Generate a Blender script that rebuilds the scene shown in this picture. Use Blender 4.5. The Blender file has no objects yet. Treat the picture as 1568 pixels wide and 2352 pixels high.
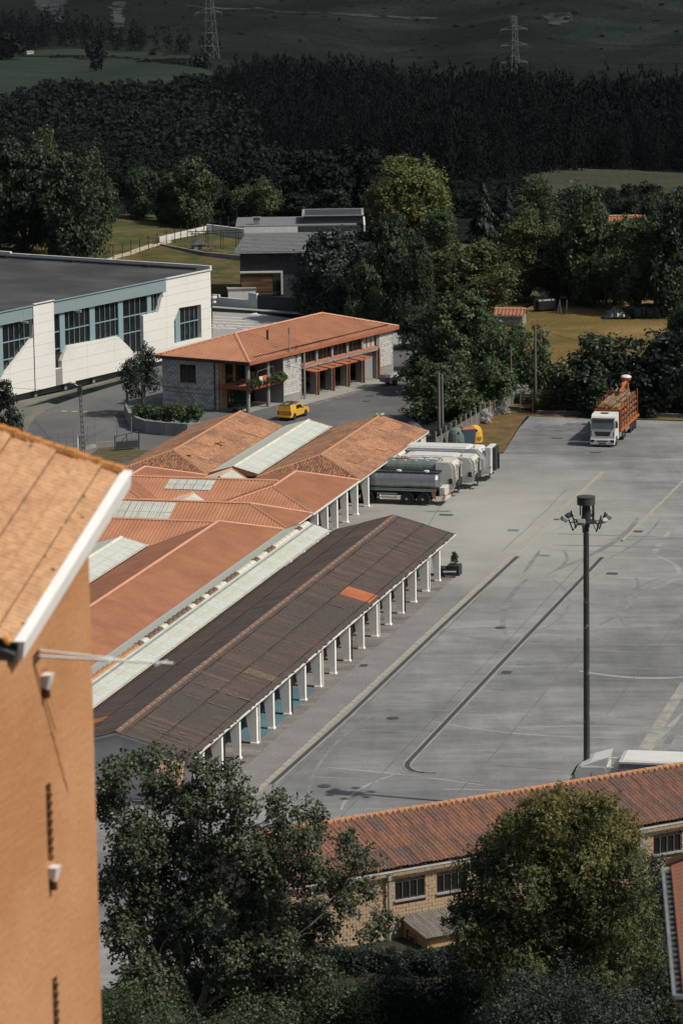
import bpy, math, random
import numpy as np
from mathutils import Vector, Matrix
from mathutils.geometry import delaunay_2d_cdt
V = Vector
sc = bpy.context.scene
col = sc.collection
rnd = random.Random(7)
rng = np.random.default_rng(7)
# ------------------------------------------------------------------ camera, sky, sun, exposure
CAM_H, FPX, ROLL = 60.0, 8800.0, 0.015
PITCH = math.atan2(1671.0, FPX)
_f = V((0, math.cos(PITCH), -math.sin(PITCH)))
_u0 = V((0, math.sin(PITCH), math.cos(PITCH)))
_r0 = V((1, 0, 0))
_r = math.cos(ROLL) * _r0 - math.sin(ROLL) * _u0
_u = math.sin(ROLL) * _r0 + math.cos(ROLL) * _u0
cam_d = bpy.data.cameras.new('camera')
cam = bpy.data.objects.new('camera', cam_d)
col.objects.link(cam)
cam.matrix_world = Matrix(((_r.x, _u.x, -_f.x, 0), (_r.y, _u.y, -_f.y, 0), (_r.z, _u.z, -_f.z, CAM_H), (0, 0, 0, 1)))
cam_d.sensor_fit = 'VERTICAL'
cam_d.sensor_height = 36.0
cam_d.lens = 36.0 * FPX / 2352.0
cam_d.clip_start = 1.0
cam_d.clip_end = 9000.0
cam_d.dof.use_dof = True
cam_d.dof.focus_distance = 300.0
cam_d.dof.aperture_fstop = 1.8
sc.camera = cam
SUN_EL, SUN_AZ = math.radians(50), math.radians(111)     # azimuth clockwise from +Y
world = bpy.data.worlds.new('World')
sc.world = world
world.use_nodes = True
wn = world.node_tree
sky = wn.nodes.new('ShaderNodeTexSky')
sky.sky_type = 'NISHITA'
sky.sun_disc = False
sky.dust_density = 4.0
sky.ozone_density = 0.6
sky.sun_elevation = SUN_EL
sky.sun_rotation = SUN_AZ
bg = wn.nodes['Background']
wn.links.new(sky.outputs[0], bg.inputs[0])
bg.inputs[1].default_value = 0.075
sun_d = bpy.data.lights.new('sun', 'SUN')
sun_d.energy = 3.9
sun_d.angle = math.radians(0.53)
sun_d.color = (1.0, 0.94, 0.84)
sun = bpy.data.objects.new('sun', sun_d)
col.objects.link(sun)
_s = V((math.sin(SUN_AZ) * math.cos(SUN_EL), math.cos(SUN_AZ) * math.cos(SUN_EL), math.sin(SUN_EL)))
sun.rotation_euler = _s.to_track_quat('Z', 'Y').to_euler()
sc.view_settings.view_transform = 'Standard'
sc.view_settings.look = 'None'
sc.view_settings.exposure = 0.0
sc.view_settings.gamma = 1.0
sc.view_settings.use_curve_mapping = False
sc.cycles.max_bounces = 6
sc.cycles.diffuse_bounces = 4
sc.cycles.transparent_max_bounces = 12

# ------------------------------------------------------------------ helpers
def at(x, y, z=0.0):
    """the place on the level z that a survey point of the view stands on"""
    d = _f * FPX + _r * (x - 784.0) - _u * (y - 1176.0)
    t = (z - CAM_H) / d.z
    return V((d.x * t, d.y * t, z))

def atY(x, y, Y):
    d = _f * FPX + _r * (x - 784.0) - _u * (y - 1176.0)
    t = Y / d.y
    return V((d.x * t, Y, CAM_H + d.z * t))

class MB:
    def __init__(s): s.v = []; s.f = []
    def add(s, vs, fs):
        n = len(s.v)
        s.v.extend([tuple(p) for p in vs]); s.f.extend([tuple(i + n for i in f) for f in fs]); return s
    def poly(s, pts): return s.add(pts, [tuple(range(len(pts)))])
    def box(s, c, d, rz=0.0, bev=0.0):
        x, y, z = d[0] / 2, d[1] / 2, d[2] / 2
        if bev <= 0:
            pts = [(i * x, j * y, k * z) for k in (-1, 1) for j in (-1, 1) for i in (-1, 1)]
            fs = [(0, 2, 3, 1), (4, 5, 7, 6), (0, 1, 5, 4), (2, 6, 7, 3), (0, 4, 6, 2), (1, 3, 7, 5)]
        else:
            b = bev
            def ring(zz, e): return [(-x + e, -y, zz), (x - e, -y, zz), (x, -y + e, zz), (x, y - e, zz), (x - e, y, zz), (-x + e, y, zz), (-x, y - e, zz), (-x, -y + e, zz)]
            def ringin(zz): return [(-x + b, -y + b * .4, zz), (x - b, -y + b * .4, zz), (x - b * .4, -y + b, zz), (x - b * .4, y - b, zz), (x - b, y - b * .4, zz), (-x + b, y - b * .4, zz), (-x + b * .4, y - b, zz), (-x + b * .4, -y + b, zz)]
            R = [ringin(-z), ring(-z + b * .5, b), ring(z - b * .5, b), ringin(z)]
            pts = sum(R, []); fs = []
            for k in range(3):
                for i in range(8):
                    j = (i + 1) % 8; fs.append((k * 8 + i, k * 8 + j, k * 8 + 8 + j, k * 8 + 8 + i))
            fs.append(tuple(range(7, -1, -1))); fs.append(tuple(range(24, 32)))
        cz, sz = math.cos(rz), math.sin(rz)
        return s.add([(c[0] + p[0] * cz - p[1] * sz, c[1] + p[0] * sz + p[1] * cz, c[2] + p[2]) for p in pts], fs)
    def hull(s, bot, top):
        n = len(bot)
        fs = [tuple(range(n - 1, -1, -1)), tuple(range(n, 2 * n))] + [(i, (i + 1) % n, n + (i + 1) % n, n + i) for i in range(n)]
        return s.add(list(bot) + list(top), fs)
    def prism(s, pts2, axis, a, b):
        """extrude a 2-D outline along x ('x'), y or z from a to b"""
        m = {'x': lambda p, t: (t, p[0], p[1]), 'y': lambda p, t: (p[0], t, p[1]), 'z': lambda p, t: (p[0], p[1], t)}[axis]
        return s.hull([m(p, a) for p in pts2], [m(p, b) for p in pts2])
    def tube(s, p0, p1, r0, r1=None, n=8, cap=True):
        p0, p1 = V(p0), V(p1); r1 = r0 if r1 is None else r1
        d = (p1 - p0)
        if d.length < 1e-6: return s
        d.normalize(); a = d.orthogonal().normalized(); b = d.cross(a)
        ring = lambda p, r: [p + (a * math.cos(2 * math.pi * i / n) + b * math.sin(2 * math.pi * i / n)) * r for i in range(n)]
        fs = [(i, (i + 1) % n, n + (i + 1) % n, n + i) for i in range(n)]
        if cap: fs += [tuple(range(n - 1, -1, -1)), tuple(range(n, 2 * n))]
        return s.add(ring(p0, r0) + ring(p1, r1), fs)
    def path(s, pts, r, n=5):
        for a, b in zip(pts[:-1], pts[1:]): s.tube(a, b, r, r, n, False)
        return s
    def lathe(s, prof, c=(0, 0, 0), axis='z', n=16, sx=1.0, sy=1.0):
        """prof: (radius, height) pairs, turned about an axis through c"""
        vs, fs = [], []
        for r, h in prof:
            for i in range(n):
                t = 2 * math.pi * i / n; p, q = r * math.cos(t) * sx, r * math.sin(t) * sy
                vs.append({'z': (c[0] + p, c[1] + q, c[2] + h), 'x': (c[0] + h, c[1] + p, c[2] + q), 'y': (c[0] + p, c[1] + h, c[2] + q)}[axis])
        for k in range(len(prof) - 1):
            for i in range(n):
                j = (i + 1) % n; fs.append((k * n + i, k * n + j, k * n + n + j, k * n + n + i))
        fs.append(tuple(range(n - 1, -1, -1))); fs.append(tuple(range((len(prof) - 1) * n, len(prof) * n)))
        return s.add(vs, fs)
    def corr(s, poly, d, pitch, depth, prof=None, lift=0.0):
        """a ribbed sheet over a flat convex outline, ribs along d"""
        prof = prof or ((0, 0), (.25, .6), (.5, 1), (.75, .6))
        poly = [V(p) for p in poly]; d = V(d).normalized()
        n = V((0, 0, 0))
        for a, b in zip(poly, poly[1:] + poly[:1]): n += V(((a.y - b.y) * (a.z + b.z), (a.z - b.z) * (a.x + b.x), (a.x - b.x) * (a.y + b.y)))
        n.normalize()
        if n.z < 0: n = -n
        d = (d - n * d.dot(n)).normalized(); e = n.cross(d); o = poly[0]
        q = [((p - o).dot(e), (p - o).dot(d)) for p in poly]
        s0, s1 = min(a for a, _ in q), max(a for a, _ in q)
        ks = []
        k = math.floor(s0 / pitch)
        while k * pitch < s1 + pitch:
            for fr, h in prof:
                sv = (k + fr) * pitch
                if s0 < sv < s1: ks.append((sv, h))
            k += 1
        ks = [(s0 + 1e-5, 0.0)] + ks + [(s1 - 1e-5, 0.0)]
        vs, fs = [], []
        for sv, h in ks:
            ts = []
            for (a0, b0), (a1, b1) in zip(q, q[1:] + q[:1]):
                if (a0 - sv) * (a1 - sv) <= 0 and abs(a1 - a0) > 1e-9: ts.append(b0 + (b1 - b0) * (sv - a0) / (a1 - a0))
            if not ts: ts = [0, 0]
            base = o + e * sv + n * (h * depth + lift)
            vs += [base + d * min(ts), base + d * max(ts)]
        for i in range(len(ks) - 1): fs.append((2 * i, 2 * i + 1, 2 * i + 3, 2 * i + 2))
        return s.add(vs, fs)
    def mesh(s, name, smooth=False):
        me = bpy.data.meshes.new(name); me.from_pydata(s.v, [], s.f)
        if smooth: me.shade_smooth()
        me.update(); return me

def P(name, mb, mat, parent=None, smooth=False, label=None, kind=None, loc=None, rot=None):
    """links a mesh as one object: a part when it has a parent"""
    me = mb if isinstance(mb, bpy.types.Mesh) else mb.mesh(name, smooth)
    if mat is not None and not me.materials: me.materials.append(mat)
    o = bpy.data.objects.new(name, me); col.objects.link(o)
    if parent is not None: o.parent = parent
    if loc is not None: o.location = loc
    if rot is not None: o.rotation_euler = rot
    if label: o['label'] = label
    if kind: o['kind'] = kind
    return o
def T(name, label, cat, loc=(0, 0, 0), rz=0.0, group=None):
    o = bpy.data.objects.new(name, None); col.objects.link(o)
    o.location = loc; o.rotation_euler = (0, 0, rz); o.empty_display_size = .3
    return tag(o, label, cat, group)
def tag(o, label, cat, group=None):
    o['label'] = label; o['category'] = cat
    if group: o['group'] = group
    return o
def copy_tree(o, parent=None):
    c = o.copy(); col.objects.link(c)
    if parent is not None: c.parent = parent
    for ch in list(o.children): copy_tree(ch, c)
    return c
def S(name, mb, mat, kind='structure'):
    o = P(name, mb, mat); o['kind'] = kind; return o

# ------------------------------------------------------------------ materials
def mat(name, c, c2=None, scale=1.0, rough=.8, metal=0.0, bump=0.0, stretch=(1, 1, 1), lo=.35, hi=.65, c3=None, scale3=.1, lo3=.45, hi3=.6,
        fine=.0, fscale=40.0, spec=.3, bdist=.02, detail=5.0, trans=0.0, emit=0.0):
    m = bpy.data.materials.new(name); m.use_nodes = True
    nt = m.node_tree; N, L = nt.nodes, nt.links
    b = N['Principled BSDF']
    b.inputs['Roughness'].default_value = rough; b.inputs['Metallic'].default_value = metal
    b.inputs['Specular IOR Level'].default_value = spec
    b.inputs['Base Color'].default_value = (*c, 1)
    tc = N.new('ShaderNodeTexCoord')
    def noise(sc_, st, det=detail):
        mp = N.new('ShaderNodeMapping'); mp.inputs['Scale'].default_value = (sc_ * st[0], sc_ * st[1], sc_ * st[2])
        L.new(tc.outputs['Object'], mp.inputs[0])
        t = N.new('ShaderNodeTexNoise'); t.inputs['Scale'].default_value = 1.0; t.inputs['Detail'].default_value = det
        t.inputs['Roughness'].default_value = .6
        L.new(mp.outputs[0], t.inputs['Vector']); return t
    def mix(fac, a, bcol):
        x = N.new('ShaderNodeMix'); x.data_type = 'RGBA'
        L.new(fac, x.inputs[0])
        if hasattr(a, 'links'): L.new(a, x.inputs[6])
        else: x.inputs[6].default_value = (*a, 1)
        x.inputs[7].default_value = (*bcol, 1)
        return x.outputs[2]
    def rng_(t, a, z):
        r = N.new('ShaderNodeMapRange'); r.inputs[1].default_value = a; r.inputs[2].default_value = z
        L.new(t.outputs[0], r.inputs[0]); return r.outputs[0]
    cur = None
    if c2 is not None:
        t = noise(scale, stretch); cur = mix(rng_(t, lo, hi), c, c2)
        if bump:
            bn = N.new('ShaderNodeBump'); bn.inputs['Strength'].default_value = bump; bn.inputs['Distance'].default_value = bdist
            L.new(t.outputs[0], bn.inputs['Height']); L.new(bn.outputs[0], b.inputs['Normal'])
    if c3 is not None:
        t3 = noise(scale3, (1, 1, 1)); cur = mix(rng_(t3, lo3, hi3), cur if cur is not None else c, c3)
    if fine:
        tf = noise(fscale, (1, 1, 1), 2.0)
        x = N.new('ShaderNodeMix'); x.data_type = 'RGBA'; x.blend_type = 'MULTIPLY'; x.inputs[0].default_value = 1.0
        r = N.new('ShaderNodeMapRange'); r.inputs[1].default_value = .3; r.inputs[2].default_value = .7
        r.inputs[3].default_value = 1 - fine; r.inputs[4].default_value = 1 + fine
        L.new(tf.outputs[0], r.inputs[0]); L.new(r.outputs[0], x.inputs[7])
        if cur is not None: L.new(cur, x.inputs[6])
        else: x.inputs[6].default_value = (*c, 1)
        cur = x.outputs[2]
    if cur is not None: L.new(cur, b.inputs['Base Color'])
    if trans:
        b.inputs['Transmission Weight'].default_value = trans
    return m

def leafmat(name, c, c2, tr=.3, rough=.5):
    m = bpy.data.materials.new(name); m.use_nodes = True
    nt = m.node_tree; N, L = nt.nodes, nt.links
    out = N['Material Output']; b = N['Principled BSDF']; b.inputs['Roughness'].default_value = rough
    b.inputs['Specular IOR Level'].default_value = .22 if rough < .9 else 0.0
    g = N.new('ShaderNodeNewGeometry'); oi = N.new('ShaderNodeObjectInfo')
    x = N.new('ShaderNodeMix'); x.data_type = 'RGBA'; L.new(g.outputs['Random Per Island'], x.inputs[0])
    x.inputs[6].default_value = (*c, 1); x.inputs[7].default_value = (*c2, 1)
    h = N.new('ShaderNodeHueSaturation'); r = N.new('ShaderNodeMapRange'); r.inputs[3].default_value = .8; r.inputs[4].default_value = 1.15
    L.new(oi.outputs['Random'], r.inputs[0]); L.new(r.outputs[0], h.inputs['Value']); L.new(x.outputs[2], h.inputs['Color'])
    L.new(h.outputs[0], b.inputs['Base Color'])
    t = N.new('ShaderNodeBsdfTranslucent'); L.new(h.outputs[0], t.inputs[0])
    ms = N.new('ShaderNodeMixShader'); ms.inputs[0].default_value = tr
    L.new(b.outputs[0], ms.inputs[1]); L.new(t.outputs[0], ms.inputs[2]); L.new(ms.outputs[0], out.inputs[0])
    return m
M = {}
def yardmat(name, *a, **k):
    """old asphalt: streaks across and along the bays, and a paler worn area where the lorries turn"""
    m = mat(name, *a, **k); nt = m.node_tree; N, L = nt.nodes, nt.links; b = N['Principled BSDF']
    src = b.inputs['Base Color'].links[0].from_socket; tc = N.new('ShaderNodeTexCoord')
    def tex(loc, rot, sc_, det=6):
        mp = N.new('ShaderNodeMapping'); mp.vector_type = 'POINT'; mp.inputs['Rotation'].default_value = (0, 0, rot); mp.inputs['Scale'].default_value = sc_; mp.inputs['Location'].default_value = loc
        L.new(tc.outputs['Object'], mp.inputs[0]); t = N.new('ShaderNodeTexNoise'); t.inputs['Scale'].default_value = 1; t.inputs['Detail'].default_value = det; t.inputs['Roughness'].default_value = .65; L.new(mp.outputs[0], t.inputs[0]); return t
    def ramp(o, lo, hi, a_=0., b_=1.):
        r = N.new('ShaderNodeMapRange'); r.inputs[1].default_value = lo; r.inputs[2].default_value = hi; r.inputs[3].default_value = a_; r.inputs[4].default_value = b_; L.new(o, r.inputs[0]); return r.outputs[0]
    def mul(c, f):
        x = N.new('ShaderNodeMix'); x.data_type = 'RGBA'; x.blend_type = 'MULTIPLY'; x.inputs[0].default_value = 1; L.new(c, x.inputs[6]); L.new(f, x.inputs[7]); return x.outputs[2]
    cur = src
    cur = mul(cur, ramp(tex((0, 0, 0), .256, (.07, .9, 1)).outputs[0], .32, .68, .84, 1.13))
    cur = mul(cur, ramp(tex((3, 7, 0), .256, (.55, .05, 1)).outputs[0], .35, .65, .90, 1.10))
    cur = mul(cur, ramp(tex((1, 2, 0), .7, (.22, .30, 1)).outputs[0], .35, .65, .80, 1.12))
    cur = mul(cur, ramp(tex((9, 4, 0), 1.0, (1.1, 1.4, 1), 3).outputs[0], .28, .40, .72, 1.0))
    d = N.new('ShaderNodeVectorMath'); d.operation = 'DISTANCE'; mp = N.new('ShaderNodeMapping'); mp.inputs['Scale'].default_value = (1.5, .62, 1); L.new(tc.outputs['Object'], mp.inputs[0]); L.new(mp.outputs[0], d.inputs[0]); d.inputs[1].default_value = (13.0 * 1.5, 309 * .62, 0)
    sm = N.new('ShaderNodeMath'); sm.operation = 'MULTIPLY_ADD'; L.new(tex((5, 5, 0), 0, (.12, .12, 1)).outputs[0], sm.inputs[0]); sm.inputs[1].default_value = 16; L.new(d.outputs['Value'], sm.inputs[2])
    f = ramp(sm.outputs[0], 10, 33, .85, 0)
    x = N.new('ShaderNodeMix'); x.data_type = 'RGBA'; L.new(f, x.inputs[0]); L.new(cur, x.inputs[6]); x.inputs[7].default_value = (.345, .35, .308, 1)
    L.new(x.outputs[2], b.inputs['Base Color']); return m
M['terrain'] = mat('heath', (.011, .017, .016), (.021, .029, .026), scale=.02, stretch=(1, .5, 1), spec=0, c3=(.010, .014, .013), scale3=.006, lo3=.4, hi3=.6, fine=.5, fscale=.35)
M['soil'] = mat('soil', (.05, .045, .03), (.03, .032, .02), scale=.3, fine=.3, fscale=6)
M['yard'] = yardmat('yard_asphalt', (.178, .185, .185), (.232, .235, .228), scale=.09, stretch=(.35, 1.6, 1), rough=.9, c3=(.132, .137, .139), scale3=.045, lo3=.42, hi3=.62, fine=.16, fscale=9, bump=.05)
M['pale_concrete'] = mat('pale_concrete', (.30, .30, .26), (.24, .24, .215), scale=.25, stretch=(.5, 1.5, 1), rough=.9, fine=.15, fscale=8)
M['road'] = mat('road_asphalt', (.105, .106, .108), (.135, .135, .134), scale=.12, stretch=(1, .4, 1), rough=.9, c3=(.085, .085, .087), scale3=.06, fine=.18, fscale=8)
M['pavement'] = mat('pavement', (.15, .15, .125), (.11, .11, .095), scale=.5, stretch=(1, .5, 1), rough=.92, fine=.2, fscale=6)
M['carpark'] = mat('carpark', (.25, .26, .25), (.29, .29, .275), scale=.1, fine=.1, fscale=6, rough=.9)
M['white_paint'] = mat('white_paint', (.62, .62, .58), (.42, .42, .40), scale=1.2, rough=.85)
M['yellow_paint'] = mat('yellow_paint', (.55, .36, .07), (.30, .24, .12), scale=1.5, rough=.85)
M['tar'] = mat('tar', (.045, .045, .047), (.07, .07, .07), scale=1.0, rough=.85)
M['oldline'] = mat('faded_line', (.265, .265, .245), (.20, .20, .195), scale=.5, rough=.9)
M['kerb'] = mat('kerb_stone', (.36, .345, .28), (.22, .215, .18), scale=.9, rough=.9, fine=.2, fscale=12)
M['iron'] = mat('cast_iron', (.07, .07, .07), (.11, .105, .10), scale=4, rough=.6, metal=.5)
M['steel'] = mat('galvanised_steel', (.36, .38, .38), (.26, .27, .27), scale=2, rough=.5, metal=.6)
M['dark_steel'] = mat('dark_steel', (.035, .038, .04), (.05, .05, .05), scale=3, rough=.5, metal=.3)
M['lawn'] = mat('dry_lawn', (.11, .085, .042), (.052, .062, .028), scale=.35, lo=.4, hi=.6, rough=1, spec=0, fine=.35, fscale=5)
M['lawn_green'] = mat('green_lawn', (.058, .068, .030), (.13, .10, .05), scale=.22, lo=.45, hi=.65, rough=1, spec=0, fine=.35, fscale=5)
M['dry_field'] = mat('dry_field', (.155, .105, .040), (.085, .075, .030), scale=.13, stretch=(.5, 1, 1), rough=1, spec=0, fine=.3, fscale=3, c3=(.20, .14, .065), scale3=.06)
M['verge'] = mat('dry_verge', (.16, .105, .05), (.09, .07, .035), scale=.6, rough=1, spec=0, fine=.35, fscale=6)
M['far_meadow'] = mat('far_meadow', (.022, .033, .027), (.032, .043, .032), scale=.03, stretch=(.4, 1, 1), rough=1, spec=0, fine=.2, fscale=.5)
M['far_dry'] = mat('far_dry_meadow', (.058, .060, .040), (.036, .043, .030), scale=.05, stretch=(.4, 1, 1), rough=1, spec=0, fine=.3, fscale=.6)
M['scree'] = mat('scree', (.045, .053, .054), (.013, .017, .017), scale=.07, lo=.45, hi=.56, rough=1, spec=0)

# ------------------------------------------------------------------ the lie of the land
_YK = [-400, 0, 60, 105, 130, 540, 620, 700, 900, 1400, 1900, 2400, 3200, 4600]
_ZK = [45, 44, 20, 3, 0, 0, -9, -17.5, -36, -71, -96, -102, -84, 60]
def ground_z(X, Y):
    z = np.interp(Y, _YK, _ZK)
    w = np.clip((np.asarray(Y, float) - 600) / 500, 0, 1)
    z = z + w * (4.0 * np.sin(X * .019 + Y * .004) + 3.0 * np.sin(X * .041 - Y * .007 + 1.3) + 2.5 * np.sin(Y * .013 + X * .008))
    m = np.clip((np.asarray(Y, float) - 455) / 60, 0, 1) * np.clip((-10 - np.asarray(X, float)) / 25, 0, 1) * np.clip((620 - np.asarray(Y, float)) / 60, 0, 1)
    return z + 1.2 * m
def hit(x, y):
    d = _f * FPX + _r * (x - 784.0) - _u * (y - 1176.0)
    lo = 150.0
    Y = lo
    while Y < 4500:
        z = CAM_H + d.z * Y / d.y
        if z < ground_z(d.x * Y / d.y, Y): break
        Y += 4.0
    return V((d.x * Y / d.y, Y, float(ground_z(d.x * Y / d.y, Y))))
def pix(X, Y, Z):
    X, Y, Z = np.asarray(X, float), np.asarray(Y, float), np.asarray(Z, float) - CAM_H
    w = Y * _f.y + Z * _f.z
    return 784 + FPX * (X * _r.x + Y * _r.y + Z * _r.z) / w, 1176 - FPX * (X * _u.x + Y * _u.y + Z * _u.z) / w
def inside(px, py, poly):
    px, py = np.asarray(px), np.asarray(py); r = np.zeros(px.shape, bool)
    for (x0, y0), (x1, y1) in zip(poly, poly[1:] + poly[:1]):
        c = ((y0 > py) != (y1 > py))
        with np.errstate(divide='ignore', invalid='ignore'):
            r ^= c & (px < (x1 - x0) * (py - y0) / (y1 - y0 + 1e-12) + x0)
    return r

def terrain():
    xs = np.concatenate([np.arange(-1500, -320, 60), np.arange(-320, 321, 8), np.arange(380, 1501, 60)])
    ys = np.concatenate([np.arange(-400, 440, 20), np.arange(440, 700, 6), np.arange(700, 3300, 10), np.arange(3300, 4700, 100)])
    X, Y = np.meshgrid(xs, ys); Z = ground_z(X, Y) - .06
    mb = MB(); nx = len(xs)
    mb.v = list(zip(X.ravel().tolist(), Y.ravel().tolist(), Z.ravel().tolist()))
    mb.f = [(j * nx + i, j * nx + i + 1, (j + 1) * nx + i + 1, (j + 1) * nx + i) for j in range(len(ys) - 1) for i in range(nx - 1)]
    S('ground', mb, M['terrain'])
terrain()

def drape(name, poly, m, dz=.05, step=10.0, kind='structure', jag=0.0):
    """a sheet of land cover laid over the terrain inside an outline of ground points (x, y)"""
    pts = []
    for (a, b) in zip(poly, poly[1:] + poly[:1]):
        n = max(1, int(math.hypot(b[0] - a[0], b[1] - a[1]) / step))
        pts += [(a[0] + (b[0] - a[0]) * i / n + rnd.uniform(-jag, jag), a[1] + (b[1] - a[1]) * i / n + rnd.uniform(-jag, jag) * 2) for i in range(n)]
    nb = len(pts)
    x0, x1 = min(p[0] for p in pts), max(p[0] for p in pts); y0, y1 = min(p[1] for p in pts), max(p[1] for p in pts)
    gx, gy = np.meshgrid(np.arange(x0, x1, step), np.arange(y0, y1, step))
    ins = inside(gx, gy, pts)
    inner = list(zip(gx[ins].tolist(), gy[ins].tolist()))
    allp = [V(p) for p in pts + inner]
    vs, _, fs, *_r2 = delaunay_2d_cdt(allp, [(i, (i + 1) % nb) for i in range(nb)], [], 1, 1e-4)
    mb = MB()
    mb.v = [(p.x, p.y, float(ground_z(p.x, p.y)) + dz) for p in vs]
    mb.f = []
    for f in fs:
        c = sum((vs[i] for i in f), V((0, 0))) / len(f)
        if inside(np.array([c.x]), np.array([c.y]), pts)[0]: mb.f.append(tuple(f))
    o = S(name, mb, m, kind)
    return o
def hpoly(pp): return [tuple(hit(*p)[:2]) for p in pp]
def apoly(pp): return [tuple(at(*p)[:2]) for p in pp]
drape('far_meadow', hpoly([(-60, 142), (100, 133), (200, 134), (300, 140), (400, 150), (482, 163), (482, 190), (340, 204), (260, 214), (190, 214), (60, 230), (-60, 214)]), M['far_meadow'], .35, 10, jag=3)
drape('far_meadow_strip', hpoly([(60, 120), (200, 117), (352, 120), (482, 131), (482, 158), (352, 138), (200, 131), (60, 131)]), M['far_meadow'], .35, 10, jag=3)
drape('dry_hill_meadow', hpoly([(1195, 412), (1290, 391), (1450, 392), (1660, 402), (1660, 478), (1330, 476), (1190, 474)]), M['far_dry'], .3, 6, jag=1.5)
drape('forest_clearing', hpoly([(1306, 199), (1385, 198), (1390, 222), (1310, 222)]), M['scree'], .3, 5, jag=2.2)
drape('stony_slope', hpoly([(78, -20), (150, -15), (146, 30), (150, 60), (128, 52), (118, 30), (82, 18)]), M['scree'], .3, 5, jag=2.2)
drape('stony_gully', hpoly([(255, 5), (292, 5), (280, 40), (288, 62), (262, 82), (256, 50)]), M['scree'], .3, 5, jag=2.2)
drape('pale_track', hpoly([(430, 12), (600, 18), (800, 33), (1000, 42), (1000, 45), (800, 37), (600, 22), (430, 16)]), M['scree'], .3, 8, jag=2)
drape('rocky_patch', hpoly([(1245, 36), (1310, 30), (1320, 50), (1262, 60)]), M['scree'], .3, 5, jag=2.2)
# near lawns and fields
drape('lawn_slope', apoly([(-200, 640), (-200, 540), (60, 520), (230, 512), (330, 500), (480, 520), (570, 540), (575, 690), (330, 700)]), M['lawn_green'], .0, 5)
drape('garden_lawn', apoly([(230, 640), (352, 572), (560, 600), (560, 690), (430, 700)]), M['lawn'], .03, 5)
drape('dry_field', apoly([(880, 905), (880, 800), (1120, 770), (1180, 725), (1240, 690), (1700, 690), (1700, 935), (1240, 940)]), M['dry_field'], .0, 8)
drape('meadow', apoly([(930, 700), (960, 560), (1130, 555), (1250, 690), (1000, 760)]), M['lawn_green'], -.01, 8)

def sheet(name, pts, z, m, kind='structure'):
    mb = MB(); mb.poly([(p[0], p[1], z) for p in pts])
    return S(name, mb, m, kind)
UAZ = math.radians(14.65)
UU = V((math.sin(UAZ), math.cos(UAZ), 0)); VV = V((math.cos(UAZ), -math.sin(UAZ), 0))
O0 = at(1010, 1335)
def uv(u, v, z=0.0): p = O0 + UU * u + VV * v; return V((p.x, p.y, z))
# the paved yard
sheet('yard', [uv(-130, -45), uv(-130, 75), uv(76, 75), uv(76.6, 5), uv(77, -9), uv(70, -8.6), uv(56.5, -7.2), uv(50, -14), uv(50, -60), uv(-40, -60)], .004, M['yard'])
sheet('verge', [uv(46, -13.5), uv(50, -13.6), uv(57, -7.3), uv(70, -8.7), uv(77, -9.3), uv(77.4, 60), uv(79.5, 60), uv(80, -14), uv(66, -14.6)], .008, M['verge'])
# street in front of the fire station, pavement, car park
sheet('street', [at(-150, 1120)[:2], at(-150, 960)[:2], at(30, 965)[:2], at(170, 915)[:2], at(300, 875)[:2], at(430, 800)[:2], at(1150, 800)[:2], at(945, 960)[:2], at(990, 1000)[:2], at(700, 1000)[:2], at(260, 1090)[:2], at(80, 1120)[:2]], .006, M['road'])
sheet('car_park', [at(488, 790)[:2], at(488, 716)[:2], at(600, 722)[:2], at(700, 735)[:2], at(1000, 770)[:2], at(900, 800)[:2]], .012, M['carpark'])

sheet('weedy_verge', [at(262, 1026)[:2], at(225, 1030)[:2], at(205, 1050)[:2], at(232, 1075)[:2], at(270, 1066)[:2], at(335, 1046)[:2], at(378, 1036)[:2], at(330, 1034)[:2]], .016, mat('weeds', (.10, .085, .04), (.055, .055, .028), scale=1.2, lo=.4, hi=.6, rough=1, fine=.4, fscale=7))
# ------------------------------------------------------------------ pavement of the white hall, kerbs, markings
def strip(mb, a, b, w, z):
    a, b = V(a), V(b); d = (b - a).normalized(); n = V((-d.y, d.x, 0)) * w / 2
    mb.poly([(p.x, p.y, z) for p in (a - n, b - n, b + n, a + n)])
def stripD(mb, a, b, w, z): strip(mb, at(*a), at(*b), w, z)
pv = [(36, 925), (154, 900), (277, 867), (330, 850), (400, 820), (440, 800), (470, 800), (400, 840), (330, 862), (260, 878), (200, 893), (120, 915), (60, 935), (0, 962), (-40, 975)]
mb = MB()
q = [at(*p) for p in pv]
mb.hull([(p.x, p.y, -.02) for p in q], [(p.x, p.y, .12) for p in q])
S('pavement', mb, M['pavement'])
mb = MB()
isl = [at(*p) for p in ((-60, 1010), (-20, 962), (30, 945), (110, 928), (137, 934), (112, 943), (80, 962), (62, 990), (40, 1030))]
mb.hull([(p.x, p.y, -.02) for p in isl], [(p.x, p.y, .13) for p in isl])
S('traffic_island', mb, M['pavement'])
mb = MB()
for i in range(8):
    if i == 3: continue
    a = at(142 + 23 * i, 944 + 1.0 * i); b = at(155 + 23 * i, 944.5 + 1.0 * i); strip(mb, a, b, .55, .012)
S('yellow_road_marks', mb, M['yellow_paint'])
mb = MB()
for (a, b) in (((60, 940), (140, 1040)), ((150, 1038), (245, 985)), ((260, 935), (330, 925)), ((370, 960), (480, 962)), ((700, 925), (900, 905))): stripD(mb, a, b, .12, .0105)
S('road_cracks', mb, M['tar'])
mb = MB()
for i in range(5):
    y = 727 + i * 6.5; stripD(mb, (492 - i * 2, y), (575 + i * 4, y + 4.5), .45, .018)
stripD(mb, (490, 748), (560, 757), .2, .018); stripD(mb, (492, 752), (500, 746), .2, .018); stripD(mb, (505, 756), (516, 747), .2, .018)
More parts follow.
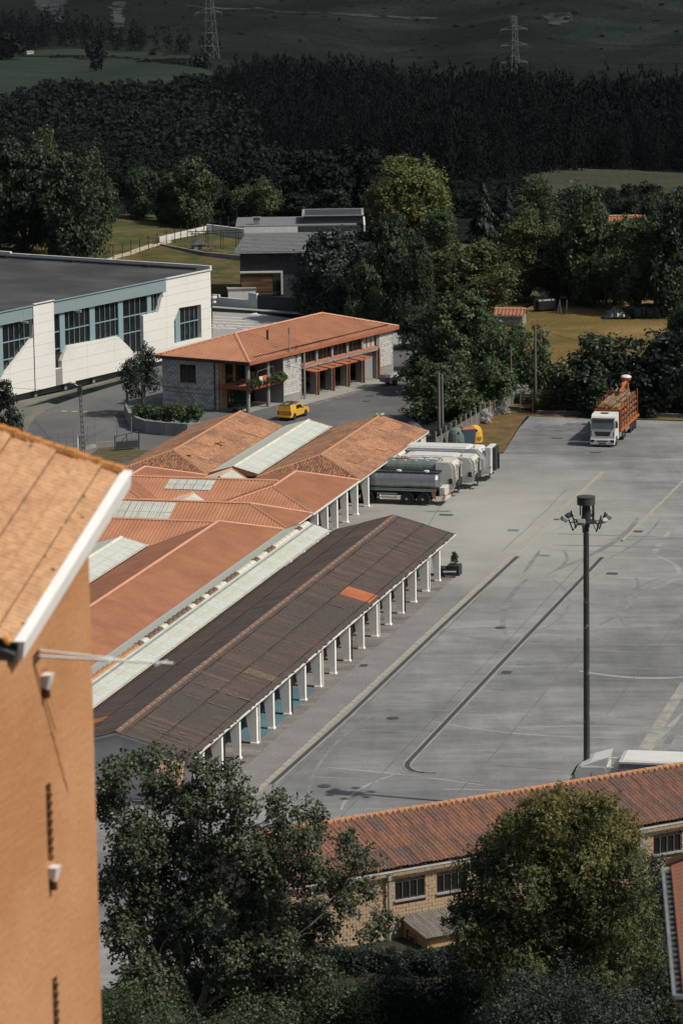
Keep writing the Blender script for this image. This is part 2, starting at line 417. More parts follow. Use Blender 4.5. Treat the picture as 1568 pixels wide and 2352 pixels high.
mb.poly([(p.x, p.y, .018) for p in (at(568, 722), at(592, 724), at(590, 727), at(610, 726), at(592, 721), at(590, 718.5))])
S('car_park_marks', mb, M['white_paint'])
# yard: cracks, faded bay lines, drain channels
mb = MB()
for a, b in (((60, -10), (-6, -3.2)), ((-4, 4.2), (-72, 4.4)), ((40, 2.1), (12, 2.2)), ((10, 9.2), (-72, 9.6)), ((56, 20), (-40, 20.3)), ((-20, 15.2), (-80, 15.2)), ((20, 5.3), (20, 60)), ((56.6, -7.2), (57.2, 60)), ((44, 1.5), (44, 13)), ((12, 24), (12, 60)), ((-30, 16), (-31, 60)), ((-42, 18), (-44, 60)), ((-54, 16), (-55, 60))):
    n = 6; p0 = uv(*a); p1 = uv(*b); ps = [p0.lerp(p1, i / n) + V((rnd.uniform(-.12, .12), rnd.uniform(-.12, .12), 0)) for i in range(n + 1)]
    for x, y in zip(ps[:-1], ps[1:]): strip(mb, x, y, .06 if a[0] not in (20, 56.6) else .16, .013)
S('yard_joints', mb, mat('joint_seal', (.085, .086, .087), (.15, .15, .148), scale=.6, lo=.4, hi=.6, rough=.9))
mb = MB()
for k in range(12):
    u = -10 - 6.1 * k
    strip(mb, uv(u, 5.6), uv(u, 5.6 + rnd.choice((4, 6, 7.5))), .11, .0135)
    if k % 2: strip(mb, uv(u + 2.2, 13.8), uv(u + 2.2, 24), .11, .0135)
S('faded_bay_lines', mb, M['oldline'])
M['band'] = mat('worn_band', (.30, .295, .26), (.21, .21, .20), scale=.9, lo=.4, hi=.62, rough=.9, fine=.2, fscale=8)
mb = MB(); strip(mb, at(1462, 1745), at(1575, 1568), .75, .014); S('painted_band', mb, M['band'])
mb = MB(); strip(mb, at(1398, 1288), at(1340, 1352), .35, .0134); strip(mb, at(1140, 1545), at(990, 1700), .2, .0134); S('concrete_margin', mb, M['oldline'])

def kerb_run(a, b, label, grp, w=.27, h=.14, L=1.0, gapless=()):
    a, b = V(a), V(b); d = b - a; n = int(d.length / L); ang = math.atan2(d.y, d.x); d.normalize()
    t = T('kerb', label, 'kerb', a, ang, None)
    me = MB().box((L * .49, 0, h / 2), (L * .965, w, h), 0, .025).mesh('kerb_stone'); me.materials.append(M['kerb'])
    for i in range(min(n, 300)):
        P('kerb_stone', me, None, t, loc=(i * L, rnd.uniform(-.012, .012), rnd.uniform(-.015, .01)), rot=(0, 0, rnd.uniform(-.012, .012)))
    return t
kerb_run(at(560, 1849), at(1386, 1083), 'long raised kerb of pale stones running the length of the yard beside the open shed', None)
kerb_run(at(1428, 1244), at(1600, 1074), 'short raised kerb at the right edge of the yard beyond the lamp mast', None, w=.17)
def channel(pts, label, w=.3):
    t = T('drain_channel', label, 'drain', pts[0], 0)
    m1, m2 = MB(), MB()
    for a, b in zip(pts[:-1], pts[1:]):
        a, b = V(a) - V(pts[0]), V(b) - V(pts[0]); d = (b - a).normalized(); n = V((-d.y, d.x, 0))
        m1.poly([(p.x, p.y, .017) for p in (a - n * w / 2, b - n * w / 2, b + n * w / 2, a + n * w / 2)])
        for s_ in (-1, 1):
            c = n * s_ * (w / 2 + .07)
            m2.hull([(p.x, p.y, .0) for p in (a + c - n * .06, b + c - n * .06, b + c + n * .06, a + c + n * .06)], [(p.x, p.y, .03) for p in (a + c - n * .06, b + c - n * .06, b + c + n * .06, a + c + n * .06)])
    P('grating', m1, M['iron'], t); P('edging', m2, M['oldline'], t)
channel([at(1382, 1280), at(1150, 1524), at(936, 1752), at(934, 1762), at(945, 1771), at(968, 1776), at(1000, 1776)], 'narrow drain channel with dark grating and a hooked near end, mid yard')
channel([at(1188, 1278), at(1010, 1443), at(800, 1643), at(622, 1802)], 'dark drain channel lying along the yard side of the long kerb')

def cover(x, y, rnd_, label, w=.7, l=.7, m='iron', grp=None):
    t = T('manhole_cover', label, 'manhole cover', at(x, y), -UAZ, grp)
    f, c = MB(), MB()
    if rnd_:
        f.lathe([(w / 2 + .06, 0), (w / 2 + .06, .022), (w / 2 + .01, .022)], n=20); c.lathe([(w / 2, .01), (w / 2, .028), (w / 2 - .05, .03)], n=20)
    else:
        f.box((0, 0, .011), (w + .14, l + .14, .022)); c.box((0, 0, .02), (w, l, .02))
        for i in range(5): c.box((-w / 2 + w * (i + .5) / 5, 0, .033), (w / 9, l * .9, .006))
    P('frame', f, M['steel'] if not rnd_ else M['iron'], t); P('lid', c, M[m], t)
cover(902, 1650, 1, 'round iron manhole cover between the long kerb and the hooked drain channel')
cover(745, 1806, 1, 'round iron manhole cover nearest the long tiled building at the bottom')
cover(1148, 1442, 1, 'round manhole cover halfway along the yard left of the lamp mast')
cover(1207, 1523, 0, 'pale rectangular access cover just right of the hooked drain channel', 1.0, 1.1, 'steel')
cover(1163, 1545, 0, 'dark rectangular access cover beside the pale one in the yard', .7, .8)
cover(1405, 1318, 0, 'rectangular grate right of the lamp mast beside the far end of the drain channel', .8, .7)
cover(1463, 1221, 0, 'rectangular grate with white edge beside the short right kerb', .8, .7)
cover(1178, 1218, 0, 'rectangular cover in the pale concrete left of the long kerb', .8, .7, 'steel')
cover(1245, 1276, 0, 'pale concrete slab cover set in the asphalt right of the long kerb', 1.1, .6, 'steel')
cover(1276, 1193, 0, 'small dark grate on the pale ground behind the lamp mast', .5, .4)
cover(1024, 1183, 0, 'wide iron grate on the ground in front of the tanker', 1.1, .6)
cover(1278, 1007, 0, 'rectangular drain grate left of the timber lorry', 1.0, .5)
cover(1367, 1040, 0, 'rectangular drain grate on the ground in front of the timber lorry', 1.0, .5)
cover(1333, 1028, 0, 'pale square slab cover just left of the timber lorry cab', .8, .9, 'steel')
cover(850, 910, 1, 'round manhole cover in the street before the fire station doors')
cover(842, 922, 1, 'round manhole cover in the street nearest the yellow pickup')
cover(835, 1529, 0, 'dark square cover by the column bases of the brown shed', .5, .7)
# oil stains and worn marks with shapes of their own
def blot(name, pts, m, z=.0115, n=26, jit=.25):
    mb = MB()
    for (x, y, a, b) in pts:
        c = at(x, y); r = [1 + rnd.uniform(-jit, jit) for _ in range(n)]
        mb.poly([(c.x + a * r[i] * math.cos(6.283 * i / n), c.y + b * r[i] * math.sin(6.283 * i / n), z + rnd.uniform(0, .001)) for i in range(n)])
    return S(name, mb, m)
M['stain'] = mat('oil_stain', (.10, .10, .10), (.17, .17, .168), scale=1.2, lo=.4, hi=.6, rough=.8, fine=.3, fscale=5)
blot('oil_stains', [(1262, 984, 2.3, 1.6), (1305, 988, 2.0, 1.2), (1258, 1000, 1.1, .6), (1320, 975, 1.5, .7), (1225, 985, .8, .5), (1330, 1012, 1.6, .6), (1070, 1105, .8, .4), (1000, 1175, 1.0, .3)], M['stain'], n=40, jit=.55)
M['grime'] = mat('patched_asphalt', (.20, .20, .195), (.165, .166, .164), scale=.4, rough=.9, fine=.2, fscale=7)
sheet('asphalt_patch', [uv(-66, .8), uv(-66, 4.0), uv(-8, 3.4), uv(-8, .8)], .0105, M['grime'])
sheet('shed_floor', [uv(-68, -9.2), uv(-68, .75), uv(2, .75), uv(2, -9.2)], .0100, mat('shed_floor', (.22, .21, .20), (.11, .105, .10), scale=.5, stretch=(.4, 1.5, 1), fine=.2, fscale=5))
sheet('blue_floor', [uv(-50.5, -9.1), uv(-50.5, -.12), uv(-36.4, -.12), uv(-36.4, -9.1)], .0150, mat('blue_floor', (.10, .19, .225), (.075, .14, .17), scale=.3, stretch=(.3, 1, 1), fine=.12, fscale=6))

M['tyre_marks'] = mat('tyre_marks', (.150, .151, .150), (.205, .207, .20), scale=.45, lo=.40, hi=.60, rough=.9, fine=.2, fscale=8)
M['wear_marks'] = mat('pale_wear', (.285, .285, .262), (.215, .217, .21), scale=.35, lo=.42, hi=.6, rough=.9, fine=.2, fscale=8)
def arc_strip(mb, a, b, bow, w, z, n=14):
    a, b = V(a), V(b); d = b - a; s_ = V((-d.y, d.x, 0)).normalized(); ps = [a.lerp(b, i / n) + s_ * bow * 4 * (i / n) * (1 - i / n) for i in range(n + 1)]
    L_, R_ = [], []
    for i, p_ in enumerate(ps):
        t_ = (ps[min(i + 1, n)] - ps[max(i - 1, 0)]).normalized(); k_ = V((-t_.y, t_.x, 0)) * w / 2 * (.25 + .75 * math.sin(math.pi * (i + .5) / (n + 1)) ** .5); L_.append(p_ + k_); R_.append(p_ - k_)
    o = len(mb.v); mb.add([(p_.x, p_.y, z) for q_ in zip(L_, R_) for p_ in q_], [(2 * i, 2 * i + 1, 2 * i + 3, 2 * i + 2) for i in range(n)])
for nm, mm, z, cnt, sd in (('tyre_marks', 'tyre_marks', .0070, 34, 3), ('wear_marks', 'wear_marks', .0060, 26, 5)):
    r_ = random.Random(sd); mb = MB()
    for i in range(cnt):
        u = r_.uniform(-85, 30); v_ = r_.uniform(4, 40); L = r_.uniform(8, 26); an = r_.choice((r_.uniform(-.5, .25), r_.uniform(-.2, .2), 1.57 + r_.uniform(-.15, .15)))
        a = uv(u, v_); b_ = uv(u + L * math.sin(an), v_ + L * math.cos(an)); arc_strip(mb, a, b_, r_.uniform(-2, 2), r_.uniform(.22, .6), z + i * .00003)
        if nm == 'tyre_marks':
            off = (VV * math.sin(an) - UU * math.cos(an)) * 1.9; arc_strip(mb, a + off, b_ + off, r_.uniform(-2, 2), r_.uniform(.2, .4), z + .0013 + i * .00003)
    S(nm, mb, M[mm])
# ------------------------------------------------------------------ the open sheds (local x = across, y = along)
M['brown_roof'] = mat('brown_fibre_cement', (.112, .080, .066), (.062, .050, .046), scale=.6, stretch=(.2, 3.2, 1), lo=.38, hi=.62, rough=.9, c3=(.070, .060, .056), scale3=.12, fine=.25, fscale=9)
M['brown_trim'] = mat('brown_ridge', (.15, .085, .055), (.20, .19, .175), scale=1.5, lo=.5, hi=.6, rough=.9, fine=.25, fscale=8)
M['orange_sheet'] = mat('orange_sheet', (.40, .13, .05), (.30, .10, .045), scale=.8, rough=.75, fine=.1, fscale=8)
M['lichen_sheet'] = mat('lichen_sheet', (.17, .13, .085), (.09, .075, .055), scale=3, rough=.95, fine=.3, fscale=14)
M['lichen_streak'] = mat('pale_lichen', (.20, .21, .205), (.12, .11, .10), scale=3, rough=.95)
M['white_wall'] = mat('white_render', (.62, .62, .585), (.54, .535, .50), scale=.8, stretch=(1, 1, .4), rough=.85, fine=.06, fscale=6)
M['column_white'] = mat('column_whitewash', (.80, .80, .77), (.70, .70, .665), scale=.9, stretch=(1, 1, .5), rough=.85, fine=.08, fscale=7)
M['red_metal'] = mat('red_metal_roof', (.43, .205, .115), (.34, .158, .092), scale=.7, stretch=(.7, .7, .3), rough=.55, fine=.06, fscale=6, spec=.35)
M['red_trim'] = mat('red_metal_trim', (.52, .28, .185), (.47, .23, .15), scale=.6, rough=.55)
M['old_tile'] = mat('weathered_tile', (.36, .185, .105), (.25, .135, .082), scale=1.5, stretch=(1, 1.2, 1), lo=.4, hi=.62, rough=.95, c3=(.185, .108, .072), scale3=.30, lo3=.48, hi3=.66, fine=.38, fscale=6)
M['tile_trim'] = mat('moss_tile', (.45, .235, .12), (.34, .17, .09), scale=2.5, rough=.95, fine=.3, fscale=9)
M['dark_wall'] = mat('grey_block', (.13, .13, .125), (.09, .09, .088), scale=.8, rough=.9)
M['timber_dark'] = mat('machine_dark', (.03, .03, .03), (.05, .045, .04), scale=2, rough=.7)
M['fibreglass'] = mat('fibreglass', (.50, .53, .49), (.42, .46, .41), scale=1.2, stretch=(.15, 4, 1), rough=.55, c3=(.40, .43, .36), scale3=.5, fine=.08, fscale=7, spec=.4)
M['fibreglass_b'] = mat('fibreglass_clear', (.38, .43, .41), (.47, .50, .46), scale=1.5, stretch=(.15, 4, 1), rough=.5, fine=.08, fscale=7, spec=.4)
M['cream_trim'] = mat('cream_trim', (.60, .57, .47), (.46, .44, .36), scale=1.5, rough=.85)
M['zinc'] = mat('zinc', (.38, .39, .38), (.27, .28, .27), scale=1.5, rough=.6, metal=.3)
ZE, ZR = 2.9, 4.22
BOX = ((0, 0), (.62, 0), (.70, 1), (.92, 1))
def shed(label, cat='shed', name='shed'):
    return T(name, label, cat, O0, -UAZ)
def tri_ribs(t, name, polys, m, pitch, depth, prof=None, lift=0.0):
    for pl, d in polys: P(name, MB().corr(pl, d, pitch, depth, prof, lift), m, t)
def cap(t, name, a, b, m, w=.16, h=.07, L=None, jit=0.0):
    """ridge or hip capping between two points, in pieces of length L"""
    a, b = V(a), V(b); d = b - a; n = max(1, int(d.length / L)) if L else 1
    side = V((-d.y, d.x, 0)).normalized() * w
    if n == 1:
        mb = MB(); up = V((0, 0, h)); dn = V((0, 0, -w * .22))
        mb.hull([a - side + dn, a + side + dn, a + up], [b - side + dn, b + side + dn, b + up]); P(name, mb, m, t); return
    e = d / n; dn = V((0, 0, -w * .22))
    me = MB().hull([-side + dn, side + dn, V((0, 0, h))], [e * .97 - side + dn, e * .97 + side + dn, e * .97 + V((0, 0, h * .8))]).mesh(name); me.materials.append(m)
    for i in range(n): P(name, me, None, t, loc=a + e * i + V((0, 0, rnd.uniform(-jit, jit) if jit else 0)))
def column(mb, x, y, top, w0=.34, w1=.62, ty=.30):
    """tapered post: outer face upright at x, inner face leaning in"""
    mb.hull([(x - w0, y - ty / 2, 0), (x, y - ty / 2, 0), (x, y + ty / 2, 0), (x - w0, y + ty / 2, 0)],
            [(x - w1, y - ty / 2, top), (x, y - ty / 2, top), (x, y + ty / 2, top), (x - w1, y + ty / 2, top)])
    mb.box((x - w0 / 2, y, .05), (w0 + .12, ty + .12, .1))
# --- long brown shed
t = shed('long open shed with dark brown corrugated roof on a row of white tapered columns')
y0, y1, xr, xe, xl = -66.5, 4.1, -4.55, .28, -9.3
for k, (fa, fb) in enumerate(((0, .52), (.50, 1.0))):
    for sgn, xx in ((1, xe), (-1, xl)):
        pa = xr + (xx - xr) * fa; pb = xr + (xx - xr) * fb; za = ZR + (ZE - ZR) * fa + .03 * (1 - k); zb = ZR + (ZE - ZR) * fb + .03 * (1 - k)
        mb = MB(); mb.corr([(pa, y0, za), (pa, y1, za), (pb, y1, zb), (pb, y0, zb)], (xx - xr, 0, ZE - ZR), .18, .05)
        P('roof_sheeting', mb, M['brown_roof'], t)
cap(t, 'ridge_tile', (xr, y0, ZR + .05), (xr, y1, ZR + .05), M['brown_trim'], .24, .09, 1.12, .012)
mb = MB()
for xx, zz in ((-2.15, 3.61), (-.1, 3.06), (-4.0, 4.13), (-6.9, 3.62), (-8.9, 3.08)):
    for i in range(190):
        y = y0 + .3 + i * (y1 - y0 - .5) / 190; mb.box((xx + rnd.uniform(-.03, .03), y, zz + .055), (.07, .06, .04))
P('fixing_bolts', mb, M['timber_dark'], t, kind='stuff')
def patch(y, x_a, x_b, L, m, name='patch_sheet', lab=None):
    z = lambda x: ZR + (ZE - ZR) * (x - xr) / ((xe if x > xr else xl) - xr) + .055
    mb = MB().corr([(x_a, y, z(x_a)), (x_a, y + L, z(x_a)), (x_b, y + L, z(x_b)), (x_b, y, z(x_b))], (x_b - x_a, 0, z(x_b) - z(x_a)), .18, .05)
    P(name, mb, M[m], t, label=lab)
patch(-22.3, -2.1, .1, 2.5, 'orange_sheet', lab='bright orange replacement sheet')
patch(-47.2, -2.1, .0, 1.25, 'lichen_sheet', lab='lichen covered sheet')
patch(-61.5, -8.6, -6.9, 1.3, 'orange_sheet', lab='orange sheet on the hidden slope')
mb = MB()
for (y, a, b) in ((-52.1, -4.2, -1.0), (-52.6, -3.8, 0.0), (-55.5, -4.3, -.2), (-63.0, -4.2, -.3), (-64.1, -3.0, -.8), (-25.6, -2.6, -.6), (-50.0, -4.0, -2.2), (-12, -6.6, -8.0), (-30, -5.6, -8.2)):
    z = lambda x: ZR + (ZE - ZR) * (x - xr) / ((xe if x > xr else xl) - xr) + .10
    n = 9
    for i in range(n):
        if rnd.random() < .25: continue
        xa, xb = a + (b - a) * i / n, a + (b - a) * (i + .9) / n; w = rnd.uniform(.02, .05)
        mb.poly([(xa, y - w, z(xa)), (xb, y - w, z(xb)), (xb, y + w, z(xb)), (xa, y + w, z(xa))])
P('lichen_streaks', mb, M['lichen_streak'], t, kind='stuff')
mb = MB(); mb.box((.02, (y0 + y1) / 2, ZE - .17), (.16, y1 - y0 - .3, .24)); mb.box((.30, (y0 + y1) / 2, ZE - .05), (.10, y1 - y0, .10)); P('eave_beam', mb, M['white_wall'], t)
mb = MB()
for i in range(150): mb.box((.29 + rnd.uniform(-.06, .06), rnd.uniform(y0, y1), ZE + .02), (.08, rnd.uniform(.05, .4), .05), rnd.uniform(-.4, .4))
P('gutter_litter', mb, M['timber_dark'], t, kind='stuff')
for k in range(17):
    mb = MB(); y = 0.0 - 3.955 * k; wide = k % 2
    column(mb, 0, y, ZE - .28, .38 if wide else .34, .86 if wide else .74, .36)
    P('column', mb, M['column_white'], t)
    if wide:
        P('downpipe', MB().tube((.07, y + .24, 0), (.07, y + .24, ZE - .2), .055), M['white_wall'] if k % 4 == 1 else M['dark_steel'], t)
mb = MB()
for k in range(17): mb.box((-4.6, -3.955 * k, 2.55), (9.2, .22, .3))
P('roof_beams', mb, M['dark_wall'], t)
mb = MB(); mb.box((-9.42, (y0 + y1) / 2 - 1, 1.4), (.14, y1 - y0 - 2, 2.8)); P('added_partition', mb, M['dark_wall'], t)  # unseen wall added to stop skylight light brightening the shed interior
mb = MB(); mb.prism([(-9.2, 0), (.15, 0), (.15, 2.84), (xr, 4.1), (-9.2, 2.84)], 'y', y0 + .5, y0 + .7); P('gable_wall', mb, M['white_wall'], t)
mb = MB(); mb.prism([(xl, ZE - .16), (xr, ZR - .16), (xe, ZE - .16), (xe, ZE - .02), (xr, ZR - .02), (xl, ZE - .02)], 'y', y0 + .05, y0 + .12); P('barge_board', mb, M['white_wall'], t)
mb = MB(); mb.prism([(xl, ZE - .12), (xr, ZR - .12), (xe, ZE - .12), (xe, ZE - .02), (xr, ZR - .02), (xl, ZE - .02)], 'y', y1 - .1, y1 - .04); P('barge_board', mb, M['brown_trim'], t)
P('rusty_sheet', MB().corr([(-1.9, y0 - .05, 2.75), (-.2, y0 - .05, 2.75), (-.2, y0 - .9, 1.2), (-1.9, y0 - .9, 1.2)], (0, -.85, -1.55), .12, .03), mat('rusty_sheet', (.42, .19, .09), (.5, .42, .33), scale=3, stretch=(3, .6, .6), rough=.9), t, label='rust streaked corrugated sheet leaning from the near gable')

# --- translucent skylight gables
def skylight(label, xa, xb, y0, y1, zr=3.62, ze=3.0, rust=0, front=True, near=None, w=1.06):
    t = shed(label, 'skylight', 'skylight_gable'); xm = (xa + xb) / 2; n = max(1, round((y1 - y0) / w)); L = (y1 - y0) / n
    mR = [MB().corr([(xm, .012, zr), (xm, L - .012, zr), (xb, L - .012, ze), (xb, .012, ze)], (xb - xm, 0, ze - zr), .177, .03).mesh('roof_light_sheet') for _ in range(2)]
    mL = MB().corr([(xm, .012, zr), (xm, L - .012, zr), (xa, L - .012, ze), (xa, .012, ze)], (xa - xm, 0, ze - zr), .177, .03).mesh('roof_light_sheet')
    mR[0].materials.append(M['fibreglass']); mR[1].materials.append(M['fibreglass_b']); mL.materials.append(M['fibreglass'])
    for i in range(n):
        k = rnd.random()
        P('roof_light_sheet', mR[0 if k < .68 else 1], None, t, loc=(0, y0 + i * L, rnd.uniform(0, .018)))
        P('roof_light_sheet', mL, None, t, loc=(0, y0 + i * L, rnd.uniform(0, .012)))
    f = .52; xq, zq = xm + (xb - xm) * f, zr + (ze - zr) * f
    P('purlin', MB().box((xq, (y0 + y1) / 2, zq + .045), (.13, y1 - y0, .03)), M['cream_trim'], t)
    mb = MB(); mb.box((xb - .06, (y0 + y1) / 2, ze + .05), (.2, y1 - y0, .06))
    for i in range(int((y1 - y0) / .5)): mb.box((xb - .02, y0 + .25 + i * .5, ze + .09), (.16, .2, .05))
    P('eave_strip', mb, M['cream_trim'], t)
    if rust:
        k = int((y1 - y0) / 1.1)
        me = {}
        for nm, mm in (('clean', M['cream_trim']), ('rust', M['tile_trim']), ('grey', M['brown_trim'])):
            b = MB().hull([V((-.24, 0, -.05)), V((.24, 0, -.05)), V((.1, 0, .08)), V((-.1, 0, .08))], [V((-.24, 1.06, -.05)), V((.24, 1.06, -.05)), V((.1, 1.06, .07)), V((-.1, 1.06, .07))])
            for _ in range(10 if nm != 'clean' else 0): b.box((rnd.uniform(-.12, .12), rnd.uniform(.1, .95), .09), (rnd.uniform(.06, .18), rnd.uniform(.08, .25), .05), rnd.random())
            me[nm] = b.mesh('ridge_cap'); me[nm].materials.append(mm)
        for i in range(k):
            q = i / k; nm = 'rust' if .16 < q < .32 else ('grey' if q < .6 and rnd.random() < .75 else ('clean' if rnd.random() < .8 else 'grey'))
            P('ridge_cap', me[nm], None, t, loc=(xm, y0 + i * (y1 - y0) / k, zr + .02))
        P('box_gutter', MB().box((xm + .5, (y0 + y1) / 2, zr - .10), (.16, y1 - y0, .05)), M['zinc'], t)
    else: cap(t, 'ridge_cap', (xm, y0, zr + .03), (xm, y1, zr + .03), M['cream_trim'], .2, .07)
    for yy in ([y0, y1] if front else [y1]):
        P('end_board', MB().prism([(xa, ze - .15), (xb, ze - .15), (xb, ze + .06), (xm, zr + .06), (xa, ze + .06)], 'y', yy - .05, yy + .05), near or M['brown_trim'], t)
    return t
skylight('long translucent skylight gable between the brown shed and the red metal roof', -13.15, -9.35, -62, 3.1, rust=1)
skylight('translucent skylight gable between the two old tiled roofs', -26.0, -21.7, 26, 50.6, zr=3.6, near=M['tile_trim'])
skylight('short translucent skylight gable at the left, partly hidden by the orange tower', -26.0, -21.7, -34, -5.0, zr=3.6, near=M['red_trim'])
def small_light(label, ya, yb):
    t = shed(label, 'skylight', 'skylight_gable'); xm = -23.8
    P('roof_light_sheet', MB().corr([(xm, ya, 3.55), (xm, yb, 3.55), (-21.7, yb - 2.0, 2.95), (-21.7, ya, 2.95)], (1, 0, -.286), .177, .03), M['fibreglass'], t)
    P('roof_light_sheet', MB().corr([(xm, ya, 3.55), (xm, yb, 3.55), (-25.9, yb - 2.0, 2.95), (-25.9, ya, 2.95)], (-1, 0, -.286), .177, .03), M['fibreglass'], t)
    cap(t, 'edge_trim', (xm, yb + .05, 3.60), (-21.6, yb - 2.05, 2.98), M['red_trim'], .13, .06); cap(t, 'edge_trim', (xm, yb + .05, 3.60), (-26.0, yb - 2.05, 2.98), M['red_trim'], .13, .06)
    cap(t, 'ridge_cap', (xm, ya, 3.58), (xm, yb, 3.58), M['red_trim'], .13, .06)
small_light('small glazed gable with red edges below the skylight panel of the far cross roof', 10.5, 14.2)
small_light('small glazed gable with red edges at the foot of the tiled roofs', 21.5, 25.3)

# --- red metal roofs
def ribs(t, pl, d, m='red_metal', pitch=.29, depth=.055, prof=BOX, name='metal_roofing'):
    P(name, MB().corr(pl, d, pitch, depth, prof), M[m], t)
def hipshed(label, xa, xb, ya, yb, m, hip_near=True, hip_far=True, inset=4.0, zr=ZR, ze=ZE, pitch=.29, depth=.055, prof=BOX, trim='red_trim', nm='metal_roofing', capL=None):
    t = shed(label); xm = (xa + xb) / 2
    ra = ya + (inset if hip_near else 0); rb = yb - (inset if hip_far else 0)
    ribs(t, [(xm, ra, zr), (xm, rb, zr), (xb, yb, ze), (xb, ya, ze)], (xb - xm, 0, ze - zr), m, pitch, depth, prof, nm)
    ribs(t, [(xm, ra, zr), (xm, rb, zr), (xa, yb, ze), (xa, ya, ze)], (xa - xm, 0, ze - zr), m, pitch, depth, prof, nm)
    tr = M[trim]; up = .05
    if hip_near:
        ribs(t, [(xm, ra, zr), (xa, ya, ze), (xb, ya, ze)], (0, -inset, ze - zr), m if nm != 'tile_roofing' else 'hip_tile', pitch, depth * (1.7 if nm == 'tile_roofing' else 1), prof, nm)
        for xx in (xa, xb): cap(t, 'hip_cap', (xm, ra, zr + up), (xx, ya, ze + up), tr, .12, .06, capL)
    if hip_far:
        ribs(t, [(xm, rb, zr), (xa, yb, ze), (xb, yb, ze)], (0, inset, ze - zr), m, pitch, depth, prof, nm)
        for xx in (xa, xb): cap(t, 'hip_cap', (xm, rb, zr + up), (xx, yb, ze + up), tr, .12, .06, capL)
    cap(t, 'ridge_cap', (xm, ra, zr + up), (xm, rb, zr + up), tr, .15, .07, capL)
    return t
def stub(t, cols, x, top=ZE - .2):
    for i, y in enumerate(cols):
        mb = MB(); column(mb, x, y, top, .34, .72, .36); P('column', mb, M['column_white'], t)
    ya, yb = min(cols) - 2, max(cols) + 2
    P('eave_beam', MB().box((x + .12, (ya + yb) / 2, ZE - .07), (.16, yb - ya, .12)).box((x - .15, (ya + yb) / 2, ZE - .2), (.12, yb - ya, .2)), M['white_wall'], t)
c = hipshed('long red metal roof beside the long skylight gable', -21.65, -13.1, -62, 3.5, 'red_metal', hip_near=False, inset=4.2)
hipshed('red metal roof at the far left, mostly behind the orange tower', -34.4, -26.0, -62, 3.5, 'red_metal', hip_near=False, inset=4.2)
g2 = hipshed('small red metal hipped roof on white columns beside the tiled roofs', -21.6, -12.75, 10.4, 25.4, 'red_metal')
stub(g2, (12.2, 15.3, 18.4, 21.7, 25.1), -12.85)
P('added_partition', MB().box((-20.5, 15, 1.4), (.2, 20, 2.8)), M['dark_wall'], g2)
hipshed('red metal hipped roof behind the tip of the orange tower', -34.4, -26.0, 10.4, 25.4, 'red_metal')
# cross roofs
t = shed('cross roof of red metal with a grey skylight panel joining two small hipped roofs')
ribs(t, [(-30.2, 17, ZR), (-17.2, 17, ZR), (-21.7, 12.5, ZE), (-25.9, 12.5, ZE)], (0, -4.5, ZE - ZR)); ribs(t, [(-30.2, 17, ZR), (-17.2, 17, ZR), (-21.7, 21.5, ZE), (-25.9, 21.5, ZE)], (0, 4.5, ZE - ZR))
cap(t, 'ridge_cap', (-29.9, 17, ZR + .05), (-17.4, 17, ZR + .05), M['red_trim'], .15, .07)
def panel(t, xa, xb, ya, yb, yr, ye):
    z = lambda y: ZR + (ZE - ZR) * (y - yr) / (ye - yr) + .05
    n = 5; L = (xb - xa) / n
    for i in range(n):
        a = xa + i * L
        P('roof_light_sheet', MB().corr([(a + .02, ya, z(ya)), (a + L - .02, ya, z(ya)), (a + L - .02, yb, z(yb)), (a + .02, yb, z(yb))], (0, yb - ya, z(yb) - z(ya)), .177, .025), M['fibreglass_b'] if i % 2 else M['fibreglass'], t)
panel(t, -26.6, -22.6, 16.6, 14.9, 17, 12.5)
P('roof_light_batten', MB().box((-24.6, 15.75, 3.92), (4.0, .08, .03)), M['cream_trim'], t)
t = shed('middle cross roof of red metal with a hipped end and the larger grey skylight panel')
yk = 6.95
ribs(t, [(-30.4, yk, ZR), (-17.0, yk, ZR), (-12.8, 3.5, ZE), (-34.4, 3.5, ZE)], (0, -3.4, ZE - ZR)); ribs(t, [(-30.4, yk, ZR), (-17.0, yk, ZR), (-12.8, 10.4, ZE), (-34.4, 10.4, ZE)], (0, 3.4, ZE - ZR))
ribs(t, [(-17.0, yk, ZR), (-12.8, 10.4, ZE), (-12.8, 3.5, ZE)], (4.2, 0, ZE - ZR)); ribs(t, [(-30.4, yk, ZR), (-34.4, 10.4, ZE), (-34.4, 3.5, ZE)], (-4.2, 0, ZE - ZR))
cap(t, 'ridge_cap', (-30.4, yk, ZR + .05), (-17.0, yk, ZR + .05), M['red_trim'], .15, .07)
for e in ((-12.8, 3.5), (-12.8, 10.4)): cap(t, 'hip_cap', (-17.0, yk, ZR + .05), (e[0], e[1], ZE + .05), M['red_trim'], .12, .06)
panel(t, -27.6, -22.9, 6.6, 3.9, yk, 3.5)
P('roof_light_batten', MB().box((-25.2, 5.2, 3.62), (4.7, .08, .03)), M['cream_trim'], t)
stub(t, (4.6, 8.6), -13.0)
t = shed('near cross roof of red metal sloping down to the short skylight gable')
ribs(t, [(-30.2, -1, ZR), (-17.3, -1, ZR), (-21.7, -5.1, ZE), (-25.9, -5.1, ZE)], (0, -4.1, ZE - ZR)); ribs(t, [(-30.2, -1, ZR), (-17.3, -1, ZR), (-21.7, 3.5, ZE), (-25.9, 3.5, ZE)], (0, 4.5, ZE - ZR))
cap(t, 'ridge_cap', (-30.0, -1, ZR + .05), (-17.5, -1, ZR + .05), M['red_trim'], .15, .07)
